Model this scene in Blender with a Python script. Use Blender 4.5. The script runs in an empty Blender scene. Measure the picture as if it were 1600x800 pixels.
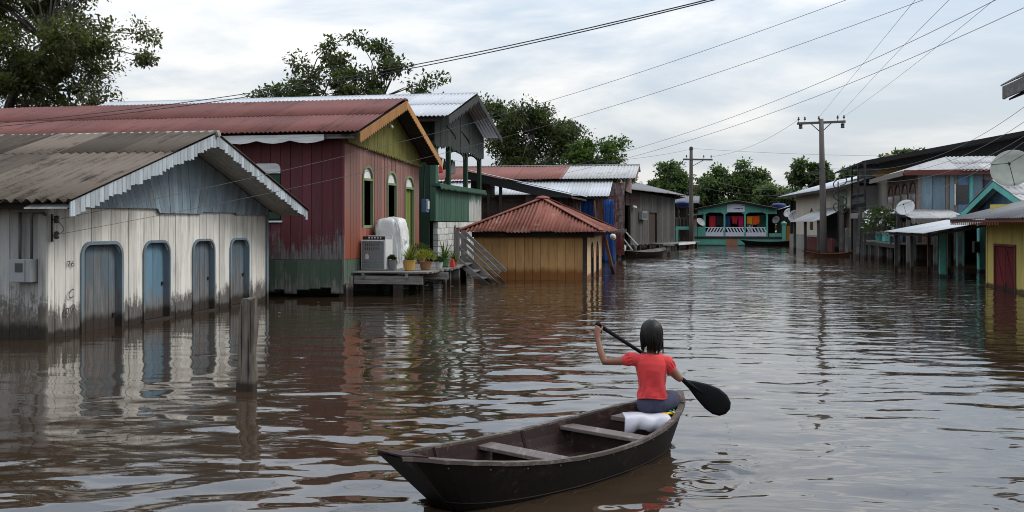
import bpy, bmesh, math, random
import numpy as np
from mathutils import Vector, Matrix

R = math.radians
SC = bpy.context.scene
COL = SC.collection

# ------------------------------------------------------------------ camera
YAW = math.atan(300 / 1555.6)
cam_d = bpy.data.cameras.new('camera')
cam_d.sensor_width = 36.0
cam_d.lens = 35.0
cam_d.shift_y = -50 / 1600
cam_d.clip_start = 0.1
cam_d.clip_end = 2000
cam = bpy.data.objects.new('camera', cam_d)
cam.location = (0, 0, 1.75)
cam.rotation_euler = (R(90), 0, YAW)
COL.objects.link(cam)
SC.camera = cam

# ------------------------------------------------------------------ light
SUN_ELEV, SUN_AZ = R(46), R(68)          # azimuth measured from +Y towards +X
sun_d = bpy.data.lights.new('sun', 'SUN')
sun_d.energy = 1.5   # hazy sun behind thin cloud
sun_d.angle = R(22)
sun_d.color = (1.0, 0.96, 0.9)
sun = bpy.data.objects.new('sun', sun_d)
_sd = Vector((math.sin(SUN_AZ) * math.cos(SUN_ELEV), math.cos(SUN_AZ) * math.cos(SUN_ELEV), math.sin(SUN_ELEV)))
sun.rotation_euler = (-_sd).to_track_quat('-Z', 'Y').to_euler()
sun.location = (30, 20, 40)
COL.objects.link(sun)

SC.view_settings.view_transform = 'Standard'
SC.view_settings.look = 'None'
SC.view_settings.exposure = 0.32
SC.view_settings.gamma = 1.0
SC.view_settings.use_curve_mapping = False
SC.render.engine = 'CYCLES'
try:
    SC.cycles.use_denoising = True
    SC.cycles.filter_width = 1.0
    SC.cycles.max_bounces = 6
    SC.cycles.diffuse_bounces = 3
    SC.cycles.glossy_bounces = 4
    SC.cycles.transparent_max_bounces = 6
    SC.cycles.caustics_reflective = False
    SC.cycles.caustics_refractive = False
except Exception:
    pass


class NT:
    """small helper to write node trees"""
    def __init__(self, tree):
        self.t = tree
        tree.nodes.clear()

    def n(self, kind, **kw):
        nd = self.t.nodes.new(kind)
        for k, v in kw.items():
            if k.startswith('i_'):
                key = k[2:]
                key = int(key) if key.isdigit() else key
                self.set(nd.inputs[key], v)
            else:
                setattr(nd, k, v)
        return nd

    def set(self, sock, v):
        if isinstance(v, bpy.types.NodeSocket):
            self.t.links.new(v, sock)
        elif isinstance(v, (tuple, list)) and sock.type == 'RGBA' and len(v) == 3:
            sock.default_value = (*v, 1)
        else:
            sock.default_value = v

    def math(self, op, a, b=0.0, c=0.0, clamp=False):
        nd = self.t.nodes.new('ShaderNodeMath')
        nd.operation = op
        nd.use_clamp = clamp
        for s, v in zip(nd.inputs, (a, b, c)):
            self.set(s, v)
        return nd.outputs[0]

    def vmath(self, op, a, b=(0, 0, 0), scale=None):
        nd = self.t.nodes.new('ShaderNodeVectorMath')
        nd.operation = op
        self.set(nd.inputs[0], a)
        if scale is not None:
            self.set(nd.inputs['Scale'], scale)
        else:
            self.set(nd.inputs[1], b)
        return nd.outputs[0]

    def mix(self, fac, a, b, mode='MIX'):
        nd = self.t.nodes.new('ShaderNodeMix')
        nd.data_type = 'RGBA'
        nd.blend_type = mode
        nd.clamp_factor = True
        self.set(nd.inputs[0], fac)
        self.set(nd.inputs[6], a)
        self.set(nd.inputs[7], b)
        return nd.outputs[2]

    def sstep(self, x, lo, hi):
        nd = self.t.nodes.new('ShaderNodeMapRange')
        nd.interpolation_type = 'SMOOTHSTEP'
        self.set(nd.inputs[0], x)
        self.set(nd.inputs[1], lo)
        self.set(nd.inputs[2], hi)
        return nd.outputs[0]

    def noise(self, vec, scale=1.0, detail=3.0, rough=0.55, dist=0.0):
        nd = self.t.nodes.new('ShaderNodeTexNoise')
        self.set(nd.inputs['Vector'], vec)
        self.set(nd.inputs['Scale'], scale)
        nd.inputs['Detail'].default_value = detail
        nd.inputs['Roughness'].default_value = rough
        nd.inputs['Distortion'].default_value = dist
        return nd.outputs[0]

    def bump(self, height, strength=0.3, dist=0.01, normal=None):
        nd = self.t.nodes.new('ShaderNodeBump')
        nd.inputs['Strength'].default_value = strength
        nd.inputs['Distance'].default_value = dist
        self.set(nd.inputs['Height'], height)
        if normal is not None:
            self.set(nd.inputs['Normal'], normal)
        return nd.outputs[0]


# ------------------------------------------------------------------ world: pale broken overcast over a Nishita sky
world = bpy.data.worlds.new('World')
SC.world = world
world.use_nodes = True
w = NT(world.node_tree)
sky = w.n('ShaderNodeTexSky', sky_type='NISHITA', sun_disc=False)
sky.sun_elevation = SUN_ELEV
sky.sun_rotation = SUN_AZ
sky.air_density = 1.4
sky.dust_density = 3.0
sky.ozone_density = 1.0
tc = w.n('ShaderNodeTexCoord')
sep = w.n('ShaderNodeSeparateXYZ', i_0=tc.outputs['Generated'])
zz = w.math('MAXIMUM', sep.outputs[2], 0.0)
den = w.math('ADD', zz, 0.20)
cx_ = w.math('DIVIDE', sep.outputs[0], den)
cy_ = w.math('DIVIDE', sep.outputs[1], den)
comb = w.n('ShaderNodeCombineXYZ', i_0=cx_, i_1=cy_, i_2=0.0)
warp = w.n('ShaderNodeTexNoise', i_Vector=comb.outputs[0], i_Scale=0.55)
warp.inputs['Detail'].default_value = 2
wv = w.vmath('SCALE', w.vmath('SUBTRACT', warp.outputs['Color'], (0.5, 0.5, 0.5)), scale=1.3)
cv = w.vmath('ADD', w.vmath('MULTIPLY', comb.outputs[0], (1.0, 1.25, 1.0)), wv)
n1 = w.noise(cv, 0.95, 7, 0.52)
n2 = w.noise(w.vmath('ADD', cv, (7.3, 1.9, 0)), 1.7, 6, 0.6)
cl = w.math('ADD', w.math('MULTIPLY', n1, 0.68), w.math('MULTIPLY', n2, 0.32))
cover = w.sstep(cl, 0.36, 0.66)
haze_h = w.math('POWER', w.math('SUBTRACT', 1.0, zz, clamp=True), 5.0)
# cloud body: grey-blue undersides to white tops
ccol = w.mix(w.sstep(cl, 0.41, 0.63), (0.43, 0.53, 0.665), (0.84, 0.835, 0.82))
ccol = w.mix(w.math('MULTIPLY', haze_h, 0.5), ccol, (0.80, 0.79, 0.755))
# an overcast dome brightens steadily from the horizon to the zenith
ccol = w.vmath('SCALE', ccol, scale=w.math('ADD', 0.84, w.math('MULTIPLY', zz, 1.35)))
bg1 = w.n('ShaderNodeBackground', i_0=sky.outputs[0], i_1=0.10)
bg2 = w.n('ShaderNodeBackground', i_0=ccol, i_1=1.0)
mx = w.n('ShaderNodeMixShader', i_0=w.math('ADD', w.math('MULTIPLY', cover, 0.22), 0.76), i_1=bg1.outputs[0], i_2=bg2.outputs[0])
w.n('ShaderNodeOutputWorld', i_0=mx.outputs[0])

# ------------------------------------------------------------------ materials
MATS = {}


def principled(name):
    m = bpy.data.materials.new(name)
    m.use_nodes = True
    t = NT(m.node_tree)
    p = t.n('ShaderNodeBsdfPrincipled')
    o = t.n('ShaderNodeOutputMaterial', i_0=p.outputs[0])
    MATS[name] = m
    return m, t, p


def plain(name, col, rough=0.6, metal=0.0, var=0.12, nscale=6.0, spec=0.4, bump=0.0):
    m, t, p = principled(name)
    g = t.n('ShaderNodeNewGeometry')
    nz = t.noise(g.outputs['Position'], nscale, 4, 0.6)
    oi = t.n('ShaderNodeObjectInfo')
    v = t.math('ADD', t.math('MULTIPLY', nz, var * 2), t.math('MULTIPLY', oi.outputs['Random'], var))
    v = t.math('ADD', v, 1.0 - var * 1.5)
    t.set(p.inputs['Base Color'], t.vmath('SCALE', col, scale=v))
    p.inputs['Roughness'].default_value = rough
    p.inputs['Metallic'].default_value = metal
    p.inputs['Specular IOR Level'].default_value = spec
    if bump:
        t.set(p.inputs['Normal'], t.bump(nz, bump, 0.02))
    return m


def wood(name, paint, bare, wear=0.35, wear_low=0.75, low_h=0.9, tide=0.3, tide_col=(0.03, 0.02, 0.014),
         axis='Z', vary=0.32, rough=0.85, paint2=None, grain=1.0, p2lo=0.0, p2hi=1.0, low_z=0.0, spec=0.14):
    """weathered boards: paint over bare grey wood, peeling most near the water, dark tide line at the foot"""
    m, t, p = principled(name)
    g = t.n('ShaderNodeNewGeometry')
    oi = t.n('ShaderNodeObjectInfo')
    sp = t.n('ShaderNodeSeparateXYZ', i_0=g.outputs['Position'])
    z = sp.outputs[2]
    off = t.vmath('SCALE', (31.0, 17.0, 53.0), scale=oi.outputs['Random'])
    k = {'Z': (24, 24, 1.5), 'X': (1.5, 24, 24), 'Y': (24, 1.5, 24)}[axis]
    k2 = {'Z': (5, 5, 1.0), 'X': (1.0, 5, 5), 'Y': (5, 1.0, 5)}[axis]
    pv = t.vmath('ADD', g.outputs['Position'], off)
    grn = t.noise(t.vmath('MULTIPLY', pv, k), 1.0, 5, 0.65)
    blot = t.noise(t.vmath('MULTIPLY', pv, k2), 1.0, 5, 0.62)
    fine = t.noise(pv, 28.0, 3, 0.6)
    iso = t.noise(t.vmath('ADD', pv, (3.1, 8.2, 1.7)), 3.3, 5, 0.66)
    n = t.math('ADD', t.math('MULTIPLY', grn, 0.30), t.math('ADD', t.math('MULTIPLY', blot, 0.28), t.math('ADD', t.math('MULTIPLY', fine, 0.12), t.math('MULTIPLY', iso, 0.30))))
    hgt = t.sstep(z, low_z, low_z + low_h)
    wr = t.math('ADD', t.math('MULTIPLY', hgt, wear - wear_low), wear_low)
    th = t.math('SUBTRACT', 0.74, t.math('MULTIPLY', wr, 0.42))
    mask = t.sstep(n, t.math('SUBTRACT', th, 0.02), t.math('ADD', th, 0.10))
    var = t.math('ADD', 1.0 - vary * 0.6, t.math('MULTIPLY', oi.outputs['Random'], vary))
    pc = paint
    if paint2 is not None:
        pc = t.mix(t.sstep(t.math('ADD', z, t.math('MULTIPLY', blot, 0.5)), p2lo, p2hi), paint2, paint)
    pc = t.vmath('SCALE', pc, scale=var)
    # rain streaks that darken the paint
    st = t.sstep(t.math('ADD', t.math('MULTIPLY', blot, 0.5), t.math('MULTIPLY', grn, 0.5)), 0.42, 0.72)
    pc = t.mix(t.math('MULTIPLY', st, 0.55), pc, tuple(c * 0.45 for c in bare))
    bc = t.mix(t.sstep(grn, 0.3, 0.72), tuple(c * 0.55 for c in bare), tuple(min(1, c * 1.3) for c in bare))
    c = t.mix(mask, pc, bc)
    if tide > 0:
        tz = t.math('ADD', z, t.math('MULTIPLY', t.math('SUBTRACT', blot, 0.5), 0.55 * tide + 0.12))
        tm = t.math('SUBTRACT', 1.0, t.sstep(tz, tide * 0.55, tide * 1.15))
        c = t.mix(t.math('MULTIPLY', tm, 0.88), c, tide_col)
    t.set(p.inputs['Base Color'], c)
    p.inputs['Roughness'].default_value = rough
    p.inputs['Specular IOR Level'].default_value = spec
    hh = t.math('SUBTRACT', t.math('MULTIPLY', grn, 0.6), t.math('MULTIPLY', mask, 0.5))
    t.set(p.inputs['Normal'], t.bump(hh, 0.55 * grain, 0.006))
    return m


def sheet(name, base, rust, amount=0.4, metal=0.0, rough=0.6, flow='Y', dirt=(0.05, 0.045, 0.04), dirt_amt=0.3, vary=0.25):
    """corrugated roofing: rust and dirt in fine streaks that also paint in corrugation shade, each sheet a little different"""
    m, t, p = principled(name)
    g = t.n('ShaderNodeNewGeometry')
    oi = t.n('ShaderNodeObjectInfo')
    off = t.vmath('SCALE', (13.0, 29.0, 7.0), scale=oi.outputs['Random'])
    pv = t.vmath('ADD', g.outputs['Position'], off)
    k = {'Y': (9.0, 0.6, 0.6), 'X': (0.6, 9.0, 0.6)}[flow]  # streaks near corrugation width: dirt, and dark lines painted in for groove shade
    stv = t.noise(t.vmath('MULTIPLY', pv, k), 1.0, 6, 0.65)
    blot = t.noise(pv, 1.3, 6, 0.62)
    fine = t.noise(pv, 24, 4, 0.7)
    n = t.math('ADD', t.math('MULTIPLY', stv, 0.45), t.math('ADD', t.math('MULTIPLY', blot, 0.35), t.math('MULTIPLY', fine, 0.2)))
    th = 0.72 - 0.4 * amount
    mask = t.sstep(n, th, th + 0.14)
    var = t.math('ADD', 1.0 - vary * 0.5, t.math('MULTIPLY', oi.outputs['Random'], vary))
    c = t.mix(mask, t.vmath('SCALE', base, scale=var), t.vmath('SCALE', rust, scale=t.math('ADD', 0.7, t.math('MULTIPLY', fine, 0.6))))
    dm = t.sstep(t.noise(t.vmath('ADD', pv, (5, 9, 2)), 2.1, 6, 0.7), 0.68 - dirt_amt * 0.3, 0.82 - dirt_amt * 0.3)
    c = t.mix(t.math('MULTIPLY', dm, 0.75), c, dirt)
    t.set(p.inputs['Base Color'], c)
    t.set(p.inputs['Metallic'], t.math('MULTIPLY', t.math('SUBTRACT', 1.0, mask), metal))
    p.inputs['Roughness'].default_value = rough
    p.inputs['Specular IOR Level'].default_value = 0.3 if metal else 0.10
    t.set(p.inputs['Normal'], t.bump(fine, 0.2, 0.004))
    return m


GREYW = (0.20, 0.185, 0.165)
wood('white_boards', (0.68, 0.655, 0.60), (0.135, 0.125, 0.115), wear=0.16, wear_low=0.98, low_h=1.0, tide=0.13, tide_col=(0.022, 0.017, 0.014))
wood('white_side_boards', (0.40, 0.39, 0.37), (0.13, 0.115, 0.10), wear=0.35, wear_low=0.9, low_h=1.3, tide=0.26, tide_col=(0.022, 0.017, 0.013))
wood('blue_shutter', (0.135, 0.24, 0.32), (0.17, 0.17, 0.17), wear=0.38, wear_low=0.88, low_h=1.0, tide=0.26)
wood('grey_shutter', (0.125, 0.165, 0.195), (0.15, 0.15, 0.15), wear=0.58, wear_low=1.0, low_h=1.1, tide=0.28)
wood('blue_frame', (0.17, 0.225, 0.26), (0.17, 0.17, 0.17), wear=0.4, wear_low=0.9, low_h=0.9, tide=0.25)
wood('gable_blue', (0.25, 0.32, 0.37), (0.19, 0.20, 0.205), wear=0.5, wear_low=0.5, tide=0)
wood('barge_slats', (0.42, 0.47, 0.50), (0.26, 0.27, 0.27), wear=0.5, wear_low=0.5, tide=0, vary=0.4)
wood('soffit_boards', (0.50, 0.50, 0.48), (0.25, 0.25, 0.24), wear=0.3, wear_low=0.3, tide=0, axis='Y')
wood('red_side', (0.125, 0.036, 0.042), (0.17, 0.155, 0.155), wear=0.12, wear_low=0.95, low_h=2.0, tide=0, low_z=0.45)
wood('red_front', (0.25, 0.135, 0.115), (0.25, 0.20, 0.18), wear=0.25, wear_low=0.38, low_h=1.2, tide=0, paint2=(0.27, 0.07, 0.035), p2lo=1.1, p2hi=2.9)
wood('green_skirt', (0.075, 0.11, 0.08), (0.17, 0.165, 0.15), wear=0.45, wear_low=0.8, low_h=0.9, tide=0.12)
wood('olive_gable', (0.155, 0.145, 0.042), (0.12, 0.11, 0.06), wear=0.3, wear_low=0.3, tide=0)
wood('orange_barge', (0.40, 0.20, 0.075), (0.2, 0.14, 0.09), wear=0.3, wear_low=0.3, tide=0)
wood('white_trim', (0.66, 0.67, 0.66), (0.3, 0.3, 0.29), wear=0.15, wear_low=0.15, tide=0, axis='X')
wood('green_door', (0.17, 0.22, 0.05), (0.1, 0.16, 0.06), wear=0.2, wear_low=0.3, tide=0)
wood('green_frame', (0.20, 0.24, 0.13), (0.3, 0.28, 0.2), wear=0.35, wear_low=0.35, tide=0)
wood('green_boards', (0.043, 0.105, 0.068), (0.30, 0.30, 0.28), wear=0.1, wear_low=0.16, low_h=2.6, tide=0, vary=0.3)
wood('green_peeled', (0.06, 0.15, 0.10), (0.42, 0.42, 0.39), wear=0.5, wear_low=1.05, low_h=0.8, tide=0, low_z=2.1)
wood('green_dark', (0.035, 0.07, 0.045), (0.08, 0.08, 0.07), wear=0.3, wear_low=0.6, tide=0.3)
wood('charcoal_valance', (0.045, 0.053, 0.050), (0.085, 0.09, 0.087), wear=0.4, wear_low=0.4, tide=0)
wood('ochre_boards', (0.56, 0.32, 0.13), (0.36, 0.21, 0.10), wear=0.15, wear_low=0.3, low_h=0.7, tide=0.40, tide_col=(0.20, 0.07, 0.018), vary=0.2)
wood('pale_ochre', (0.60, 0.42, 0.25), (0.35, 0.22, 0.12), wear=0.2, wear_low=0.5, tide=0.2, tide_col=(0.16, 0.06, 0.02))
wood('grey_planks', (0.17, 0.155, 0.14), (0.20, 0.19, 0.175), wear=0.6, wear_low=0.9, tide=0.3, axis='Z', vary=0.5)
wood('grey_beam', (0.16, 0.15, 0.14), (0.21, 0.20, 0.19), wear=0.6, wear_low=0.9, tide=0.2, axis='X', vary=0.5)
wood('old_planks', (0.085, 0.08, 0.075), (0.125, 0.12, 0.115), wear=0.5, wear_low=0.9, tide=0.3, axis='Z', vary=0.8)
wood('dark_planks', (0.075, 0.055, 0.045), (0.10, 0.08, 0.07), wear=0.5, wear_low=0.9, tide=0.3, axis='X', vary=0.6)
wood('dark_wood', (0.045, 0.038, 0.034), (0.07, 0.06, 0.055), wear=0.5, wear_low=0.8, tide=0, axis='X')
wood('piling_wood', (0.10, 0.082, 0.066), (0.135, 0.115, 0.097), wear=0.7, wear_low=0.9, tide=0.1, vary=0.1, grain=1.6)
wood('maroon_wall', (0.13, 0.03, 0.026), (0.22, 0.19, 0.18), wear=0.7, wear_low=0.30, low_h=1.6, tide=0.2)
wood('yellow_boards', (0.55, 0.45, 0.14), (0.30, 0.26, 0.14), wear=0.25, wear_low=0.3, tide=0.12, vary=0.12)
wood('maroon_door', (0.15, 0.022, 0.024), (0.09, 0.03, 0.03), wear=0.15, wear_low=0.4, tide=0.12)
wood('teal_paint', (0.12, 0.42, 0.37), (0.2, 0.3, 0.28), wear=0.15, wear_low=0.4, tide=0.12, vary=0.15)
wood('blue_gable', (0.12, 0.20, 0.30), (0.14, 0.2, 0.28), wear=0.4, wear_low=0.4, tide=0)
wood('mint_paint', (0.13, 0.40, 0.32), (0.2, 0.32, 0.27), wear=0.3, wear_low=0.3, tide=0.1, vary=0.1)
wood('blue_wall', (0.16, 0.225, 0.27), (0.19, 0.16, 0.15), wear=0.45, wear_low=0.5, tide=0.2, vary=0.7)
wood('arch_wall', (0.20, 0.17, 0.155), (0.26, 0.24, 0.22), wear=0.5, wear_low=0.6, tide=0.2)
wood('faded_post', (0.22, 0.115, 0.06), (0.2, 0.14, 0.1), wear=0.4, wear_low=0.6, tide=0.3)
wood('brown_red_trim', (0.15, 0.05, 0.04), (0.19, 0.15, 0.135), wear=0.4, wear_low=0.4, tide=0, axis='X')
wood('white_blocks', (0.60, 0.60, 0.57), (0.22, 0.21, 0.20), wear=0.3, wear_low=0.75, low_h=1.6, tide=0.25, axis='X', vary=0.3)
wood('canoe_out', (0.008, 0.006, 0.0052), (0.045, 0.032, 0.024), wear=0.42, wear_low=0.42, tide=0, axis='X', rough=0.6, spec=0.12)
wood('canoe_in', (0.030, 0.016, 0.015), (0.062, 0.040, 0.034), wear=0.5, wear_low=0.5, tide=0, axis='X', rough=0.55)
wood('canoe_rim', (0.085, 0.068, 0.058), (0.15, 0.13, 0.115), wear=0.6, wear_low=0.6, tide=0, axis='X', rough=0.6)
wood('canoe_thwart', (0.12, 0.092, 0.085), (0.20, 0.17, 0.155), wear=0.5, wear_low=0.5, tide=0, axis='Y', rough=0.5)
wood('brown_boat', (0.13, 0.055, 0.03), (0.16, 0.10, 0.07), wear=0.4, wear_low=0.4, tide=0, axis='X')
wood('pole_wood', (0.10, 0.085, 0.075), (0.15, 0.14, 0.13), wear=0.5, wear_low=0.7, tide=0.4, vary=0.3)

sheet('cement_sheet', (0.118, 0.097, 0.079), (0.036, 0.028, 0.022), amount=0.58, dirt=(0.26, 0.24, 0.22), dirt_amt=0.05, vary=1.1, rough=0.9)
sheet('cement_pale', (0.30, 0.285, 0.265), (0.10, 0.09, 0.08), amount=0.55, dirt=(0.4, 0.38, 0.36), dirt_amt=0.2, vary=0.5, rough=0.9)
sheet('red_sheet', (0.138, 0.054, 0.047), (0.068, 0.030, 0.026), amount=0.55, dirt=(0.05, 0.025, 0.022), dirt_amt=0.25, vary=0.25, rough=0.6)
sheet('rust_sheet', (0.19, 0.072, 0.053), (0.095, 0.036, 0.026), amount=0.58, dirt=(0.30, 0.21, 0.17), dirt_amt=0.38, vary=0.35, rough=0.7)
sheet('zinc_sheet', (0.46, 0.475, 0.495), (0.38, 0.36, 0.35), amount=0.3, metal=0.25, rough=0.42, dirt=(0.25, 0.22, 0.2), dirt_amt=0.15, vary=0.2)
sheet('pale_sheet', (0.50, 0.51, 0.52), (0.45, 0.44, 0.43), amount=0.25, metal=0.1, rough=0.45, dirt=(0.3, 0.28, 0.27), dirt_amt=0.1, vary=0.15)
sheet('zinc_stained', (0.36, 0.355, 0.35), (0.15, 0.135, 0.125), amount=0.5, metal=0.1, rough=0.6, dirt=(0.08, 0.075, 0.07), dirt_amt=0.4, vary=0.4)
sheet('grey_sheet', (0.17, 0.17, 0.175), (0.10, 0.095, 0.09), amount=0.5, rough=0.75, dirt=(0.05, 0.05, 0.05), dirt_amt=0.3, vary=0.3)
sheet('brown_sheet', (0.20, 0.085, 0.07), (0.12, 0.055, 0.045), amount=0.5, rough=0.65, dirt=(0.45, 0.40, 0.36), dirt_amt=0.1, vary=0.35)
sheet('black_sheet', (0.022, 0.022, 0.023), (0.035, 0.032, 0.03), amount=0.4, rough=0.8, dirt_amt=0.2)

plain('black_metal', (0.02, 0.02, 0.021), 0.5, 0.3)
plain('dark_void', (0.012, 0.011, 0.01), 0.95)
plain('box_grey', (0.26, 0.27, 0.275), 0.5)
plain('glass_dark', (0.015, 0.016, 0.017), 0.12, spec=0.6)
plain('conduit', (0.09, 0.09, 0.09), 0.5)
plain('white_enamel', (0.55, 0.55, 0.535), 0.35, var=0.2, nscale=9)
plain('stove_front', (0.17, 0.18, 0.185), 0.4, 0.2, var=0.25, nscale=14)
plain('panel_blue', (0.07, 0.13, 0.22), 0.5)
plain('concrete', (0.25, 0.235, 0.215), 0.9, var=0.3, nscale=1.6, bump=0.2)
plain('beige_plaster', (0.47, 0.415, 0.345), 0.9, var=0.22, nscale=0.9)
plain('green_panel', (0.27, 0.40, 0.28), 0.8, var=0.2)
plain('ochre_wall', (0.42, 0.27, 0.10), 0.85, var=0.2)
plain('peach_wall', (0.55, 0.34, 0.25), 0.85)
plain('orange_tarp', (0.42, 0.19, 0.03), 0.7)
plain('dish_white', (0.46, 0.465, 0.46), 0.5, var=0.15)
plain('dish_old', (0.36, 0.375, 0.325), 0.6, var=0.3, nscale=3)
plain('wire_black', (0.012, 0.012, 0.013), 0.6)
plain('wire_grey', (0.11, 0.11, 0.11), 0.5)
plain('insulator', (0.03, 0.026, 0.024), 0.3)
plain('concrete_pole', (0.095, 0.084, 0.076), 0.85, var=0.35, nscale=3)
plain('sign_white', (0.58, 0.60, 0.66), 0.6, var=0.06)
plain('ink', (0.03, 0.03, 0.05), 0.8)
plain('ink_red', (0.4, 0.03, 0.05), 0.8)
plain('clay_pot', (0.25, 0.12, 0.06), 0.8)
plain('yellow_pot', (0.42, 0.25, 0.06), 0.6)
plain('green_pot', (0.06, 0.16, 0.07), 0.5)
plain('white_pot', (0.5, 0.5, 0.48), 0.5)
plain('red_pack', (0.45, 0.03, 0.025), 0.5)
plain('grey_can', (0.14, 0.15, 0.15), 0.5)
plain('brick_orange', (0.32, 0.15, 0.09), 0.9)
plain('rope_yellow', (0.65, 0.42, 0.02), 0.7)
plain('rope_teal', (0.05, 0.35, 0.36), 0.7)
plain('bread_bag', (0.55, 0.54, 0.52), 0.4)
plain('tarp_navy', (0.02, 0.03, 0.13), 0.5)
plain('skin', (0.185, 0.082, 0.048), 0.5, var=0.10, nscale=10, spec=0.35)
plain('shorts_navy', (0.035, 0.038, 0.068), 0.85, var=0.2, nscale=30)
plain('paddle_black', (0.006, 0.006, 0.007), 0.6, var=0.2, spec=0.12)


def cloth(name, col, var=0.15, rough=0.85, trans=0.0):
    m, t, p = principled(name)
    g = t.n('ShaderNodeNewGeometry')
    a = t.noise(g.outputs['Position'], 7, 4, 0.6)
    b = t.noise(g.outputs['Position'], 220, 2, 0.5)
    t.set(p.inputs['Base Color'], t.vmath('SCALE', col, scale=t.math('ADD', 1 - var, t.math('MULTIPLY', a, 2 * var))))
    p.inputs['Roughness'].default_value = rough
    p.inputs['Specular IOR Level'].default_value = 0.2
    p.inputs['Sheen Weight'].default_value = 0.15
    t.set(p.inputs['Normal'], t.bump(t.math('ADD', a, t.math('MULTIPLY', b, 0.15)), 0.25, 0.01))
    return m


cloth('shirt_coral', (0.56, 0.046, 0.047), 0.22)
cloth('towel_white', (0.50, 0.485, 0.53))
cloth('cloth_red', (0.42, 0.02, 0.03))
cloth('cloth_magenta', (0.5, 0.01, 0.10))
cloth('cloth_yellow', (0.72, 0.30, 0.02))
cloth('cloth_orange', (0.80, 0.10, 0.015))
cloth('cloth_navy', (0.025, 0.04, 0.14))
cloth('cloth_pink', (0.6, 0.16, 0.20))
cloth('cloth_grey', (0.13, 0.14, 0.15))
cloth('cloth_black', (0.02, 0.02, 0.022))
cloth('tarp_blue', (0.014, 0.058, 0.22), 0.4, 0.55)
cloth('plastic_cover', (0.62, 0.62, 0.61), 0.25, 0.3)


def hair_mat():
    m, t, p = principled('hair')
    tcn = t.n('ShaderNodeTexCoord')
    nz = t.noise(t.vmath('MULTIPLY', tcn.outputs['Object'], (160, 160, 7)), 1.0, 3, 0.6)
    t.set(p.inputs['Base Color'], t.mix(nz, (0.002, 0.0016, 0.0015), (0.014, 0.010, 0.008)))
    p.inputs['Roughness'].default_value = 0.42
    p.inputs['Specular IOR Level'].default_value = 0.22
    t.set(p.inputs['Normal'], t.bump(nz, 0.6, 0.004))


hair_mat()


def leaf_mat(name, dark, light, trans=0.45):
    m = bpy.data.materials.new(name)
    m.use_nodes = True
    t = NT(m.node_tree)
    g = t.n('ShaderNodeNewGeometry')
    a = t.noise(g.outputs['Position'], 0.9, 3, 0.6)
    r = g.outputs['Random Per Island']
    f = t.math('ADD', t.math('MULTIPLY', t.sstep(a, 0.35, 0.7), 0.6), t.math('MULTIPLY', r, 0.4))
    c = t.mix(f, dark, light)
    p = t.n('ShaderNodeBsdfPrincipled', i_0=c)
    p.inputs['Roughness'].default_value = 0.5
    p.inputs['Specular IOR Level'].default_value = 0.35
    tr = t.n('ShaderNodeBsdfTranslucent', i_0=t.vmath('MULTIPLY', c, (1.1, 1.3, 0.5)))
    mxs = t.n('ShaderNodeMixShader', i_0=trans, i_1=p.outputs[0], i_2=tr.outputs[0])
    t.n('ShaderNodeOutputMaterial', i_0=mxs.outputs[0])
    MATS[name] = m


leaf_mat('leaf_dark', (0.018, 0.026, 0.012), (0.085, 0.105, 0.040))
leaf_mat('leaf_olive', (0.024, 0.030, 0.013), (0.125, 0.130, 0.045))
leaf_mat('leaf_mid', (0.030, 0.050, 0.022), (0.110, 0.155, 0.055))
leaf_mat('leaf_light', (0.032, 0.058, 0.016), (0.10, 0.15, 0.035))
leaf_mat('leaf_yellow', (0.11, 0.13, 0.02), (0.30, 0.27, 0.04))
leaf_mat('leaf_far_haze', (0.045, 0.065, 0.035), (0.13, 0.17, 0.085))  # distance haze put into the leaf colour as a paler green
plain('bark', (0.085, 0.07, 0.06), 0.9, var=0.35, nscale=5)
plain('petal_white', (0.75, 0.75, 0.72), 0.7)


def water_mat():
    m, t, p = principled('river_water')
    g = t.n('ShaderNodeNewGeometry')
    pos = g.outputs['Position']
    n0 = t.noise(pos, 0.35, 3, 0.5)
    t.set(p.inputs['Base Color'], t.mix(n0, (0.032, 0.0205, 0.0125), (0.044, 0.0290, 0.0180)))
    p.inputs['Roughness'].default_value = 0.03
    p.inputs['IOR'].default_value = 1.6
    p.inputs['Specular IOR Level'].default_value = 0.95
    a = t.noise(t.vmath('MULTIPLY', pos, (0.85, 2.1, 1)), 1.0, 2, 0.5, 0.35)
    b = t.noise(t.vmath('MULTIPLY', pos, (2.4, 5.4, 1)), 1.0, 2, 0.5, 0.3)
    sp = t.n('ShaderNodeSeparateXYZ', i_0=pos)
    # wind ripples on the open reach up the street; sheltered water stays smoother
    far = t.sstep(sp.outputs[1], 9.0, 30.0)
    calm = t.sstep(sp.outputs[0], -9.0, -3.0)
    patch = t.sstep(t.noise(t.vmath('MULTIPLY', pos, (0.22, 0.10, 1)), 1.0, 3, 0.5), 0.30, 0.62)
    amp = t.math('MULTIPLY', t.math('ADD', 0.25, t.math('MULTIPLY', calm, 0.75)), t.math('ADD', 0.35, t.math('MULTIPLY', patch, 0.65)))
    ht = t.math('ADD', t.math('MULTIPLY', t.math('MULTIPLY', a, far), 0.040), t.math('MULTIPLY', b, t.math('ADD', 0.004, t.math('MULTIPLY', far, 0.016))))
    ht = t.math('MULTIPLY', ht, amp)
    bp = t.n('ShaderNodeBump', i_Height=ht)
    bp.inputs['Strength'].default_value = 1.0
    bp.inputs['Distance'].default_value = 1.0
    t.set(p.inputs['Normal'], bp.outputs[0])


water_mat()

# ------------------------------------------------------------------ mesh helpers
ORG = {}          # root object name -> world origin of its local frame (things that are built in world coordinates)


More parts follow.
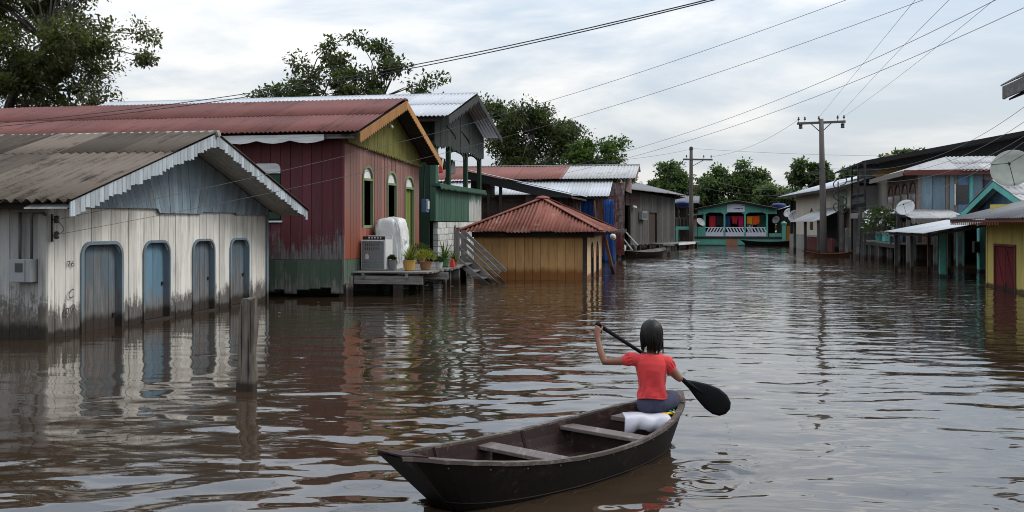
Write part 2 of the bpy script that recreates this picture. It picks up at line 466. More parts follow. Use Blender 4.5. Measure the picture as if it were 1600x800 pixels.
def thing(name, label, cat, loc=(0, 0, 0), rotz=0.0, group=None, local=False):
    o = bpy.data.objects.new(name, None)
    o.empty_display_size = 0.2
    COL.objects.link(o)
    o.location = loc
    o.rotation_euler = (0, 0, rotz)
    o['label'] = label
    o['category'] = cat
    if group:
        o['group'] = group
    ORG[o.name] = (0, 0, 0) if local else tuple(loc)
    return o


def tag(o, label, cat, group=None):
    o['label'] = label
    o['category'] = cat
    if group:
        o['group'] = group
    return o


class MB:
    def __init__(self):
        self.v = []
        self.f = []

    def add(self, vs, fs):
        k = len(self.v)
        self.v.extend([tuple(x) for x in vs])
        self.f.extend([tuple(i + k for i in q) for q in fs])
        return self

    def box(self, x0, x1, y0, y1, z0, z1):
        vs = [(x, y, z) for z in (z0, z1) for y in (y0, y1) for x in (x0, x1)]
        return self.add(vs, [(0, 2, 3, 1), (4, 5, 7, 6), (0, 1, 5, 4), (2, 6, 7, 3), (0, 4, 6, 2), (1, 3, 7, 5)])

    def beam(self, p, q, wd, ht, up=(0, 0, 1)):
        p, q, up = Vector(p), Vector(q), Vector(up)
        d = (q - p).normalized()
        s = d.cross(up)
        if s.length < 1e-4:
            s = d.cross(Vector((1, 0, 0)))
        s.normalize()
        u = s.cross(d).normalized()
        vs = []
        for e in (p, q):
            for a, b in ((-1, -1), (1, -1), (1, 1), (-1, 1)):
                vs.append(e + s * (a * wd / 2) + u * (b * ht / 2))
        return self.add(vs, [(3, 2, 1, 0), (4, 5, 6, 7), (0, 1, 5, 4), (1, 2, 6, 5), (2, 3, 7, 6), (3, 0, 4, 7)])

    def prism(self, pts, vec):
        """polygon extruded along vec"""
        n = len(pts)
        vec = Vector(vec)
        a = [Vector(p) for p in pts]
        nrm = Vector((0, 0, 0))
        for i in range(n):
            nrm += a[i].cross(a[(i + 1) % n])
        if nrm.dot(vec) > 0:
            a = a[::-1]
        vs = a + [p + vec for p in a]
        fs = [tuple(range(n)), tuple(range(2 * n - 1, n - 1, -1))]
        for i in range(n):
            j = (i + 1) % n
            fs.append((j, i, n + i, n + j))
        return self.add(vs, fs)

    def tube(self, path, r, n=6, cap=True):
        path = [Vector(p) for p in path]
        rs = r if isinstance(r, (list, tuple)) else [r] * len(path)
        vs, fs = [], []
        ref = None
        for i, p in enumerate(path):
            d = (path[min(i + 1, len(path) - 1)] - path[max(i - 1, 0)]).normalized()
            if ref is None:
                ref = Vector((0, 0, 1)) if abs(d.z) < 0.9 else Vector((1, 0, 0))
            s = d.cross(ref).normalized()
            u = s.cross(d).normalized()
            ref = u
            for k in range(n):
                a = 2 * math.pi * k / n
                vs.append(p + s * (math.cos(a) * rs[i]) + u * (math.sin(a) * rs[i]))
        for i in range(len(path) - 1):
            for k in range(n):
                j = (k + 1) % n
                fs.append((i * n + k, i * n + j, (i + 1) * n + j, (i + 1) * n + k))
        if cap:
            fs.append(tuple(range(n - 1, -1, -1)))
            fs.append(tuple((len(path) - 1) * n + k for k in range(n)))
        return self.add(vs, fs)

    def lathe(self, prof, c=(0, 0, 0), n=12, axis=None):
        vs, fs = [], []
        M = Matrix.Identity(3) if axis is None else Vector((0, 0, 1)).rotation_difference(Vector(axis)).to_matrix()
        c = Vector(c)
        for r, z in prof:
            for k in range(n):
                a = 2 * math.pi * k / n
                vs.append(c + M @ Vector((r * math.cos(a), r * math.sin(a), z)))
        for i in range(len(prof) - 1):
            for k in range(n):
                j = (k + 1) % n
                fs.append((i * n + k, i * n + j, (i + 1) * n + j, (i + 1) * n + k))
        fs.append(tuple(range(n - 1, -1, -1)))
        fs.append(tuple((len(prof) - 1) * n + k for k in range(n)))
        return self.add(vs, fs)

    def grid(self, fn, nu, nv):
        vs = [fn(i / nu, j / nv) for j in range(nv + 1) for i in range(nu + 1)]
        w_ = nu + 1
        return self.add(vs, [(j * w_ + i, j * w_ + i + 1, (j + 1) * w_ + i + 1, (j + 1) * w_ + i) for j in range(nv) for i in range(nu)])

    def build(self, name, mat, parent=None, smooth=False, label=None, bevel=0.0):
        o3 = (0, 0, 0)
        if parent is not None:
            r = parent
            while r.parent is not None:
                r = r.parent
            o3 = ORG.get(r.name, (0, 0, 0))
        me = bpy.data.meshes.new(name)
        me.from_pydata([(a - o3[0], b - o3[1], c - o3[2]) for a, b, c in self.v], [], self.f)
        if smooth:
            me.polygons.foreach_set('use_smooth', [True] * len(me.polygons))
        me.materials.append(MATS[mat])
        o = bpy.data.objects.new(name, me)
        COL.objects.link(o)
        if parent is not None:
            o.parent = parent
        if label:
            o['label'] = label
        if bevel:
            b = o.modifiers.new('bevel', 'BEVEL')
            b.width = bevel
            b.segments = 2
            b.limit_method = 'ANGLE'
        return o


def box(name, mat, parent, x0, x1, y0, y1, z0, z1, label=None, bevel=0.0):
    return MB().box(min(x0, x1), max(x0, x1), min(y0, y1), max(y0, y1), min(z0, z1), max(z0, z1)).build(name, mat, parent, label=label, bevel=bevel)


def beam(name, mat, parent, p, q, wd, ht, up=(0, 0, 1), bevel=0.0):
    return MB().beam(p, q, wd, ht, up).build(name, mat, parent, bevel=bevel)


def pt(axis, fixed, a, z, n=0.0):
    """point on a wall: axis 'Y' = wall runs along Y at X=fixed, 'X' = along X at Y=fixed; n is the offset along +X / +Y"""
    return (fixed + n, a, z) if axis == 'Y' else (a, fixed + n, z)


def arch_top(o):
    """height of an opening's head at position a: rounded corners or pointed arch"""
    a0, a1, z0, z1, kind, rad = o

    def fn(a):
        if kind == 'round':
            d = min(a - a0, a1 - a)
            if d < rad:
                return z1 - (rad - math.sqrt(max(0.0, rad * rad - (rad - d) ** 2)))
            return z1
        if kind == 'arch':
            m, h = (a0 + a1) / 2, (a1 - a0) / 2
            return z1 - rad + rad * math.sqrt(max(0.0, 1 - ((a - m) / h) ** 2))
        return z1
    return fn


def board_wall(parent, mat, axis, fixed, a0, a1, z0, z1, bw, th=0.025, gap=0.005, openings=(), seed=0, out=1, jag=0.0, jit=0.004, name='board', matfn=None):
    """vertical boards, each an object; z0 / z1 may be functions of the position along the wall.
    out: +1/-1 side the face looks to (the board's thickness goes the other way)."""
    rnd = random.Random(seed)
    fz0 = z0 if callable(z0) else (lambda a: z0)
    fz1 = z1 if callable(z1) else (lambda a: z1)
    cuts = [a0]
    marks = sorted(set([a0, a1] + [o[0] for o in openings] + [o[1] for o in openings]))
    for m0, m1 in zip(marks, marks[1:]):
        n = max(1, round((m1 - m0) / bw))
        for i in range(1, n):
            cuts.append(m0 + (m1 - m0) * i / n + rnd.uniform(-0.12, 0.12) * bw)
        cuts.append(m1)
    made = []
    for b0, b1 in zip(cuts, cuts[1:]):
        mid = (b0 + b1) / 2
        spans = [(fz0, fz1)]
        for o in openings:
            if o[0] < mid < o[1]:
                at = arch_top(o)
                lo = o[2]
                spans = [(fz0, lambda a, lo=lo: lo), (at, fz1)]
                break
        lj = rnd.uniform(0, jag)
        off = rnd.uniform(-jit, jit)
        for bot, top in spans:
            x0, x1 = b0 + gap / 2, b1 - gap / 2
            K = 4
            xs = [x0 + (x1 - x0) * i / K for i in range(K + 1)]
            if not callable(z0) and not callable(z1) and len(spans) == 1:
                xs = [x0, x1]
            bz = [bot(x) - (lj if bot is fz0 else 0) for x in xs]
            tz = [top(x) for x in xs]
            if max(t - b for t, b in zip(tz, bz)) < 0.03:
                continue
            tz = [max(t, b + 0.005) for t, b in zip(tz, bz)]
            pts = [pt(axis, fixed, x, z, off) for x, z in zip(xs, bz)] + [pt(axis, fixed, x, z, off) for x, z in zip(xs[::-1], tz[::-1])]
            vec = (-out * th, 0, 0) if axis == 'Y' else (0, -out * th, 0)
            made.append(MB().prism(pts, vec).build(name, matfn(mid) if matfn else mat, parent))
    return made


def hboard_wall(parent, mat, axis, fixed, a0, a1, z0, z1, bh, th=0.025, seed=0, out=1, lap=0.012, name='plank', openings=()):
    """horizontal planks lapped like siding"""
    rnd = random.Random(seed)
    n = max(1, round((z1 - z0) / bh))
    for i in range(n):
        za, zb = z0 + (z1 - z0) * i / n, z0 + (z1 - z0) * (i + 1) / n - 0.006
        segs = [(a0, a1)]
        for o in openings:
            if o[2] < (za + zb) / 2 < o[3]:
                segs = [q for s in segs for q in ((s[0], o[0]), (o[1], s[1])) if q[1] - q[0] > 0.05]
        for s0, s1 in segs:
            off = rnd.uniform(-0.004, 0.004)
            mb = MB()
            vs = [pt(axis, fixed, s0, za, off + out * lap), pt(axis, fixed, s1, za, off + out * lap),
                  pt(axis, fixed, s1, zb, off), pt(axis, fixed, s0, zb + rnd.uniform(-0.004, 0.002), off)]
            mb.prism(vs, (-out * th, 0, 0) if axis == 'Y' else (0, -out * th, 0)).build(name, mat, parent)


def corr_sheet(W, L, pitch, amp, seg=4):
    """one corrugated sheet in its own frame: x across the waves, y down the slope"""
    n = max(2, int(round(W / pitch)) * seg)
    vs, fs = [], []
    for j, y in enumerate((0.0, L)):
        for i in range(n + 1):
            x = W * i / n
            vs.append((x, y, amp * math.sin(2 * math.pi * i / seg + 0.4)))
    for i in range(n):
        fs.append((i, n + 1 + i, n + 2 + i, i + 1))
    return vs, fs


def corr_roof(parent, mat, P0, U, V, LU, LV, sw=0.95, rows=2, pitch=0.10, amp=0.018, seed=0, overlap=0.12, matfn=None, splits=None, name='roof_sheet', jitter=1.0, th=0.006):
    """sheets laid from the ridge corner P0; U runs along the ridge, V down the slope (unit vectors)"""
    rnd = random.Random(seed)
    P0, U, V = Vector(P0), Vector(U).normalized(), Vector(V).normalized()
    N = U.cross(V)
    if N.z < 0:
        N = -N
    n = max(1, round(LU / sw))
    wd = LU / n
    sp = splits or [i / rows for i in range(rows + 1)]
    for r in range(len(sp) - 1):
        v0, v1 = sp[r] * LV, sp[r + 1] * LV
        if r > 0:
            v0 -= overlap
        vs, fs = corr_sheet(wd + pitch * 0.6, v1 - v0, pitch, amp)
        for i in range(n):
            lift = 0.012 * (len(sp) - 1 - r) + 0.005 * (i % 2) + rnd.uniform(0, 0.003)
            dv = rnd.uniform(-0.02, 0.03) * jitter if r == len(sp) - 2 else 0
            sk = rnd.uniform(-0.006, 0.006) * jitter
            O = P0 + U * (wd * i) + V * v0
            pts = [O + U * (x + sk * y) + V * (y + (dv if y > 0 else 0)) + N * (z + lift) for x, y, z in vs]
            mb = MB()
            mb.add(pts, fs)
            mt = matfn(i / n, r) if matfn else mat
            o = mb.build(name, mt, parent, smooth=True)
            so = o.modifiers.new('thickness', 'SOLIDIFY')
            so.thickness = th
            so.offset = -1


def valance(name, mat, parent, p, q, h, tooth, depth, th=0.02, shape='scallop', normal=(1, 0, 0)):
    """decorated board between p and q (its top edge), teeth or scallops along the lower edge"""
    p, q = Vector(p), Vector(q)
    L = (q - p).length
    d = (q - p) / L
    n = max(2, round(L / tooth))
    low = []
    for i in range(n):
        for k in range(4):
            s = (i + k / 4) / n
            if shape == 'scallop':
                e = abs(math.sin(math.pi * (k / 4)))
            elif shape == 'saw':
                e = 1 - abs(2 * (k / 4) - 1)
            elif shape == 'step':
                e = 1.0 if k < 2 else 0.0
            else:
                e = (k / 4)
            low.append(p + d * (L * s) + Vector((0, 0, -h - depth * (e - 0.5))))
    low.append(q + Vector((0, 0, -h + depth * 0.5)))
    nv = Vector(normal).normalized() * th
    mb = MB()
    k0 = len(low)
    tops = [Vector((a.x, a.y, 0)) for a in low]
    top = []
    for a in low:
        s = ((a - p).dot(Vector((d.x, d.y, 0)))) / max(1e-6, (q - p).dot(Vector((d.x, d.y, 0))))
        top.append(p + (q - p) * s)
    vs = low + top + [a + nv for a in low] + [a + nv for a in top]
    fs = []
    for i in range(k0 - 1):
        fs.append((i, i + 1, k0 + i + 1, k0 + i))
        fs.append((2 * k0 + i, 3 * k0 + i, 3 * k0 + i + 1, 2 * k0 + i + 1))
        fs.append((i, 2 * k0 + i, 2 * k0 + i + 1, i + 1))
        fs.append((k0 + i, k0 + i + 1, 3 * k0 + i + 1, 3 * k0 + i))
    fs.append((0, k0, 3 * k0, 2 * k0))
    fs.append((k0 - 1, 3 * k0 - 1, 4 * k0 - 1, 2 * k0 - 1)[::-1])
    mb.add(vs, fs)
    return mb.build(name, mat, parent)


def frame_path(a0, a1, z0, z1, kind, rad, n=6):
    """outline of an opening from foot to foot"""
    P = [(a0, z0)]
    if kind == 'round':
        for i in range(n + 1):
            t = math.pi - (math.pi / 2) * i / n
            P.append((a0 + rad + rad * math.cos(t), z1 - rad + rad * math.sin(t)))
        for i in range(n + 1):
            t = math.pi / 2 - (math.pi / 2) * i / n
            P.append((a1 - rad + rad * math.cos(t), z1 - rad + rad * math.sin(t)))
    elif kind == 'arch':
        m, h = (a0 + a1) / 2, (a1 - a0) / 2
        for i in range(2 * n + 1):
            t = math.pi - math.pi * i / (2 * n)
            P.append((m + h * math.cos(t), z1 - rad + rad * math.sin(t)))
    else:
        P += [(a0, z1), (a1, z1)]
    P.append((a1, z0))
    return P


def frame(name, mat, parent, axis, fixed, op, wd=0.05, depth=0.03, out=1, reveal=0.04):
    """flat trim that follows an opening"""
    a0, a1, z0, z1, kind, rad = op
    inn = frame_path(a0, a1, z0, z1, kind, rad)
    outp = frame_path(a0 - wd, a1 + wd, z0, z1 + wd, kind, rad + wd if kind == 'round' else rad + (wd if kind == 'arch' else 0))
    n = len(inn)
    vs = []
    for P, off in ((inn, -reveal), (inn, depth), (outp, depth), (outp, -0.005)):
        vs += [pt(axis, fixed, a, z, out * off) for a, z in P]
    fs = []
    for i in range(n - 1):
        for k in range(3):
            q = (k * n + i, k * n + i + 1, (k + 1) * n + i + 1, (k + 1) * n + i)
            fs.append(q if out * (1 if axis == 'Y' else -1) < 0 else q[::-1])
    fs += [(0, n, 2 * n, 3 * n), (n - 1, 2 * n - 1, 3 * n - 1, 4 * n - 1)]
    mb = MB().add(vs, fs)
    return mb.build(name, mat, parent)


def panel_boards(name, mat, parent, axis, fixed, op, nb, th=0.025, out=1, seed=0, child='board'):
    """a leaf (door or shutter) of vertical boards filling an opening; returns the leaf (its back panel) with the boards as sub-parts"""
    a0, a1, z0, z1, kind, rad = op
    P = frame_path(a0 + 0.004, a1 - 0.004, z0, z1 - 0.004, kind, rad)
    leaf = MB().prism([pt(axis, fixed, a, z, -out * 0.012) for a, z in P], (-out * 0.02, 0, 0) if axis == 'Y' else (0, -out * 0.02, 0)).build(name, mat, parent)
    rnd = random.Random(seed)
    at = arch_top((a0, a1, z0, z1, kind, rad))
    for i in range(nb):
        x0, x1 = a0 + 0.01 + (a1 - a0 - 0.02) * i / nb + 0.004, a0 + 0.01 + (a1 - a0 - 0.02) * (i + 1) / nb - 0.004
        off = rnd.uniform(-0.003, 0.003)
        xs = [x0 + (x1 - x0) * k / 4 for k in range(5)]
        pts = [pt(axis, fixed, x0, z0, off), pt(axis, fixed, x1, z0, off)] + [pt(axis, fixed, x, at(x) - 0.006, off) for x in xs[::-1]]
        MB().prism(pts, (-out * 0.0115, 0, 0) if axis == 'Y' else (0, -out * 0.0115, 0)).build(child, mat, leaf)
    return leaf


def text_mesh(name, s, mat, parent, size, place):
    """flat lettering as a thin mesh; place maps (x, y) on the letter plane to a world point"""
    cu = bpy.data.curves.new(name, 'FONT')
    cu.body = s
    cu.size = size
    cu.resolution_u = 3
    ob = bpy.data.objects.new(name, cu)
    COL.objects.link(ob)
    dg = bpy.context.evaluated_depsgraph_get()
    me = ob.evaluated_get(dg).to_mesh()
    vs = [place(v.co.x, v.co.y) for v in me.vertices]
    fs = [tuple(p.vertices) for p in me.polygons]
    bpy.data.objects.remove(ob)
    return MB().add(vs, fs).build(name, mat, parent)


def loft(rings, close_ends=True):
    """rings: list of lists of points, same count"""
    mb = MB()
    n = len(rings[0])
    vs = [p for r in rings for p in r]
    fs = []
    for i in range(len(rings) - 1):
        for k in range(n):
            j = (k + 1) % n
            fs.append((i * n + k, i * n + j, (i + 1) * n + j, (i + 1) * n + k))
    if close_ends:
        fs.append(tuple(range(n - 1, -1, -1)))
        fs.append(tuple((len(rings) - 1) * n + k for k in range(n)))
    return mb.add(vs, fs)


def structure(o):
    o['kind'] = 'structure'
    return o


# ------------------------------------------------------------------ water
CANOE_L, CANOE_D, CANOE_ANG, CANOE_LEN, CANOE_HB = 0.345, 7.082, 0.853, 3.24, 0.468
CANOE_Z0, CANOE_Z1, CANOE_ZC = 0.385, 0.346, 0.155
CY, SY = math.cos(YAW), math.sin(YAW)


def lat(l, d, z=0.0):
    """street coordinates of a spot l metres right and d metres ahead of where the photographer stands"""
    return (l * CY - d * SY, l * SY + d * CY, z)


def make_water():
    ys = [3.2]
    while ys[-1] < 130:
        ys.append(ys[-1] + max(0.026, 0.0042 * ys[-1]))
    ys = np.array([-40.0, -15.0, -5.0, 0.0, 1.5, 2.5] + ys + [160.0, 220.0, 320.0, 500.0, 800.0, 1200.0])
    xs = [0.0]
    while xs[-1] < 26:
        xs.append(xs[-1] + 0.042 * (1 + max(0, xs[-1] - 5.0) * 0.12))
    xs += [40.0, 80.0, 200.0, 500.0, 1000.0]
    xs = np.array([-x for x in xs[:0:-1]] + xs)
    Xg, Yg = np.meshgrid(xs, ys)
    Z = np.zeros_like(Xg)
    rs = np.random.RandomState(5)
    step = np.maximum(0.028, 0.0042 * np.abs(Yg))

    def slow(seed, sc):
        r = np.random.RandomState(seed)
        o = np.zeros_like(Xg)
        for i in range(7):
            a = r.uniform(0, 2 * np.pi)
            k = sc * r.uniform(0.5, 1.6)
            o += np.sin((Xg * np.cos(a) + Yg * np.sin(a)) * k + r.uniform(0, 6.28))
        return o / 2.6
    wx, wy = slow(1, 1.3) * 0.14 + slow(3, 4.0) * 0.02, slow(2, 1.3) * 0.14 + slow(4, 4.0) * 0.02
    calm = np.clip((Xg + 9.0) / 5.0, 0, 1)                  # lee of the houses on the near bank
    open_ = np.clip((Yg - 9.0) / 14.0, 0, 1)
    gust = 0.75 + 0.35 * np.clip(slow(9, 0.35), -1, 1)
    for i in range(64):
        lam = 0.15 * (1.15 / 0.15) ** (rs.uniform(0, 1) ** 1.2)
        a = rs.normal(R(97), R(19)) if i % 4 else rs.uniform(0, 2 * np.pi)
        k = 2 * np.pi / lam
        slope = 0.0070 * (1.0 if lam > 0.5 else 1.05)
        amp = slope / k
        short = lam < 0.5
        gain = (0.32 + 0.68 * calm) * (0.75 + 0.75 * open_ if short else 1.0 - 0.5 * open_) * gust
        ph = rs.uniform(0, 6.28)
        arg = ((Xg + wx) * np.cos(a) + (Yg + wy) * np.sin(a)) * k + ph
        fade = np.clip((lam / step - 3.0) / 3.0, 0, 1)
        Z += amp * gain * fade * np.sin(arg)
    # the breeze raises a steeper chop on the open reach up the street
    reach = np.clip((Yg - 16.0) / 22.0, 0, 1) * (0.35 + 0.65 * calm) * gust
    for i in range(18):
        lam = rs.uniform(0.6, 1.7)
        a = rs.normal(R(95), R(24))
        fade = np.clip((lam / step - 2.4) / 2.0, 0, 1)
        Z += 0.0125 * lam / 6.283 * reach * fade * np.sin(((Xg + wx * 2) * np.cos(a) + (Yg + wy * 2) * np.sin(a)) * 6.283 / lam + rs.uniform(0, 6.28))
    # wake of the canoe and rings where the paddle dripped
    def ring(cx, cy, lam, A, r0, r1):
        d = np.hypot(Xg - cx, Yg - cy)
        env = np.exp(-((d - r0) / r1) ** 2)
        return A * env * np.sin(2 * np.pi * d / lam)
    for (l, d, lam, A, r0, r1) in ((1.66, 7.75, 0.10, 0.0035, 0.05, 0.16), (1.48, 7.0, 0.16, 0.006, 0.1, 0.24), (1.70, 7.35, 0.13, 0.004, 0.0, 0.22), (1.32, 6.75, 0.22, 0.005, 0.2, 0.3)):
        q = lat(l, d)
        Z += ring(q[0], q[1], lam, A, r0, r1)
    q = lat(1.50, 7.05)
    eddy = np.exp(-(((Xg - q[0]) / 0.42) ** 2 + ((Yg - q[1]) / 0.50) ** 2))
    for i in range(16):
        lam, a = rs.uniform(0.13, 0.30), rs.uniform(0, 6.28)
        Z += 0.028 * lam / 6.28 * 1.3 * eddy * np.sin((Xg * np.cos(a) + Yg * np.sin(a)) * 6.28 / lam + 2.2 * np.sin(5 * Xg + 4 * Yg) + rs.uniform(0, 6.28))
    th = YAW + CANOE_ANG
    cc = lat(CANOE_L, CANOE_D)
    s = (Xg - cc[0]) * math.cos(th) + (Yg - cc[1]) * math.sin(th)
    n = -(Xg - cc[0]) * math.sin(th) + (Yg - cc[1]) * math.cos(th)
    back = np.clip((1.6 - s) / 5.0, 0, 1) * np.exp(-np.maximum(0, -s - 1.5) / 4)
    dist = np.abs(np.abs(n) - (0.30 + (1.4 - s) * 0.30))
    Z += 0.011 * back * np.exp(-(dist / 0.35) ** 2) * np.cos(2 * np.pi * (np.abs(n) - (1.4 - s) * 0.3) / 0.62)
    pd = np.array(lat(-2.69, 9.75 * 1.06)[:2])
    far = np.clip((220 - np.abs(Yg)) / 60, 0, 1)
    Z *= far
    # the hull pushes the water away where it floats
    t = np.clip(s / CANOE_LEN + 0.5, 0, 1)
    wd = CANOE_HB * (1 - np.abs(2 * t - 1) ** 2.2) ** 0.8
    inside = (np.abs(s) < CANOE_LEN / 2 - 0.42) & (np.abs(n) < wd * 0.60)
    Z[inside] = -0.22
    V = np.stack([Xg.ravel(), Yg.ravel(), Z.ravel()], 1)
    ny, nx = Xg.shape
    idx = np.arange(ny * nx).reshape(ny, nx)
    F = np.stack([idx[:-1, :-1], idx[:-1, 1:], idx[1:, 1:], idx[1:, :-1]], -1).reshape(-1, 4)
    me = bpy.data.meshes.new('water')
    me.vertices.add(len(V))
    me.vertices.foreach_set('co', V.astype(np.float32).ravel())
    me.loops.add(F.size)
    me.loops.foreach_set('vertex_index', F.astype(np.int32).ravel())
    me.polygons.add(len(F))
    me.polygons.foreach_set('loop_start', np.arange(0, F.size, 4, dtype=np.int32))
    me.polygons.foreach_set('loop_total', np.full(len(F), 4, dtype=np.int32))
    me.polygons.foreach_set('use_smooth', np.ones(len(F), dtype=bool))
    me.update()
    me.validate()
    me.materials.append(MATS['river_water'])
    o = bpy.data.objects.new('water', me)
    COL.objects.link(o)
    structure(o)


make_water()

# ------------------------------------------------------------------ left bank: white house with blue shutters
def clip_half(poly, a, b, c):
    """keep a*y + b*z <= c"""
    out = []
    for i in range(len(poly)):
        p, q = poly[i], poly[(i + 1) % len(poly)]
        dp, dq = a * p[0] + b * p[1] - c, a * q[0] + b * q[1] - c
        if dp <= 0:
            out.append(p)
        if (dp < 0 < dq) or (dq < 0 < dp):
            t = dp / (dp - dq)
            out.append((p[0] + (q[0] - p[0]) * t, p[1] + (q[1] - p[1]) * t))
    return out


def rake_slats(parent, mat, x, ya, za, yb, zb, wd=0.115, ln=0.25, seed=0, th=0.02):
    """short vertical slats hung side by side along a rake as a barge board"""
    rnd = random.Random(seed)
    n = int(abs(yb - ya) / wd)
    for i in range(n):
        y0, y1 = ya + (yb - ya) * i / n, ya + (yb - ya) * (i + 1) / n
        z0, z1 = za + (zb - za) * i / n, za + (zb - za) * (i + 1) / n
        g = 0.004 if y1 > y0 else -0.004
        l = ln + rnd.uniform(-0.03, 0.02)
        lo = min(z0, z1) - l
        pts = [(x, y0 + g, z0), (x, y1 - g, z1), (x, y1 - g, lo + rnd.uniform(-0.012, 0.012)), (x, y0 + g, lo)]
        MB().prism(pts, (-th, 0, 0)).build('slat', mat, parent)


def white_house():
    T = thing('wooden_house', 'white board house with blue-grey arched shutters and stained grey corrugated roof', 'house', (-9.8, 17.3, 0))
    D1 = (14.38, 15.45, -0.5, 1.41, 'round', 0.20)
    W = [(16.18, 17.0, 0.03, 1.41, 'round', 0.20), (17.92, 18.73, 0.03, 1.41, 'round', 0.20), (19.48, 20.29, 0.03, 1.41, 'round', 0.20)]
    board_wall(T, 'white_boards', 'Y', -9.8, 13.5, 21.2, -0.5, 2.12, 0.25, openings=[D1] + W, seed=1, jit=0.007, gap=0.012)
    dr = panel_boards('door', 'grey_shutter', T, 'Y', -9.885, D1, 5, seed=3)
    dr['label'] = 'weathered blue-grey plank door standing in the water'
    frame('door_frame', 'blue_frame', dr, 'Y', -9.8, D1, 0.055, 0.03, reveal=0.10)
    for i, op in enumerate(W):
        sh = panel_boards('shutter', ['blue_shutter', 'grey_shutter', 'grey_shutter'][i], T, 'Y', -9.885, op, 4, seed=4 + i)
        frame('shutter_frame', 'blue_frame', sh, 'Y', -9.8, op, 0.045, 0.03, reveal=0.10)
        for zz in (0.45, 1.05):
            box('hinge', 'black_metal', sh, -9.886, -9.876, op[0] + 0.01, op[0] + 0.16, zz, zz + 0.03)
        box('latch', 'black_metal', sh, -9.886, -9.868, op[1] - 0.11, op[1] - 0.05, 0.62, 0.68)
        box('sill', 'blue_frame', sh, -9.86, -9.74, op[0] - 0.08, op[1] + 0.08, -0.03, 0.03)
    box('door_latch', 'black_metal', dr, -9.884, -9.86, 15.33, 15.40, 0.18, 0.24)
    # corner posts
    box('corner_trim', 'blue_frame', T, -9.86, -9.765, 21.2, 21.28, -0.5, 2.12)
    box('corner_trim', 'white_side_boards', T, -9.9, -9.77, 13.44, 13.5, -0.5, 2.1)
    # side towards the viewer
    board_wall(T, 'white_side_boards', 'X', 13.5, -15.0, -9.92, -0.5, 2.2, 0.17, out=-1, seed=8, jit=0.006)
    for x0, x1, y0, y1 in ((-18.9, -9.9, 21.2, 21.26), (-19.0, -18.9, 13.5, 21.26), (-19, -15.0, 13.5, 13.56)):
        box('wall', 'white_side_boards', T, x0, x1, y0, y1, -0.5, 2.1)
    box('floor', 'dark_wood', T, -18.9, -9.9, 13.56, 21.2, -0.45, -0.35)
    # gable face: slanting boards with a stepped lower edge
    ry, rz, ey0, ez0, ey1, ez1 = 17.25, 3.42, 12.88, 2.06, 21.62, 2.04
    s0, s1 = (rz - ez0) / (ry - ey0), (rz - ez1) / (ey1 - ry)
    tz = lambda y: (rz - 0.09) - (s0 * (ry - y) if y < ry else s1 * (y - ry))
    poly = [(13.45, tz(13.45) - 0.14), (16.55, 2.03), (16.62, 1.95), (18.15, 1.95), (18.22, 1.985), (19.6, 1.985), (19.66, 1.95), (21.2, 1.95), (21.2, tz(21.2)), (17.25, tz(17.25)), (13.45, tz(13.45))]
    rnd = random.Random(3)
    y = 12.4
    while y < 22.6:
        wd = 0.145 + rnd.uniform(-0.01, 0.01)
        lean = 0.42 if y < 16.8 else (0.12 if y < 17.8 else -0.30)
        nxt = y + wd
        lean2 = 0.42 if nxt < 16.8 else (0.12 if nxt < 17.8 else -0.30)
        # strip between lines  yy + lean*(zz-2.4) = y .. nxt
        q = clip_half(poly, -1, -lean, -(y + 0.003) - lean * 2.4)
        if len(q) > 2:
            q = clip_half(q, 1, lean2, (nxt - 0.003) + lean2 * 2.4)
        if len(q) > 2:
            off = rnd.uniform(-0.004, 0.004)
            MB().prism([(-9.745 + off, a, b) for a, b in q], (-0.02, 0, 0)).build('gable_board', 'gable_blue', T)
        y = nxt
    # soffit planks under the overhang
    for sgn, (ya, za, yb, zb) in ((0, (ey0, ez0, ry, rz)), (1, (ry, rz, ey1, ez1))):
        for i in range(6):
            x0 = -9.72 + i * 0.118
            MB().prism([(x0, ya, za - 0.07), (x0, yb, zb - 0.07), (x0, yb, zb - 0.09), (x0, ya, za - 0.09)], (0.112, 0, 0)).build('soffit_board', 'soffit_boards', T)
    rake_slats(T, 'barge_slats', -8.96, ey0, ez0 + 0.01, ry, rz + 0.01, seed=5, ln=0.21)
    rake_slats(T, 'barge_slats', -8.96, ry, rz + 0.01, ey1, ez1 + 0.01, seed=6, ln=0.19)
    # roof
    LS = math.hypot(ry - ey0, rz - ez0)
    corr_roof(T, 'cement_sheet', (-8.93, ry, rz + 0.02), (-1, 0, 0), (0, -(ry - ey0), -(rz - ez0)), 9.9, LS + 0.05, sw=1.05, pitch=0.177, amp=0.036, seed=4, splits=[0, 0.36, 1.0], th=0.012)
    corr_roof(T, 'cement_sheet', (-8.93, ry, rz + 0.02), (-1, 0, 0), (0, (ey1 - ry), -(rz - ez1)), 9.9, math.hypot(ey1 - ry, rz - ez1) + 0.05, sw=1.05, pitch=0.177, amp=0.026, seed=9, rows=1, th=0.012)
    MB().tube([(-8.9, ry, rz + 0.02), (-19, ry, rz + 0.02)], 0.06, 8).build('ridge_cap', 'cement_pale', T)
    beam('eave_beam', 'dark_wood', T, (-18.8, 13.1, 2.02), (-9.05, 13.1, 2.02), 0.08, 0.10)
    # lettering
    text_mesh('house_number', '76', 'ink', T, 0.135, lambda x, y: (-9.770, 13.95 + x * 1.45, 1.08 + y))
    text_mesh('scribble', 'C', 'conduit', T, 0.20, lambda x, y: (-9.770, 13.98 + x * 1.1, 0.56 + y + 0.3 * x))
    text_mesh('scribble', 'oo', 'conduit', T, 0.26, lambda x, y: (-9.770, 13.86 + x * 1.1, 0.30 + y + 0.3 * x))

    # electric meter with its conduits and drop insulators
    B = thing('meter_box', 'grey electric meter box on the stained side of the white house', 'meter box', (-10.1, 13.3, 0.86))
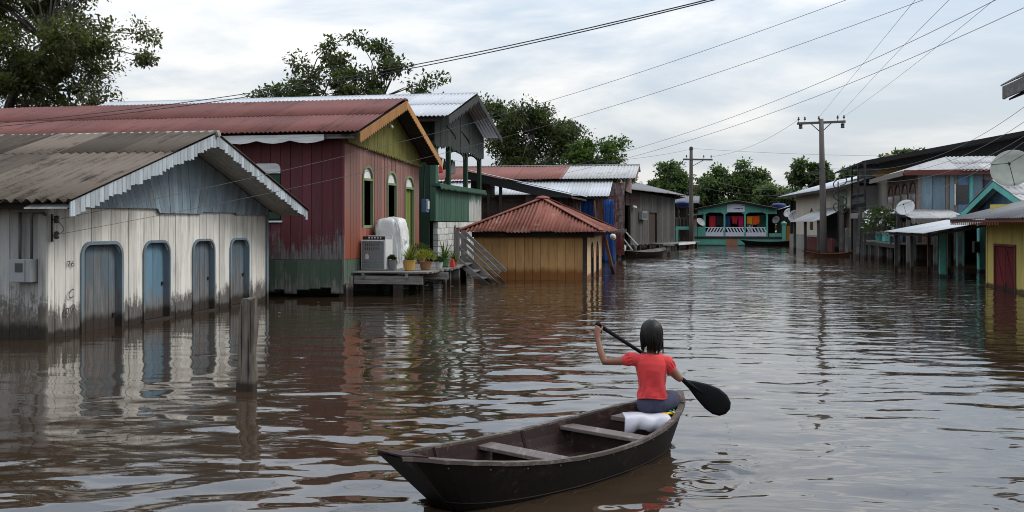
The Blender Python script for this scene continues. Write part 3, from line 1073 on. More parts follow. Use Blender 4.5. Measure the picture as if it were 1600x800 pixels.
    box('case', 'box_grey', B, -10.29, -9.93, 13.30, 13.49, 0.87, 1.22, bevel=0.012)
    box('lid_seam', 'conduit', B, -10.02, -10.012, 13.295, 13.301, 0.88, 1.21)
    box('meter_window', 'glass_dark', B, -10.18, -10.06, 13.287, 13.302, 1.03, 1.16)
    MB().tube([(-10.20, 13.43, 1.22), (-10.20, 13.43, 1.95)], 0.022, 8).build('conduit', 'conduit', B, smooth=True)
    MB().tube([(-10.00, 13.43, 1.22), (-10.00, 13.43, 1.84), (-9.97, 13.42, 1.91), (-9.90, 13.40, 1.93), (-9.80, 13.40, 1.92), (-9.74, 13.42, 1.88)], 0.022, 8).build('conduit', 'conduit', B, smooth=True)
    box('bracket', 'box_grey', B, -10.30, -9.72, 13.36, 13.40, 1.93, 2.0)
    K = thing('insulator_rack', 'two black wire insulators on the corner of the white house', 'insulator', (-9.76, 13.6, 1.5))
    box('bracket', 'black_metal', K, -9.775, -9.76, 13.57, 13.61, 1.48, 1.90)
    for z in (1.82, 1.58):
        MB().lathe([(0.01, -0.06), (0.035, -0.05), (0.04, -0.02), (0.022, 0), (0.04, 0.02), (0.035, 0.05), (0.01, 0.06)], (-9.70, 13.60, z), 10).build('spool', 'insulator', K, smooth=True)
        MB().tube([(-9.77, 13.6, z), (-9.70, 13.6, z)], 0.009, 6).build('pin', 'black_metal', K)
    MB().tube([(-9.69, 13.62, 1.80), (-9.66, 13.7, 1.70), (-9.67, 13.72, 1.64), (-9.69, 13.62, 1.59)], 0.005, 5).build('jumper_wire', 'wire_black', K)


white_house()


# ------------------------------------------------------------------ red house
def red_house():
    T = thing('wooden_house', 'maroon and rust-red board house with long red corrugated roof and open arched windows', 'house', (-8.4, 25.6, 0))
    A = (22.45, 28.84)
    ops = [(23.81, 24.49, 1.70, 3.18, 'arch', 0.26), (25.76, 26.5, 1.58, 3.14, 'arch', 0.26), (27.4, 28.17, 0.62, 3.09, 'arch', 0.26)]
    ry, rz, ey0, ez0, ey1, ez1 = 25.7, 5.06, 22.0, 3.88, 29.4, 3.62
    skirt = lambda y: 3.74 - 0.04 * (y - 22.45)
    board_wall(T, 'red_front', 'Y', -8.4, A[0], A[1], 0.9, lambda y: skirt(y) + 0.1, 0.21, openings=ops, seed=11, jit=0.006, gap=0.014)
    board_wall(T, 'green_skirt', 'Y', -8.4, A[0], A[1], 0.36, 0.893, 0.24, seed=12, jag=0.06)
    for i, op in enumerate(ops):
        a0, a1, z0, z1, k, r = op
        zt = z1 - 0.33
        if i < 2:
            wn = box('window', 'green_frame', T, -8.43, -8.39, a0, a1, z0 - 0.05, z0 + 0.02)
            box('jamb', 'green_frame', wn, -8.50, -8.43, a0 + 0.002, a0 + 0.03, z0 + 0.02, zt)
        else:
            wn = panel_boards('door', 'green_door', T, 'Y', -8.46, (a0, a1, z0, zt, 'flat', 0), 4, seed=2)
        box('transom_bar', 'green_frame', wn, -8.46, -8.375, a0, a1, zt, zt + 0.06)
        frame('window_frame' if i < 2 else 'door_frame', 'green_frame', wn, 'Y', -8.4, op, 0.06, 0.035)
        P = frame_path(a0 + 0.01, a1 - 0.01, zt + 0.06, z1 - 0.005, 'arch', r)
        MB().prism([(-8.42, a, z) for a, z in P], (-0.015, 0, 0)).build('transom_panel', 'white_trim', wn)
    # open shutter leaf inside the first windows, seen in the dark
    tz = lambda y: (rz - 0.10) - ((rz - ez0) / (ry - ey0) * (ry - y) if y < ry else (rz - ez1) / (ey1 - ry) * (y - ry))
    board_wall(T, 'olive_gable', 'Y', -8.34, 22.5, 28.8, skirt, tz, 0.16, th=0.02, seed=14, name='gable_board')
    valance('gable_trim', 'olive_gable', T, (-8.33, 22.5, skirt(22.5) + 0.03), (-8.33, 28.8, skirt(28.8) + 0.03), 0.05, 0.14, 0.08, shape='scallop')
    MB().lathe([(0.04, 0), (0.06, 0.03), (0.05, 0.09), (0.02, 0.12)], (-8.20, 25.4, 4.35), 10, axis=(0.6, -0.5, -0.3)).build('lamp', 'white_enamel', T, smooth=True)
    # side towards the viewer
    win = (-10.74, -10.0, 1.83, 3.22, 'round', 0.14)
    board_wall(T, 'red_side', 'X', 22.47, -17.5, -8.42, 0.9, 3.86, 0.27, out=-1, openings=[win], seed=16, jit=0.006, gap=0.014)
    board_wall(T, 'green_skirt', 'X', 22.46, -17.5, -8.42, 0.26, 0.893, 0.29, out=-1, seed=17, jag=0.2)
    wn = box('window', 'dark_void', T, -10.72, -10.02, 22.50, 22.52, 1.83, 2.95)
    P = frame_path(win[0] + .01, win[1] - .01, 2.97, 3.21, 'round', 0.13)
    MB().prism([(a, 22.46, z) for a, z in P], (0, 0.02, 0)).build('transom_panel', 'white_trim', wn)
    box('pane', 'green_dark', wn, -10.72, -10.02, 22.485, 22.495, 1.88, 2.94)
    box('sill', 'white_trim', wn, -10.78, -9.96, 22.42, 22.49, 1.79, 1.83)
    box('corner_trim', 'red_side', T, -8.43, -8.375, 22.425, 22.455, 0.3, 3.74)
    for x0, x1, y0, y1 in ((-19.9, -8.5, 28.78, 28.84), (-20, -19.9, 22.5, 28.84), (-19.9, -17.5, 22.48, 22.52)):
        box('wall', 'red_side', T, x0, x1, y0, y1, 0.4, 3.6)
    box('floor', 'dark_wood', T, -19.9, -8.5, 22.55, 28.75, 0.38, 0.5)
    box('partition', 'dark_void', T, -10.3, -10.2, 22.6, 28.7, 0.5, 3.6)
    for x in (-8.5, -11, -13.5, -16):
        for y in (22.75, 25.5, 28.5):
            box('stilt', 'grey_planks', T, x - 0.09, x + 0.09, y - 0.09, y + 0.09, -0.9, 0.38)
    # roof
    corr_roof(T, 'red_sheet', (-7.86, ry, rz + 0.03), (-1, 0, 0), (0, ey0 - ry, ez0 - rz), 13.5, math.hypot(ry - ey0, rz - ez0) + 0.06, sw=0.95, pitch=0.11, amp=0.021, seed=21, splits=[0, 0.52, 1.0])
    corr_roof(T, 'red_sheet', (-7.86, ry, rz + 0.03), (-1, 0, 0), (0, ey1 - ry, ez1 - rz), 13.5, math.hypot(ey1 - ry, rz - ez1) + 0.06, sw=0.95, pitch=0.10, amp=0.014, seed=22, rows=1)
    MB().prism([(-7.82, ry - 0.14, rz - 0.01), (-7.82, ry, rz + 0.06), (-7.82, ry + 0.14, rz - 0.01), (-7.82, ry, rz + 0.04)], (-13.5, 0, 0)).build('ridge_cap', 'red_sheet', T)
    valance('bargeboard', 'orange_barge', T, (-7.84, ey0, ez0 + 0.0), (-7.84, ry, rz + 0.0), 0.24, 0.16, 0.05, shape='scallop')
    valance('bargeboard', 'orange_barge', T, (-7.84, ry, rz + 0.0), (-7.84, ey1, ez1 + 0.0), 0.20, 0.16, 0.05, shape='scallop')
    for i in range(4):
        x0 = -8.30 + i * 0.115
        for (ya, za, yb, zb) in ((ey0, ez0, ry, rz), (ry, rz, ey1, ez1)):
            MB().prism([(x0, ya, za - 0.05), (x0, yb, zb - 0.05), (x0, yb, zb - 0.07), (x0, ya, za - 0.07)], (0.11, 0, 0)).build('soffit_board', 'dark_wood', T)
    valance('fascia', 'white_trim', T, (-15.5, 22.03, 3.85), (-8.72, 22.03, 3.85), 0.17, 0.85, 0.07, shape='scallop', normal=(0, -1, 0))
    beam('eave_beam', 'grey_beam', T, (-19, 22.12, 3.80), (-8.0, 22.12, 3.80), 0.07, 0.10)


red_house()


# ------------------------------------------------------------------ deck, stairs and the things on it
def deck():
    T = thing('wooden_deck', 'grey plank landing stage on posts in front of the red house', 'deck', (-7.4, 26, 0))
    rnd = random.Random(31)
    y = 22.95
    edge = lambda y: -6.45 - 0.10 * (y - 23)
    while y < 29.3:
        wd = rnd.uniform(0.19, 0.24)
        sag = 0.03 * math.sin((y - 22.9) / 6.3 * math.pi)
        x1 = edge(y) + rnd.uniform(-0.06, 0.08)
        if y > 24.8:
            x1 += 0.12
        MB().prism([(-8.36, y, 0.60), (x1, y, 0.60 - sag), (x1, y + wd - 0.012, 0.60 - sag), (-8.36, y + wd - 0.012, 0.60)], (0, 0, -0.035)).build('plank', 'grey_beam', T)
        y += wd
    beam('edge_beam', 'grey_beam', T, (-8.34, 23.02, 0.40), (-6.62, 23.02, 0.40), 0.06, 0.20)
    beam('edge_beam', 'grey_beam', T, (-7.0, 24.4, 0.44), (-6.35, 24.4, 0.44), 0.06, 0.18)
    beam('joist', 'grey_beam', T, (-7.0, 22.95, 0.50), (-7.3, 29.2, 0.50), 0.07, 0.12)
    beam('joist', 'grey_beam', T, (-8.1, 22.95, 0.50), (-8.1, 29.2, 0.50), 0.07, 0.12)
    for x, yy, w_ in ((-8.42, 22.9, 0.15), (-7.27, 23.15, 0.22), (-7.0, 24.3, 0.07), (-6.75, 25.6, 0.07), (-6.95, 26.6, 0.2), (-7.0, 27.9, 0.14), (-7.1, 29.1, 0.16), (-8.2, 25.6, 0.14), (-8.2, 28.4, 0.14)):
        box('post', 'grey_planks', T, x - w_ / 2, x + w_ / 2, yy - 0.06, yy + 0.06, -0.9, 0.50)
    box('side_board', 'grey_planks', T, -7.25, -6.75, 27.2, 27.24, 0.02, 0.42)
    box('side_board', 'grey_planks', T, -8.9, -8.2, 23.5, 23.54, 0.14, 0.30)

    S = thing('staircase', 'steep grey plank stairs with double handrail going down into the water', 'stairs', (-6.5, 28.7, 0))
    ya, yb = 28.2, 29.1
    p0, p1 = Vector((-7.05, 0, 0.68)), Vector((-5.80, 0, -0.36))
    for y in (ya, yb):
        MB().beam((p0.x, y, p0.z), (p1.x, y, p1.z), 0.05, 0.17).build('stringer', 'grey_beam', S)
        MB().beam((p0.x, y - 0.03, p0.z + 0.82), (p1.x + 0.02, y - 0.03, p1.z + 0.70), 0.05, 0.09).build('handrail', 'grey_beam', S)
        MB().beam((p0.x, y - 0.03, p0.z + 0.42), (p1.x + 0.02, y - 0.03, p1.z + 0.30), 0.05, 0.08).build('handrail', 'grey_beam', S)
        box('newel_post', 'grey_planks', S, -7.16, -7.00, y - 0.06, y + 0.06, 0.0, 1.56)
    for i in range(5):
        t = (i + 0.5) / 5
        q = p0.lerp(p1, t)
        box('tread', 'grey_beam', S, q.x - 0.12, q.x + 0.12, ya + 0.03, yb - 0.03, q.z - 0.02, q.z + 0.02)


deck()


def stove():
    T = thing('stove', 'old white and grey kitchen stove standing on the plank deck', 'stove', (-8.02, 23.9, 0.6))
    x0, x1, y0, y1, z0, z1 = -8.36, -7.72, 23.55, 24.12, 0.62, 1.36
    box('body', 'white_enamel', T, x0, x1, y0, y1, z0, z1, bevel=0.01)
    d = box('oven_door', 'stove_front', T, x0 + 0.03, x1 - 0.04, y0 - 0.025, y0 - 0.002, z0 + 0.17, z1 - 0.04, bevel=0.006)
    box('drawer', 'stove_front', T, x0 + 0.03, x1 - 0.04, y0 - 0.02, y0 - 0.002, z0 + 0.03, z0 + 0.155)
    for r in range(2):
        for i in range(7):
            xx = x0 + 0.12 + i * 0.055
            box('vent_slot', 'black_metal', d, xx, xx + 0.016, y0 - 0.029, y0 - 0.0255, z1 - 0.15 - r * 0.10, z1 - 0.09 - r * 0.10)
    MB().prism([(x0 + 0.12, y0 - 0.03, z0 + 0.27), (x0 + 0.20, y0 - 0.03, z0 + 0.25), (x0 + 0.22, y0 - 0.03, z0 + 0.33), (x0 + 0.18, y0 - 0.03, z0 + 0.40), (x0 + 0.13, y0 - 0.03, z0 + 0.38)], (0, 0.004, 0)).build('sticker', 'white_pot', d)
    box('control_panel', 'black_metal', T, x0 + 0.05, x1 - 0.02, y0 - 0.015, y0 + 0.02, z1 + 0.002, z1 + 0.085)
    for i in range(5):
        MB().lathe([(0.018, 0), (0.018, 0.02), (0.008, 0.025)], (x0 + 0.22 + i * 0.075, y0 - 0.015, z1 + 0.045), 8, axis=(0, -1, 0)).build('knob', 'white_enamel', T)
    MB().tube([(x0 + 0.05, y0 - 0.05, z1 - 0.02), (x1 - 0.06, y0 - 0.05, z1 - 0.02)], 0.012, 6).build('door_handle', 'white_enamel', d)
    box('back_plate', 'white_enamel', T, x0, x1, y1 - 0.04, y1, z1 + 0.001, z1 + 0.10)
    for sx in (x0 + 0.05, x1 - 0.05):
        for sy in (y0 + 0.05, y1 - 0.05):
            box('foot', 'black_metal', T, sx - 0.02, sx + 0.02, sy - 0.02, sy + 0.02, 0.59, 0.62)


stove()


def covered_machine():
    T = thing('covered_washing_machine', 'bulky appliance wrapped in crumpled white plastic behind the stove', 'appliance', (-7.85, 24.75, 0.6))
    box('cabinet', 'white_enamel', T, -8.22, -7.72, 24.45, 25.0, 0.60, 1.55)
    rnd = random.Random(8)
    rings = []
    n = 72
    prof = [(1.02, 0.86), (1.04, 1.0), (1.02, 1.1), (1.03, 1.2), (1.0, 1.3), (1.02, 1.4), (0.98, 1.5), (1.0, 1.6), (0.97, 1.68), (0.95, 1.76), (0.86, 1.84), (0.66, 1.89), (0.4, 1.90), (0.2, 1.92), (0.02, 1.91)]
    for s, z0 in prof:
        r = []
        for k in range(n):
            z = z0
            a = 2 * math.pi * k / n
            e = 0.34
            cxx, cyy = math.cos(a), math.sin(a)
            xx = 0.50 * math.copysign(abs(cxx) ** e, cxx)
            yy = 0.45 * math.copysign(abs(cyy) ** e, cyy)
            wob = 0.97 + 0.045 * math.sin(5 * a + z * 3) + 0.055 * (abs(math.sin(7 * a - z * 2.2)) - 0.5) + 0.03 * math.sin(19 * a + z * 6) + rnd.uniform(-0.02, 0.02)
            if z > 1.8:
                wob = 1 + (wob - 1) * 0.6
            z = z0 + rnd.uniform(-0.02, 0.02) * (z0 < 1.9)
            zl = z + (0.10 * math.sin(3 * a + 1) + 0.05 * math.sin(7 * a)) * (1 if z < 0.9 else 0.15)
            zl -= 0.10 * max(0, -xx - 0.1) * (1 if z > 1.6 else 0)
            r.append((-7.97 + 0.74 * xx * s * wob + 0.05 * (1.9 - z), 24.72 + 0.85 * yy * s * wob, zl))
        rings.append(r)
    o = loft(rings[::1], False).build('plastic_cover', 'plastic_cover', T, smooth=True)
    o['label'] = 'crumpled white plastic sheet'
    # a tail of plastic hanging at the street side
    def tail(u, v):
        return (-7.56 + 0.05 * math.sin(9 * v + 3 * u) + 0.03 * u, 24.5 + 0.25 * u + 0.03 * math.sin(12 * v), 1.35 - 0.45 * v + 0.04 * math.sin(8 * u))
    t = MB().grid(tail, 6, 10).build('plastic_tail', 'plastic_cover', T, smooth=True)
    m = t.modifiers.new('thickness', 'SOLIDIFY')
    m.thickness = 0.004


covered_machine()


def leaves_mesh(pts, dirs, size, rnd, aspect=0.42, droop=0.3):
    """leaf blades: folded rhombs, 4 triangles as two quads"""
    mb = MB()
    for p, d in zip(pts, dirs):
        p, d = Vector(p), Vector(d)
        d.z -= droop
        if d.length < 1e-3:
            d = Vector((1, 0, 0))
        d.normalize()
        s = d.cross(Vector((rnd.uniform(-.5, .5), rnd.uniform(-.5, .5), 1))).normalized()
        l = size * rnd.uniform(0.7, 1.3)
        wv = s * (l * aspect * 0.5)
        up = s.cross(d) * (l * 0.06)
        mb.add([p, p + d * (l * 0.45) + wv + up, p + d * l, p + d * (l * 0.45) - wv + up], [(0, 1, 2, 3)])
    return mb


def pot_plant(loc, r, h, potmat, leafmat, label, style='bush', ph=0.3, seed=0, name='potted_plant'):
    rnd = random.Random(seed)
    T = thing(name, label, 'potted plant', loc, group='potted plants on the deck')
    x, y, z = loc
    MB().lathe([(r * 0.72, 0), (r * 0.8, 0.02), (r, h * 0.94), (r * 1.06, h * 0.95), (r * 1.06, h), (r * 0.9, h), (r * 0.85, h * 0.9)], loc, 14).build('pot', potmat, T, smooth=False)
    pts, dirs = [], []
    if style == 'bush':
        for i in range(320):
            a, b = rnd.uniform(0, 6.28), math.acos(rnd.uniform(-0.2, 1))
            q = rnd.uniform(0.3, 1) ** 0.5
            d = Vector((math.cos(a) * math.sin(b), math.sin(a) * math.sin(b), math.cos(b) * 0.8))
            pts.append(Vector((x, y, z + h + ph * 0.3)) + d * ph * q)
            dirs.append(d + Vector((rnd.uniform(-.5, .5), rnd.uniform(-.5, .5), rnd.uniform(0, .8))))
        leaves_mesh(pts, dirs, 0.085, rnd, 0.4, 0).build('foliage', leafmat, T)
    else:
        mb = MB()
        for i in range(36):
            a = rnd.uniform(0, 6.28)
            L = ph * rnd.uniform(0.8, 1.4)
            tilt = rnd.uniform(0.15, 1.1)
            d = Vector((math.cos(a), math.sin(a), 0))
            s = Vector((-math.sin(a), math.cos(a), 0))
            prev = None
            for k in range(5):
                t = k / 4
                c = Vector((x, y, z + h * 0.9)) + d * (L * math.sin(tilt) * t) + Vector((0, 0, L * (math.cos(tilt) * t - 0.35 * t * t * math.sin(tilt))))
                wd = 0.028 * (1 - t) ** 0.6 + 0.002
                cur = (c - s * wd, c + s * wd)
                if prev:
                    mb.add([prev[0], prev[1], cur[1], cur[0]], [(0, 1, 2, 3)])
                prev = cur
        mb.build('foliage', leafmat, T)
    MB().tube([(x, y, z + h * 0.7), (x + 0.01, y, z + h + ph * 0.3)], 0.012, 6).build('stem', 'bark', T)
    return T


pot_plant((-7.62, 23.75, 0.6), 0.10, 0.26, 'grey_can', 'leaf_dark', 'low grey tin of soil right beside the stove', 'bush', 0.05, 1)
pot_plant((-7.12, 23.6, 0.6), 0.15, 0.26, 'yellow_pot', 'leaf_yellow', 'spiky yellow-green plant in the square ochre pot nearest the stove', 'spike', 0.36, 2)
pot_plant((-6.88, 24.2, 0.6), 0.16, 0.20, 'clay_pot', 'leaf_yellow', 'rounded golden bushy plant in a clay pot', 'bush', 0.25, 3)
pot_plant((-6.72, 24.9, 0.6), 0.10, 0.16, 'white_pot', 'leaf_mid', 'small plant in a white pot between the golden bush and the green pot', 'bush', 0.09, 4)
pot_plant((-6.85, 25.9, 0.6), 0.15, 0.22, 'green_pot', 'leaf_light', 'spiky light green plant in a green pot', 'spike', 0.42, 5)
pot_plant((-6.72, 26.5, 0.6), 0.10, 0.12, 'clay_pot', 'leaf_light', 'spiky seedling at the far end of the row of pots', 'spike', 0.30, 6)
pot_plant((-8.1, 28.0, 0.6), 0.13, 0.2, 'clay_pot', 'leaf_mid', 'tall thin leafy plant beside the green door', 'bush', 0.32, 7)
_b = MB()
_b.add([(-6.66, 25.70, 0.60), (-6.52, 25.68, 0.60), (-6.50, 25.80, 0.60), (-6.65, 25.82, 0.60), (-6.64, 25.71, 0.80), (-6.55, 25.70, 0.84), (-6.53, 25.77, 0.78), (-6.62, 25.80, 0.82)],
       [(3, 2, 1, 0), (4, 5, 6, 7), (0, 1, 5, 4), (1, 2, 6, 5), (2, 3, 7, 6), (3, 0, 4, 7)])
_b = _b.build('plastic_bag', 'red_pack', None, bevel=0.015)
tag(_b, 'red packet standing among the flower pots', 'bag')
_pm = MB().box(-8.36, -8.2, 28.92, 29.22, 2.1, 2.5).build('meter_box', 'panel_blue', None, bevel=0.01)
tag(_pm, 'small blue meter box at the far corner of the red house', 'meter box')
_pc = MB().box(-8.198, -8.17, 28.97, 29.16, 2.2, 2.45).build('cover', 'white_pot', _pm)
_pc['label'] = 'pale cover of the meter'
MB().tube([(-8.3, 29.05, 2.5), (-8.32, 29.05, 2.9), (-8.30, 29.1, 3.5)], 0.02, 6).build('conduit', 'black_metal', _pm)


# ------------------------------------------------------------------ green two-storey house with balcony
def garment(name, mat, label, p0, p1, drop, seed, cat='laundry', group=None, waves=3, taper=0.0, amp=0.04):
    """a piece of washing hung from the line between p0 and p1"""
    rnd = random.Random(seed)
    p0, p1 = Vector(p0), Vector(p1)
    d = p1 - p0
    nrm = Vector((-d.y, d.x, 0)).normalized()
    ph = rnd.uniform(0, 6)

    def fn(u, v):
        c = 0.5 + (u - 0.5) * (1 - taper * v)
        q = p0 + d * c
        q = q + nrm * (amp * math.sin(u * waves * 6.28 + ph) * (0.25 + v)) + Vector((0, 0, -drop * v * (1 + 0.06 * math.sin(u * 5 + ph)) - 0.02 * math.sin(u * math.pi)))
        return q
    o = MB().grid(fn, 14, 8).build(name, mat, None, smooth=True)
    m = o.modifiers.new('thickness', 'SOLIDIFY')
    m.thickness = 0.008
    tag(o, label, cat, group)
    return o


def green_house():
    T = thing('wooden_house', 'two-storey green board house with open balcony and grey metal gable roof', 'house', (-8.4, 34, 0))
    A0, A1 = 30.55, 37.33
    ry, rz, ey0, ez0, ey1, ez1 = 33.5, 6.2, 29.5, 5.03, 37.65, 5.05
    board_wall(T, 'green_boards', 'Y', -8.4, A0 + 0.35, 35.3, 1.84, 2.95, 0.3, seed=41, jit=0.004, gap=0.012)
    board_wall(T, 'green_peeled', 'Y', -8.4, 35.3, A1, 1.84, 2.95, 0.26, seed=42, jit=0.004)
    box('corner_post', 'green_boards', T, -8.55, -8.36, A0, A0 + 0.34, 1.84, 4.4)
    board_wall(T, 'green_dark', 'X', A0 + 0.02, -13.5, -8.56, 0.15, 4.95, 0.34, out=-1, seed=43)
    # cast ledge with dentils
    box('ledge', 'green_boards', T, -8.5, -8.22, A0 - 0.02, A1 + 0.05, 2.95, 3.04)
    valance('ledge_trim', 'green_boards', T, (-8.21, A0, 2.95), (-8.21, A1 + 0.05, 2.95), 0.07, 0.16, 0.07, shape='saw')
    # rendered block wall below
    rnd = random.Random(44)
    for r in range(8):
        z0 = 0.22 + r * 0.2
        y = 31.0 - (r % 2) * 0.2
        while y < 36.6:
            y1 = y + 0.42
            ya, yb = max(y, 31.0), min(y1, 36.6)
            if not (33.2 < (ya + yb) / 2 < 34.0 and r < 7) and yb - ya > 0.1:
                MB().box(-8.56, -8.41 + rnd.uniform(-0.015, 0.015), ya + 0.006, yb - 0.006, z0 + 0.006, z0 + 0.194).build('block', 'white_blocks', T)
            y = y1
    box('door_post', 'grey_planks', T, -8.5, -8.38, 33.2, 33.32, 0.2, 1.7)
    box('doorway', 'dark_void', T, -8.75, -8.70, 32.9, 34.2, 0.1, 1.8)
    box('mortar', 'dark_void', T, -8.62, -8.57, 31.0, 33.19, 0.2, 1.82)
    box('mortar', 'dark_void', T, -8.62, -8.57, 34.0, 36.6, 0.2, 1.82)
    beam('leaning_board', 'grey_planks', T, (-8.3, 33.3, 1.0), (-7.9, 34.3, 0.3), 0.12, 0.03)
    for x0, x1, y0, y1, z0, z1 in ((-13.6, -8.6, 37.27, 37.33, 0.1, 3.0), (-13.6, -13.5, A0, 37.33, 0.1, 5.0), (-20.0, -13.6, 30.6, 30.7, 0.2, 5.0)):
        box('wall', 'green_dark', T, x0, x1, y0, y1, z0, z1)
    box('balcony_floor', 'dark_wood', T, -13.5, -8.45, A0 + 0.05, A1 - 0.07, 2.5, 2.62)
    box('ceiling', 'dark_wood', T, -13.5, -8.36, A0 + 0.05, A1 - 0.07, 4.98, 5.02)
    box('inner_wall', 'green_dark', T, -12.6, -12.5, A0 + 0.06, 34.0, 2.62, 4.97)
    box('floor_beam', 'dark_wood', T, -8.7, -8.5, 31, 37, 0.0, 0.18)
    for y in (32.3, 34.75, 36.95):
        box('balcony_post', 'green_dark', T, -8.47, -8.33, y - 0.09, y + 0.09, 3.04, 4.7)
    for x in (-10.4, -12.4):
        box('balcony_post', 'green_dark', T, x - 0.07, x + 0.07, 37.1, 37.25, 3.0, 5.0)
    # arched valance between the posts, gable boarding above
    tz = lambda y: (rz - 0.10) - ((rz - ez0) / (ry - ey0) * (ry - y) if y < ry else (rz - ez1) / (ey1 - ry) * (y - ry))
    def saw(y):
        return 4.20 + 0.10 * abs(((y / 0.34) % 1) * 2 - 1) + 0.05 * math.sin(y * 2.2)
    board_wall(T, 'charcoal_valance', 'Y', -8.30, 30.2, 37.35, saw, tz, 0.34, th=0.03, seed=45, name='gable_board', jit=0.01)
    for y0 in (31.6, 33.6):
        MB().prism([(-8.27, y0, 4.98), (-8.27, y0 + 1.2, 4.80), (-8.27, y0 + 1.25, 4.62), (-8.27, y0 + 1.1, 4.74)], (-0.02, 0, 0)).build('gable_ornament', 'dark_void', T)
    # arches between posts
    for a, b in ((32.39, 34.66), (34.84, 36.86)):
        m, h = (a + b) / 2, (b - a) / 2
        pts = [(-8.40, a, 4.30)] + [(-8.40, m - h * math.cos(math.pi * i / 8), 3.98 + 0.26 * math.sin(math.pi * i / 8)) for i in range(9)] + [(-8.40, b, 4.30)]
        MB().prism(pts, (-0.03, 0, 0)).build('arch_board', 'charcoal_valance', T)
    # roof
    corr_roof(T, 'zinc_sheet', (-7.68, ry, rz + 0.03), (-1, 0, 0), (0, ey0 - ry, ez0 - rz), 14.0, math.hypot(ry - ey0, rz - ez0) + 0.05, sw=1.0, pitch=0.13, amp=0.022, seed=46, rows=2)
    corr_roof(T, 'zinc_sheet', (-7.68, ry, rz + 0.03), (-1, 0, 0), (0, ey1 - ry, ez1 - rz), 14.0, math.hypot(ey1 - ry, rz - ez1) + 0.05, sw=1.0, pitch=0.125, amp=0.014, seed=47, rows=1)
    MB().tube([(-7.66, ry, rz + 0.05), (-21.7, ry, rz + 0.05)], 0.05, 6).build('ridge_cap', 'zinc_sheet', T)
    valance('bargeboard', 'charcoal_valance', T, (-7.66, ey0, ez0), (-7.66, ry, rz), 0.24, 0.2, 0.12, shape='saw')
    valance('bargeboard', 'charcoal_valance', T, (-7.66, ry, rz), (-7.66, ey1, ez1), 0.20, 0.2, 0.10, shape='saw')
    beam('eave_beam', 'dark_wood', T, (-21, 29.62, 4.97), (-7.9, 29.62, 4.97), 0.08, 0.12)
    # washing on the balcony
    ln = MB().tube([(-8.7, 32.0, 4.02), (-8.75, 33.5, 3.97), (-8.7, 35.6, 4.05)], 0.006, 5).build('clothes_line', 'wire_grey', None)
    tag(ln, 'clothes line strung across the green balcony', 'clothes line')
    for i, (mt, y0, y1, dr, lb) in enumerate((('cloth_grey', 31.95, 32.25, 0.6, 'dark grey cloth at the near end of the balcony washing line'), ('cloth_red', 32.45, 32.85, 0.5, 'bright red cloth hanging on the green balcony'), ('cloth_black', 32.9, 33.15, 0.35, 'small black cloth beside the red one on the balcony'), ('cloth_pink', 33.2, 33.55, 0.55, 'pale pink shirt on the balcony line'), ('cloth_grey', 33.6, 34.5, 0.45, 'wide grey cloth at the far end of the balcony washing line'))):
        garment('hanging_cloth', mt, lb, (-8.72, y0, 4.0), (-8.74, y1, 3.99), dr, 50 + i, 'laundry', 'washing on the green balcony', waves=1)
    g = garment('hanging_cloth', 'cloth_black', 'long black trousers hanging at the back of the green balcony', (-8.9, 31.6, 3.55), (-8.9, 32.1, 3.55), 0.5, 58, 'laundry', 'washing on the green balcony')
    brm = MB().beam((-8.8, 33.2, 3.05), (-8.7, 34.0, 4.0), 0.05, 0.05).build('leaning_pole', 'dark_wood', None)
    tag(brm, 'dark pole leaning inside the green balcony', 'pole')


green_house()


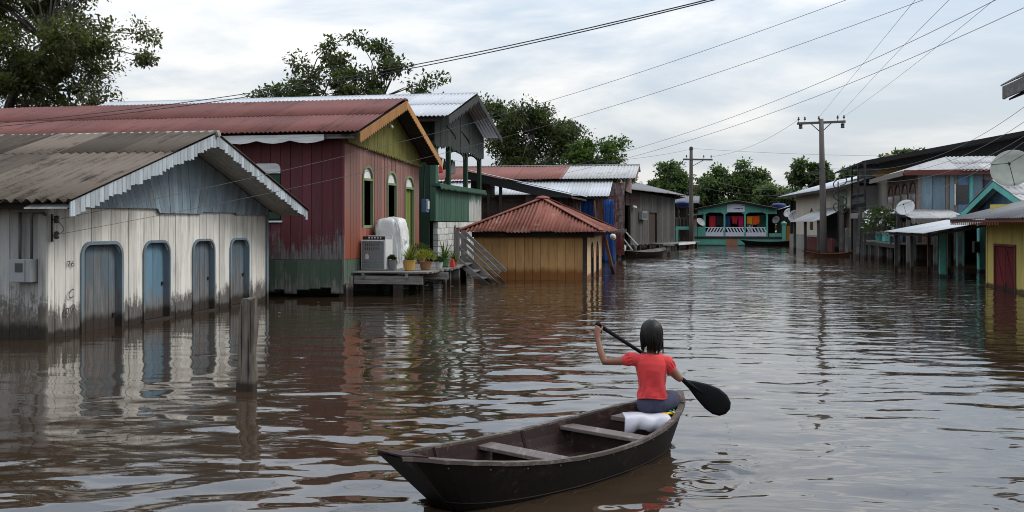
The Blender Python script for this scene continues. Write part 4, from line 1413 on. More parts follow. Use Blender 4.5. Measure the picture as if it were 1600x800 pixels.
# ------------------------------------------------------------------ ochre kiosk with hipped rusty roof
def kiosk():
    T = thing('wooden_kiosk', 'flooded ochre board kiosk with a hipped rusty red roof', 'kiosk', (-5.3, 33, 0))
    x0, x1, y0, y1 = -7.1, -3.55, 30.6, 35.2
    board_wall(T, 'ochre_boards', 'X', y0, x0, x1 - 0.12, -0.6, 1.46, 0.27, out=-1, seed=61, jit=0.008, gap=0.010)
    box('corner_post', 'dark_wood', T, x1 - 0.115, x1 + 0.005, y0 - 0.03, y0 + 0.06, -0.6, 1.44)
    ops = [(31.75, 32.35, 0.0, 1.12, 'arch', 0.55), (33.35, 33.95, 0.0, 1.12, 'arch', 0.55)]
    board_wall(T, 'pale_ochre', 'Y', x1, y0 + 0.06, y1, -0.6, 1.46, 0.3, openings=ops, seed=62)
    for op in ops:
        fr = frame('window_frame', 'dark_wood', T, 'Y', x1, op, 0.05, 0.02)
        m = (op[0] + op[1]) / 2
        box('mullion', 'dark_wood', fr, x1 - 0.06, x1 - 0.02, m - 0.02, m + 0.02, 0.0, 0.8)
        MB().beam((x1 - 0.04, op[0], 0.45), (x1 - 0.04, op[1], 0.45), 0.03, 0.05).build('mullion', 'dark_wood', fr)
    box('wall', 'ochre_boards', T, x0 - 0.03, x0, y0, y1, -0.6, 1.46)
    box('wall', 'ochre_boards', T, x0, x1 - 0.03, y1, y1 + 0.03, -0.6, 1.46)
    beam('wall_plate', 'dark_wood', T, (x0 - 0.05, y0 - 0.12, 1.42), (x1 + 0.25, y0 - 0.12, 1.42), 0.10, 0.17)
    beam('wall_plate', 'dark_wood', T, (x1 + 0.12, y0 - 0.05, 1.44), (x1 + 0.12, y1 + 0.1, 1.44), 0.10, 0.13)
    beam('leaning_board', 'faded_post', T, (x1 + 0.12, 35.0, 1.3), (x1 + 0.45, 35.3, -0.2), 0.16, 0.04)
    # hipped roof: four slopes of corrugated sheets
    ex0, ex1, ey0, ey1, ez = -7.5, -3.02, 30.05, 36.05, 1.52
    ra, rb = Vector((-5.25, 32.55, 2.58)), Vector((-5.25, 33.5, 2.58))
    C = [Vector((ex0, ey0, ez)), Vector((ex1, ey0, ez)), Vector((ex1, ey1, ez)), Vector((ex0, ey1, ez))]
    slopes = [((C[0], C[1]), (ra, ra)), ((C[1], C[2]), (ra, rb)), ((C[2], C[3]), (rb, rb)), ((C[3], C[0]), (rb, ra))]
    for si, ((e0, e1), (t0, t1)) in enumerate(slopes):
        n = 6 if si % 2 == 0 else 8
        L = (e1 - e0).length
        ud = (e1 - e0) / L
        # positions of the hips along the eave
        h0 = (t0 - e0).dot(ud) / L
        h1 = (t1 - e0).dot(ud) / L
        foot = e0 + ud * ((t0 - e0).dot(ud))
        vd = t0 - foot
        nn = ud.cross(vd).normalized()
        def topv(u):
            if u < h0:
                return u / h0 if h0 > 1e-6 else 1
            if u > h1:
                return (1 - u) / (1 - h1) if h1 < 1 - 1e-6 else 1
            return 1.0
        for i in range(n):
            mb = MB()
            k = max(4, int(round(L / n / 0.11)) * 4)
            vs, fs = [], []
            for j in range(k + 1):
                u = (i + j / k * 1.04) / n
                u = min(u, 1.0)
                ww = 0.020 * math.sin(2 * math.pi * u * L / 0.115)
                lift = 0.010 * (i % 2) + 0.006 * math.sin(i * 2.7 + si)
                pb = e0 + ud * (u * L) + nn * (ww + lift) - vd.normalized() * (0.02 + 0.035 * math.sin(i * 3.9 + si))
                ptp = e0 + ud * (u * L) + vd * topv(u) + nn * (ww + lift)
                vs += [pb, ptp]
            for j in range(k):
                fs.append((2 * j, 2 * j + 2, 2 * j + 3, 2 * j + 1))
            o = mb.add(vs, fs).build('roof_sheet', 'rust_sheet', T, smooth=True)
            m = o.modifiers.new('thickness', 'SOLIDIFY')
            m.thickness = 0.006
    for a, b in ((C[0], ra), (C[1], ra), (C[2], rb), (C[3], rb), (ra, rb)):
        MB().beam(a + Vector((0, 0, 0.045)), b + Vector((0, 0, 0.045)), 0.17, 0.025).build('hip_cap', 'rust_sheet', T)
    MB().lathe([(0.26, 0), (0.2, 0.05), (0.05, 0.09)], (-5.25, 32.6, 2.60), 10).build('roof_cap', 'rust_sheet', T)


kiosk()

# ------------------------------------------------------------------ further along the left bank
def back_shed():
    T = thing('plank_shed', 'brown horizontal plank shed with long sloping roof behind the kiosk', 'shed', (-7.5, 42, 0))
    hboard_wall(T, 'dark_planks', 'X', 40.0, -9.4, -7.15, 0.0, 2.85, 0.22, out=-1, seed=71)
    box('door_leaf', 'dark_planks', T, -7.1, -6.3, 39.7, 39.75, 0.3, 2.95)
    box('wall', 'maroon_wall', T, -6.6, -5.4, 44.0, 44.1, 0.0, 3.0)
    box('wall', 'dark_planks', T, -9.45, -9.38, 40, 44.5, 0, 3.6)
    d = Vector((-5.2 + 9.6, 0, 2.92 - 3.93))
    corr_roof(T, 'zinc_sheet', (-9.6, 44.8, 3.97), (0, -1, 0), d, 5.3, d.length, sw=1.0, rows=1, pitch=0.125, amp=0.014, seed=72)
    MB().prism([(-9.6, 39.5, 3.93), (-5.2, 39.5, 2.92), (-5.2, 39.5, 2.80), (-6.4, 39.5, 2.84), (-9.6, 39.5, 3.60)], (0, 0.05, 0)).build('fascia', 'black_metal', T)
    MB().prism([(-9.6, 39.6, 3.86), (-5.2, 39.6, 2.85), (-5.2, 39.6, 2.78), (-9.6, 39.6, 3.79)], (0, 5.1, 0)).build('rafter_board', 'dark_wood', T)
    for x, z in ((-8.65, 3.6), (-8.15, 3.5), (-6.78, 3.2)):
        box('post', 'dark_wood', T, x - 0.06, x + 0.06, 39.75, 39.87, 0.0, z)
    box('post', 'dark_wood', T, -5.75, -5.63, 39.8, 39.9, 0.0, 2.9)
    beam('top_rail', 'dark_wood', T, (-9.4, 39.85, 2.9), (-6.7, 39.85, 2.9), 0.08, 0.08)


back_shed()


def long_house():
    T = thing('long_house', 'long low house with brown and grey corrugated roof and shiny lower lean-to roof', 'house', (-8, 48, 0))
    corr_roof(T, 'brown_sheet', (-3.15, 50.0, 4.68), (-1, 0, 0), (0, -3.3, -0.80), 15.0, 3.42, sw=1.15, rows=1, pitch=0.15, amp=0.016, seed=81,
              matfn=lambda u, r: 'zinc_stained' if u < 0.20 else 'brown_sheet')
    corr_roof(T, 'brown_sheet', (-3.15, 50.0, 4.68), (-1, 0, 0), (0, 0.8, -0.30), 15.0, 0.85, sw=1.15, rows=1, pitch=0.15, amp=0.016, seed=82)
    corr_roof(T, 'zinc_sheet', (-4.2, 47.0, 3.82), (-1, 0, 0), (0, -2.2, -0.82), 9.5, 2.36, sw=0.95, rows=1, pitch=0.15, amp=0.018, seed=83)
    MB().beam((-3.13, 50.0, 4.72), (-18.1, 50.0, 4.72), 0.2, 0.03).build('ridge_cap', 'pale_sheet', T)
    MB().prism([(-3.6, 46.9, 3.3), (-3.6, 50.7, 3.3), (-3.6, 50.7, 4.35), (-3.6, 50.0, 4.62), (-3.6, 46.9, 3.85)], (-0.06, 0, 0)).build('gable_wall', 'maroon_wall', T)
    board_wall(T, 'old_planks', 'Y', -4.3, 46.9, 50.7, 0.0, 3.3, 0.3, seed=85, jit=0.01)
    MB().prism([(-3.16, 46.7, 3.88), (-3.16, 50.0, 4.68), (-3.16, 50.0, 4.45), (-3.16, 46.7, 3.65)], (-0.03, 0, 0)).build('bargeboard', 'maroon_wall', T)
    hboard_wall(T, 'maroon_wall', 'X', 46.8, -14.0, -3.66, 0.3, 3.7, 0.30, out=-1, seed=84)
    for x in (-5.6, -4.62, -4.42, -8, -11):
        box('post', 'brown_red_trim', T, x - 0.06, x + 0.06, 45.0, 45.12, -0.3, 3.0)
    beam('leaning_post', 'faded_post', T, (-4.85, 44.9, 2.8), (-4.62, 44.9, -0.2), 0.16, 0.06)
    beam('eave_beam', 'dark_wood', T, (-13.6, 44.95, 2.94), (-4.25, 44.95, 2.94), 0.08, 0.12)
    beam('railing', 'grey_beam', T, (-4.5, 44.8, 1.45), (-3.4, 44.8, 1.45), 0.06, 0.16)
    box('floor', 'dark_wood', T, -14, -4.4, 45.0, 50.6, 0.2, 0.32)
    for i, (xa, xb, za, zb, lb) in enumerate(((-5.75, -4.9, 2.9, 0.7, 'wide blue tarpaulin hung under the shiny lean-to roof'), (-4.45, -3.95, 2.85, -0.05, 'narrow blue tarpaulin hanging to the water beside a leaning post'))):
        def fn(u, v):
            return (xa + (xb - xa) * u + 0.04 * math.sin(5 * v + 4 * u), 45.25 - 0.4 * i + 0.07 * math.sin(11 * u + 2 * v) * (0.4 + v) + 0.03 * math.sin(23 * u), za + (zb - za) * v)
        o = MB().grid(fn, 18, 12).build('blue_tarpaulin', 'tarp_blue', None, smooth=True)
        m = o.modifiers.new('thickness', 'SOLIDIFY')
        m.thickness = 0.006
        tag(o, lb, 'tarpaulin', 'blue tarpaulins')
    W = MB().lathe([(0.02, 0), (0.10, 0.02), (0.13, 0.10), (0.09, 0.18), (0.03, 0.2)], (-3.35, 36.4, 1.25), 10, axis=(1, -0.3, 0.3)).build('lamp', 'white_pot', None, smooth=True)
    tag(W, 'pale floodlight at the far eave corner of the kiosk', 'lamp')


long_house()


def weathered_house():
    ang = math.atan2(12.0, 2.6)
    T = thing('plank_house', 'dark unpainted grey plank house with window air conditioner, on the left bank', 'house', (-4.75, 64.6, 0), ang, local=True)
    dr = (4.6, 6.9, 0.45, 2.55, 'flat', 0)
    board_wall(T, 'old_planks', 'X', 0.0, 0.0, 12.2, 0.42, lambda a: 3.95 - 0.02 * a, 0.5, out=-1, openings=[dr], seed=91, jit=0.012, jag=0.12)
    hboard_wall(T, 'dark_planks', 'X', -0.06, -1.0, 2.4, 2.95, 3.75, 0.2, out=-1, seed=92)
    d = box('door', 'dark_planks', T, 4.62, 6.88, 0.10, 0.14, 0.45, 2.55)
    box('door_frame', 'grey_planks', d, 4.5, 4.62, -0.05, 0.02, 0.42, 2.6)
    a = box('air_conditioner', 'box_grey', T, 2.2, 3.4, -0.28, -0.03, 2.05, 2.60)
    box('grille', 'conduit', a, 2.32, 3.28, -0.30, -0.281, 2.13, 2.52)
    MB().beam((0.2, -0.2, 2.9), (1.0, -0.2, 2.86), 0.08, 0.12).build('white_bracket', 'white_trim', T)
    for x0, x1, y0, y1 in ((12.1, 12.2, 0.05, 6.0), (-6.0, 12.2, 6.0, 6.1), (-6.1, -6.0, 0.3, 6.0)):
        box('wall', 'dark_planks', T, x0, x1, y0, y1, 0.3, 3.7)
    box('porch_wall', 'dark_planks', T, -6.0, 0.0, 2.2, 2.3, 0.4, 3.9)
    for x in (-5.5, -3.6, -1.8, 0.0):
        box('porch_post', 'dark_wood', T, x - 0.08, x + 0.08, -0.1, 0.06, -0.6, 3.9)
    box('floor', 'dark_wood', T, -6.0, 12.2, 0.06, 6.0, 0.3, 0.42)
    for x in (0.5, 3.0, 5.5, 8.0, 10.5, 12.0):
        box('stilt', 'grey_planks', T, x - 0.1, x + 0.1, 0.1, 0.3, -0.8, 0.3)
    corr_roof(T, 'grey_sheet', (-6.5, 3.2, 4.95), (1, 0, 0), (0, -4.0, -1.05), 19.2, 4.13, sw=1.2, rows=1, pitch=0.2, amp=0.02, seed=93)
    corr_roof(T, 'grey_sheet', (-6.5, 3.2, 4.95), (1, 0, 0), (0, 3.4, -1.05), 19.2, 3.56, sw=1.2, rows=1, pitch=0.2, amp=0.02, seed=94)
    MB().prism([(12.25, -0.8, 3.75), (12.25, 3.2, 4.9), (12.25, 6.6, 3.8), (12.25, 6.2, 3.6), (12.25, 0, 3.6)], (-0.06, 0, 0)).build('gable_wall', 'old_planks', T)
    box('loose_sheet', 'pale_sheet', T, 6.6, 8.6, -0.95, -0.5, 3.92, 3.97)
    # landing in front
    L = thing('landing_stage', 'low plank landing with pale edge below the weathered plank house', 'landing', (-4.2, 66, 0), ang, local=True)
    for i in range(14):
        box('plank', 'grey_beam', L, 0.6 + i * 0.62, 1.18 + i * 0.62, -2.0, -0.75, 0.40, 0.46)
    for x in (0.8, 3.4, 6.2, 8.8):
        box('post', 'grey_planks', L, x - 0.1, x + 0.1, -1.9, -1.7, -0.8, 0.40)
    beam('edge_board', 'white_trim', L, (2.6, -2.03, 0.40), (7.5, -2.03, 0.40), 0.05, 0.16)
    # pale poles of a gangway leaning at the water
    for i, (a, b) in enumerate((((-4.9, 53.5, 1.85), (-3.75, 53.5, 0.35)), ((-4.65, 54.2, 1.85), (-3.5, 54.2, 0.6)), ((-4.95, 53.0, 1.2), (-4.0, 53.0, 0.1)), ((-4.95, 52.6, 0.75), (-4.2, 52.6, 0.0)))):
        o = MB().beam(a, b, 0.05, 0.06).build('gangway_pole', 'white_trim', None)
        tag(o, ['pale gangway pole, second highest of four leaning by the motor canoe', 'topmost pale pole leaning beside the motor canoe', 'third pale gangway pole leaning down to the water', 'lowest short pale pole at the waterline by the motor canoe'][i], 'pole', 'gangway poles')


weathered_house()


def mint_house():
    T = thing('porch_house', 'mint green house with gabled porch and laundry at the end of the flooded street', 'house', (2.6, 82, 0))
    Y0 = 82.0
    box('base_wall', 'mint_paint', T, -0.76, 6.3, Y0, Y0 + 0.2, -0.6, 0.58)
    box('floor_edge', 'dark_wood', T, -0.78, 6.4, Y0 - 0.06, Y0 + 0.3, 0.58, 0.74)
    box('porch_floor', 'dark_wood', T, -0.7, 6.3, Y0 + 0.3, Y0 + 3.0, 0.6, 0.74)
    for i in range(6):
        box('brick', 'brick_orange', T, 1.75 + i * 0.15, 1.89 + i * 0.15, Y0 - 0.03, Y0 - 0.003, -0.3, 0.56)
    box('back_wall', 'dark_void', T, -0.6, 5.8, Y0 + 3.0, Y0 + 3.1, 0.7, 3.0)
    box('back_door', 'mint_paint', T, 4.3, 5.2, Y0 + 2.95, Y0 + 2.99, 0.74, 2.5)
    box('side_wall', 'mint_paint', T, -0.76, 0.0, Y0 + 0.01, Y0 + 0.19, 0.742, 1.52)
    box('side_wall', 'mint_paint', T, 5.1, 6.1, Y0 + 0.01, Y0 + 0.19, 0.742, 1.0)
    box('side_wall', 'mint_paint', T, -0.1, 0.0, Y0 + 0.3, Y0 + 3.0, 0.74, 2.9)
    box('gate_pier', 'mint_paint', T, 6.1, 6.4, Y0 - 0.1, Y0 + 0.2, -0.6, 1.7)
    MB().lathe([(0.22, 0), (0.25, 0.12), (0.1, 0.24), (0.02, 0.3)], (6.25, Y0 + 0.05, 1.7), 8).build('pier_cap', 'mint_paint', T)
    box('gate_pier', 'mint_paint', T, -2.25, -2.05, Y0 - 0.1, Y0 + 0.1, 0.2, 1.55)
    box('gate_beam', 'mint_paint', T, -2.05, -0.77, Y0 - 0.08, Y0 + 0.08, 1.30, 1.55)
    for x in (0.05, 1.62, 3.23, 4.95):
        box('porch_column', 'mint_paint', T, x - 0.07, x + 0.07, Y0 - 0.02, Y0 + 0.12, 0.74, 2.70)
    # balustrade: solid rail below, slanting slats above
    for x0, x1, dr in ((0.13, 1.54, 1), (1.70, 3.15, -1), (3.31, 4.87, -1)):
        box('balustrade_panel', 'sign_white', T, x0, x1, Y0 - 0.05, Y0 + 0.0, 0.76, 1.08)
        box('balustrade_rail', 'sign_white', T, x0, x1, Y0 - 0.05, Y0 + 0.0, 1.44, 1.50)
        n = 6
        for i in range(n):
            xa = x0 + (x1 - x0) * (i + 0.15) / n
            s = 0.20 * dr
            xl, xh = (xa, xa + s) if dr > 0 else (xa - s * 0.9, xa)
            MB().prism([(xl, Y0 - 0.04, 1.082), (xl + 0.12, Y0 - 0.04, 1.082), (xh + 0.12, Y0 - 0.04, 1.438), (xh, Y0 - 0.04, 1.438)], (0, 0.03, 0)).build('slat', 'sign_white', T)
    # gable with arched valance
    def low(x):
        for a, b in ((0.05, 1.62), (1.62, 3.23), (3.23, 4.95)):
            if a <= x <= b:
                u = (x - a) / (b - a)
                return 2.48 + 0.20 * min(1, 5 * min(u, 1 - u))
        return 2.55
    xs = [-0.5 + 0.1 * i for i in range(63)]
    top = lambda x: 3.50 - 0.205 * abs(x - 2.55)
    pts = [(x, Y0 - 0.04, low(x)) for x in xs if low(x) < top(x) - 0.01]
    pts += [(pts[-1][0], Y0 - 0.04, top(pts[-1][0])), (2.55, Y0 - 0.04, top(2.55)), (pts[0][0], Y0 - 0.04, top(pts[0][0]))]
    MB().prism(pts, (0, 0.05, 0)).build('gable_board', 'mint_paint', T)
    for sgn in (-1, 1):
        d = Vector((sgn * 3.25, 0, -0.66))
        corr_roof(T, 'grey_sheet', (2.55, Y0 + 6.0, 3.62), (0, -1, 0), d, 6.5, d.length, sw=1.1, rows=1, pitch=0.2, amp=0.02, seed=95 + sgn)
        a, b = Vector((2.55, Y0 - 0.5, 3.62)), Vector((2.55 + sgn * 3.25, Y0 - 0.5, 2.96))
        MB().prism([a, b, b - Vector((0, 0, 0.11)), a - Vector((0, 0, 0.11))], (0, 0.04, 0)).build('bargeboard', 'dark_wood', T)
    S = thing('sign_board', 'white sign board in the gable of the mint green house', 'sign', (2.5, Y0 - 0.1, 2.73))
    box('board', 'sign_white', S, 1.82, 3.20, Y0 - 0.10, Y0 - 0.06, 2.70, 3.34)
    for x0, x1, z in ((2.35, 2.50, 2.93), (2.54, 2.86, 2.95), (2.92, 3.06, 2.95)):
        box('lettering', 'ink', S, x0, x1, Y0 - 0.106, Y0 - 0.101, z, z + 0.07)
    box('lettering', 'ink_red', S, 3.02, 3.12, Y0 - 0.106, Y0 - 0.101, 3.20, 3.28)
    ln = MB().tube([(0.1, Y0 + 0.4, 2.42), (2.5, Y0 + 0.4, 2.38), (4.9, Y0 + 0.4, 2.42)], 0.012, 5).build('clothes_line', 'wire_grey', None)
    tag(ln, 'clothes line across the porch of the mint green house', 'clothes line')
    for i, (mt, xa, xb, zb, lb) in enumerate((('cloth_red', 0.42, 0.92, 1.45, 'dark red towel at the left end of the mint porch'), ('cloth_black', 0.98, 1.5, 1.6, 'black cloth beside the dark red towel on the mint porch'), ('cloth_navy', 1.7, 2.1, 1.55, 'navy blue towel left of the mint porch middle'), ('cloth_red', 2.15, 2.72, 1.75, 'crimson wedge-shaped cloth in the middle of the mint porch'), ('cloth_magenta', 2.74, 3.12, 1.5, 'magenta towel in the middle of the mint porch'), ('cloth_yellow', 3.38, 3.84, 1.72, 'yellow towel on the right of the mint porch'), ('cloth_orange', 3.86, 4.38, 1.72, 'bright orange towel beside the yellow one'))):
        garment('hanging_cloth', mt, lb, (xa, Y0 + 0.38, 2.40), (xb, Y0 + 0.38, 2.40), 2.40 - zb, 60 + i, 'laundry', 'washing on the mint porch', waves=1.5, taper=0.5 if i == 3 else 0.05)
    # white plastic chair on the porch
    Cc = thing('plastic_chair', 'white plastic chair behind the balustrade of the mint porch', 'chair', (3.65, Y0 + 0.7, 0.74))
    box('seat', 'white_pot', Cc, 3.42, 3.88, Y0 + 0.5, Y0 + 0.95, 1.14, 1.18)
    for x in (3.45, 3.85):
        for y in (Y0 + 0.54, Y0 + 0.92):
            box('leg', 'white_pot', Cc, x - 0.025, x + 0.025, y - 0.025, y + 0.025, 0.74, 1.14)
    for k in range(4):
        box('back_slat', 'white_pot', Cc, 3.46 + k * 0.11, 3.52 + k * 0.11, Y0 + 0.48, Y0 + 0.51, 1.18, 1.72)


mint_house()


def dish(name, label, c, r, aim, mast_foot, mat='dish_white', group='satellite dishes', ring=False):
    """parabolic dish with feed arm, struts and mast"""
    c, aim = Vector(c), Vector(aim).normalized()
    T = thing(name, label, 'satellite dish', mast_foot, group=group)
    n = 28
    prof = [(0.02, 0), (r * 0.25, r * 0.02), (r * 0.5, r * 0.08), (r * 0.75, r * 0.18), (r, r * 0.32)]
    M = Vector((0, 0, 1)).rotation_difference(aim).to_matrix()
    vs, fs = [], []
    for q, z in prof:
        for k in range(n):
            a = 2 * math.pi * k / n
            vs.append(c + M @ Vector((q * math.cos(a), q * math.sin(a), z)))
    for i in range(len(prof) - 1):
        for k in range(n):
            j = (k + 1) % n
            fs.append((i * n + k, i * n + j, (i + 1) * n + j, (i + 1) * n + k))
    fs.append(tuple(range(n - 1, -1, -1)))
    o = MB().add(vs, fs).build('reflector', mat, T, smooth=True)
    m = o.modifiers.new('thickness', 'SOLIDIFY')
    m.thickness = r * 0.02
    rim = [c + M @ Vector((r * math.cos(2 * math.pi * k / n), r * math.sin(2 * math.pi * k / n), r * 0.32)) for k in range(n + 1)]
    MB().tube(rim, r * 0.018, 5, cap=False).build('rim', mat, T)
    f = c + aim * (r * 0.95)
    for k in range(3):
        MB().tube([rim[int(n * (k / 3 + 0.08)) % n], f], r * 0.02, 5).build('feed_strut', 'black_metal', T)
    MB().lathe([(r * 0.07, -r * 0.08), (r * 0.08, 0), (r * 0.05, r * 0.08)], f, 8, axis=aim).build('feed_horn', 'black_metal', T)
    MB().tube([mast_foot, (mast_foot[0], mast_foot[1], c.z - r * 0.1), c - aim * (r * 0.05)], max(0.025, r * 0.045), 7).build('mast', 'black_metal', T)
    return T


dish('satellite_dish', 'white satellite dish left of the mint porch', (-0.3, 81.2, 1.85), 0.38, (0.55, -0.6, 0.62), (-0.5, 81.4, 0.5))


def end_street():
    # shack and dishes between the mint house and the beige house
    T = thing('market_shack', 'small brown and orange shack with pale roof right of the mint house', 'shack', (7.3, 85, 0))
    box('wall', 'orange_tarp', T, 6.6, 7.3, 84.0, 84.1, 0.2, 1.6)
    board_wall(T, 'dark_planks', 'X', 84.2, 5.9, 9.4, -0.4, 3.0, 0.35, out=-1, seed=99)
    box('upper_wall', 'ochre_wall', T, 7.4, 9.4, 84.05, 84.15, 2.0, 2.85)
    d = Vector((-1.6, 0, -0.5))
    corr_roof(T, 'pale_sheet', (7.2, 88, 3.3), (0, -1, 0), d, 4.6, d.length, sw=1.1, rows=1, pitch=0.2, amp=0.02, seed=98)
    d = Vector((2.4, 0, -0.25))
    corr_roof(T, 'pale_sheet', (7.2, 88, 3.3), (0, -1, 0), d, 4.6, d.length, sw=1.1, rows=1, pitch=0.2, amp=0.02, seed=97)
    for x in (5.9, 7.35, 9.3):
        box('post', 'dark_wood', T, x - 0.07, x + 0.07, 83.9, 84.02, -0.6, 3.0)
    dish('satellite_dish', 'smallest pale dish beside the blue water tank stand', (5.75, 83.3, 2.05), 0.32, (-0.5, -0.75, 0.45), (5.8, 83.5, 1.0))
    dish('satellite_dish', 'upper white dish on the brown shack', (6.75, 83.0, 2.6), 0.42, (-0.45, -0.7, 0.5), (6.9, 83.6, 1.8))
    for (x, y, z, lb) in ((6.05, 84.6, 3.25, 'blue water tank lid on a pole right of the mint house'), (-1.75, 84.5, 3.45, 'blue water tank on a dark stand left of the mint house')):
        K = thing('water_tank', lb, 'water tank', (x, y, 0), group='blue water tanks')
        MB().lathe([(0.52, -0.25), (0.55, 0.0), (0.62, 0.05), (0.45, 0.18), (0.05, 0.24)], (x, y, z), 14).build('tank', 'tarp_navy', K, smooth=True)
        for sx, sy in ((-.35, -.35), (.35, -.35), (-.35, .35), (.35, .35)):
            box('stand_leg', 'dark_wood', K, x + sx - 0.05, x + sx + 0.05, y + sy - 0.05, y + sy + 0.05, -0.6, z - 0.25)
        box('stand_top', 'dark_wood', K, x - 0.5, x + 0.5, y - 0.5, y + 0.5, z - 0.32, z - 0.25)
    # dark timber house and peach house glimpsed left of the mint house
    T = thing('plank_house', 'dark timber house with small balcony left of the mint house', 'house', (-2.6, 88, 0))
    board_wall(T, 'dark_planks', 'X', 87.0, -5.5, -0.9, -0.4, 3.4, 0.4, out=-1, seed=111, openings=[(-3.2, -2.4, 1.6, 2.6, 'flat', 0)])
    for i in range(7):
        box('baluster', 'grey_planks', T, -2.9 + i * 0.3, -2.82 + i * 0.3, 85.6, 85.66, 1.3, 2.2)
    beam('rail', 'grey_beam', T, (-3.0, 85.63, 2.25), (-0.9, 85.63, 2.25), 0.1, 0.1)
    beam('rail', 'grey_beam', T, (-3.0, 85.63, 1.3), (-0.9, 85.63, 1.3), 0.1, 0.1)
    for x in (-2.95, -0.95):
        box('post', 'grey_planks', T, x - 0.08, x + 0.08, 85.55, 85.7, -0.6, 3.5)
    d = Vector((0, -3.4, -0.7))
    corr_roof(T, 'grey_sheet', (-5.9, 88.6, 4.2), (1, 0, 0), d, 5.4, d.length, sw=1.1, rows=1, pitch=0.2, amp=0.02, seed=112)
    box('awning', 'pale_sheet', T, -1.3, 0.0, 84.2, 85.4, 2.5, 2.55)
    T = thing('upper_house', 'peach-coloured upper storey behind the dark timber house', 'house', (-1.2, 100, 0))
    box('wall', 'peach_wall', T, -1.9, 0.6, 100, 106, 0.0, 4.6)
    MB().prism([(-2.2, 99.7, 4.6), (0.9, 99.7, 4.6), (-0.1, 99.7, 5.6), (-1.2, 99.7, 5.6)], (0, 6.5, 0)).build('roof', 'brown_sheet', T)
    wn = box('window', 'dark_void', T, -1.0, -0.2, 99.95, 99.99, 3.0, 4.1)
    box('sill', 'white_trim', wn, -1.1, -0.1, 99.9, 99.99, 2.9, 3.0)


end_street()


# ------------------------------------------------------------------ right bank
def yellow_house():
    T = thing('wooden_house', 'yellow board house with maroon double door half under water', 'house', (7.8, 27, 0))
    dr = (27.35, 29.16, -0.6, 1.16, 'flat', 0)
    board_wall(T, 'yellow_boards', 'Y', 7.8, 20.5, 30.0, -0.6, 1.98, 0.235, openings=[dr], seed=121, out=-1, jit=0.002, gap=0.004)
    d = MB().box(7.845, 7.86, 27.35, 29.16, -0.6, 1.16).build('door', 'maroon_door', T)
    for y0, y1 in ((27.37, 28.24), (28.27, 29.14)):
        box('door_leaf', 'maroon_door', d, 7.815, 7.845, y0, y1, -0.6, 1.14)
        beam('brace', 'maroon_door', d, (7.806, y0 + 0.06, -0.1), (7.806, y1 - 0.06, 1.05), 0.018, 0.09, up=(0, -1, 1))
    frame('door_frame', 'brown_red_trim', d, 'Y', 7.8, dr, 0.06, 0.03, out=-1)
    box('latch', 'black_metal', d, 7.79, 7.814, 28.2, 28.3, 0.10, 0.2)
    box('corner_trim', 'brown_red_trim', T, 7.775, 7.86, 30.0, 30.06, -0.6, 1.98)
    box('corner_trim', 'yellow_boards', T, 7.778, 7.799, 29.86, 29.98, -0.6, 1.98)
    box('wall', 'yellow_boards', T, 7.9, 13.9, 30.0, 30.05, -0.6, 2.3)
    box('wall', 'yellow_boards', T, 13.9, 14.0, 20.5, 30.05, -0.6, 2.3)
    d = Vector((-4.1, 0, -1.07))
    corr_roof(T, 'grey_sheet', (11.05, 20.0, 2.94), (0, 1, 0), d, 10.7, d.length, sw=1.0, rows=2, pitch=0.15, amp=0.016, seed=122)
    d = Vector((3.2, 0, -0.8))
    corr_roof(T, 'grey_sheet', (11.05, 20.0, 2.94), (0, 1, 0), d, 10.7, d.length, sw=1.0, rows=1, pitch=0.15, amp=0.016, seed=123)
    beam('fascia', 'brown_red_trim', T, (7.0, 20.0, 1.83), (7.0, 30.65, 1.83), 0.03, 0.08)
    for i in range(22):
        box('dentil', 'white_trim' if i < 9 else 'brown_red_trim', T, 6.99, 7.012, 30.6 - i * 0.22 - 0.10, 30.6 - i * 0.22, 1.72, 1.789)
    MB().prism([(7.0, 30.68, 1.87), (11.0, 30.68, 2.92), (11.0, 30.68, 2.78), (7.0, 30.68, 1.73)], (0, -0.03, 0)).build('rake_board', 'dark_wood', T)
    box('soffit', 'dark_wood', T, 7.03, 7.78, 20.0, 30.6, 1.80, 1.82)


yellow_house()


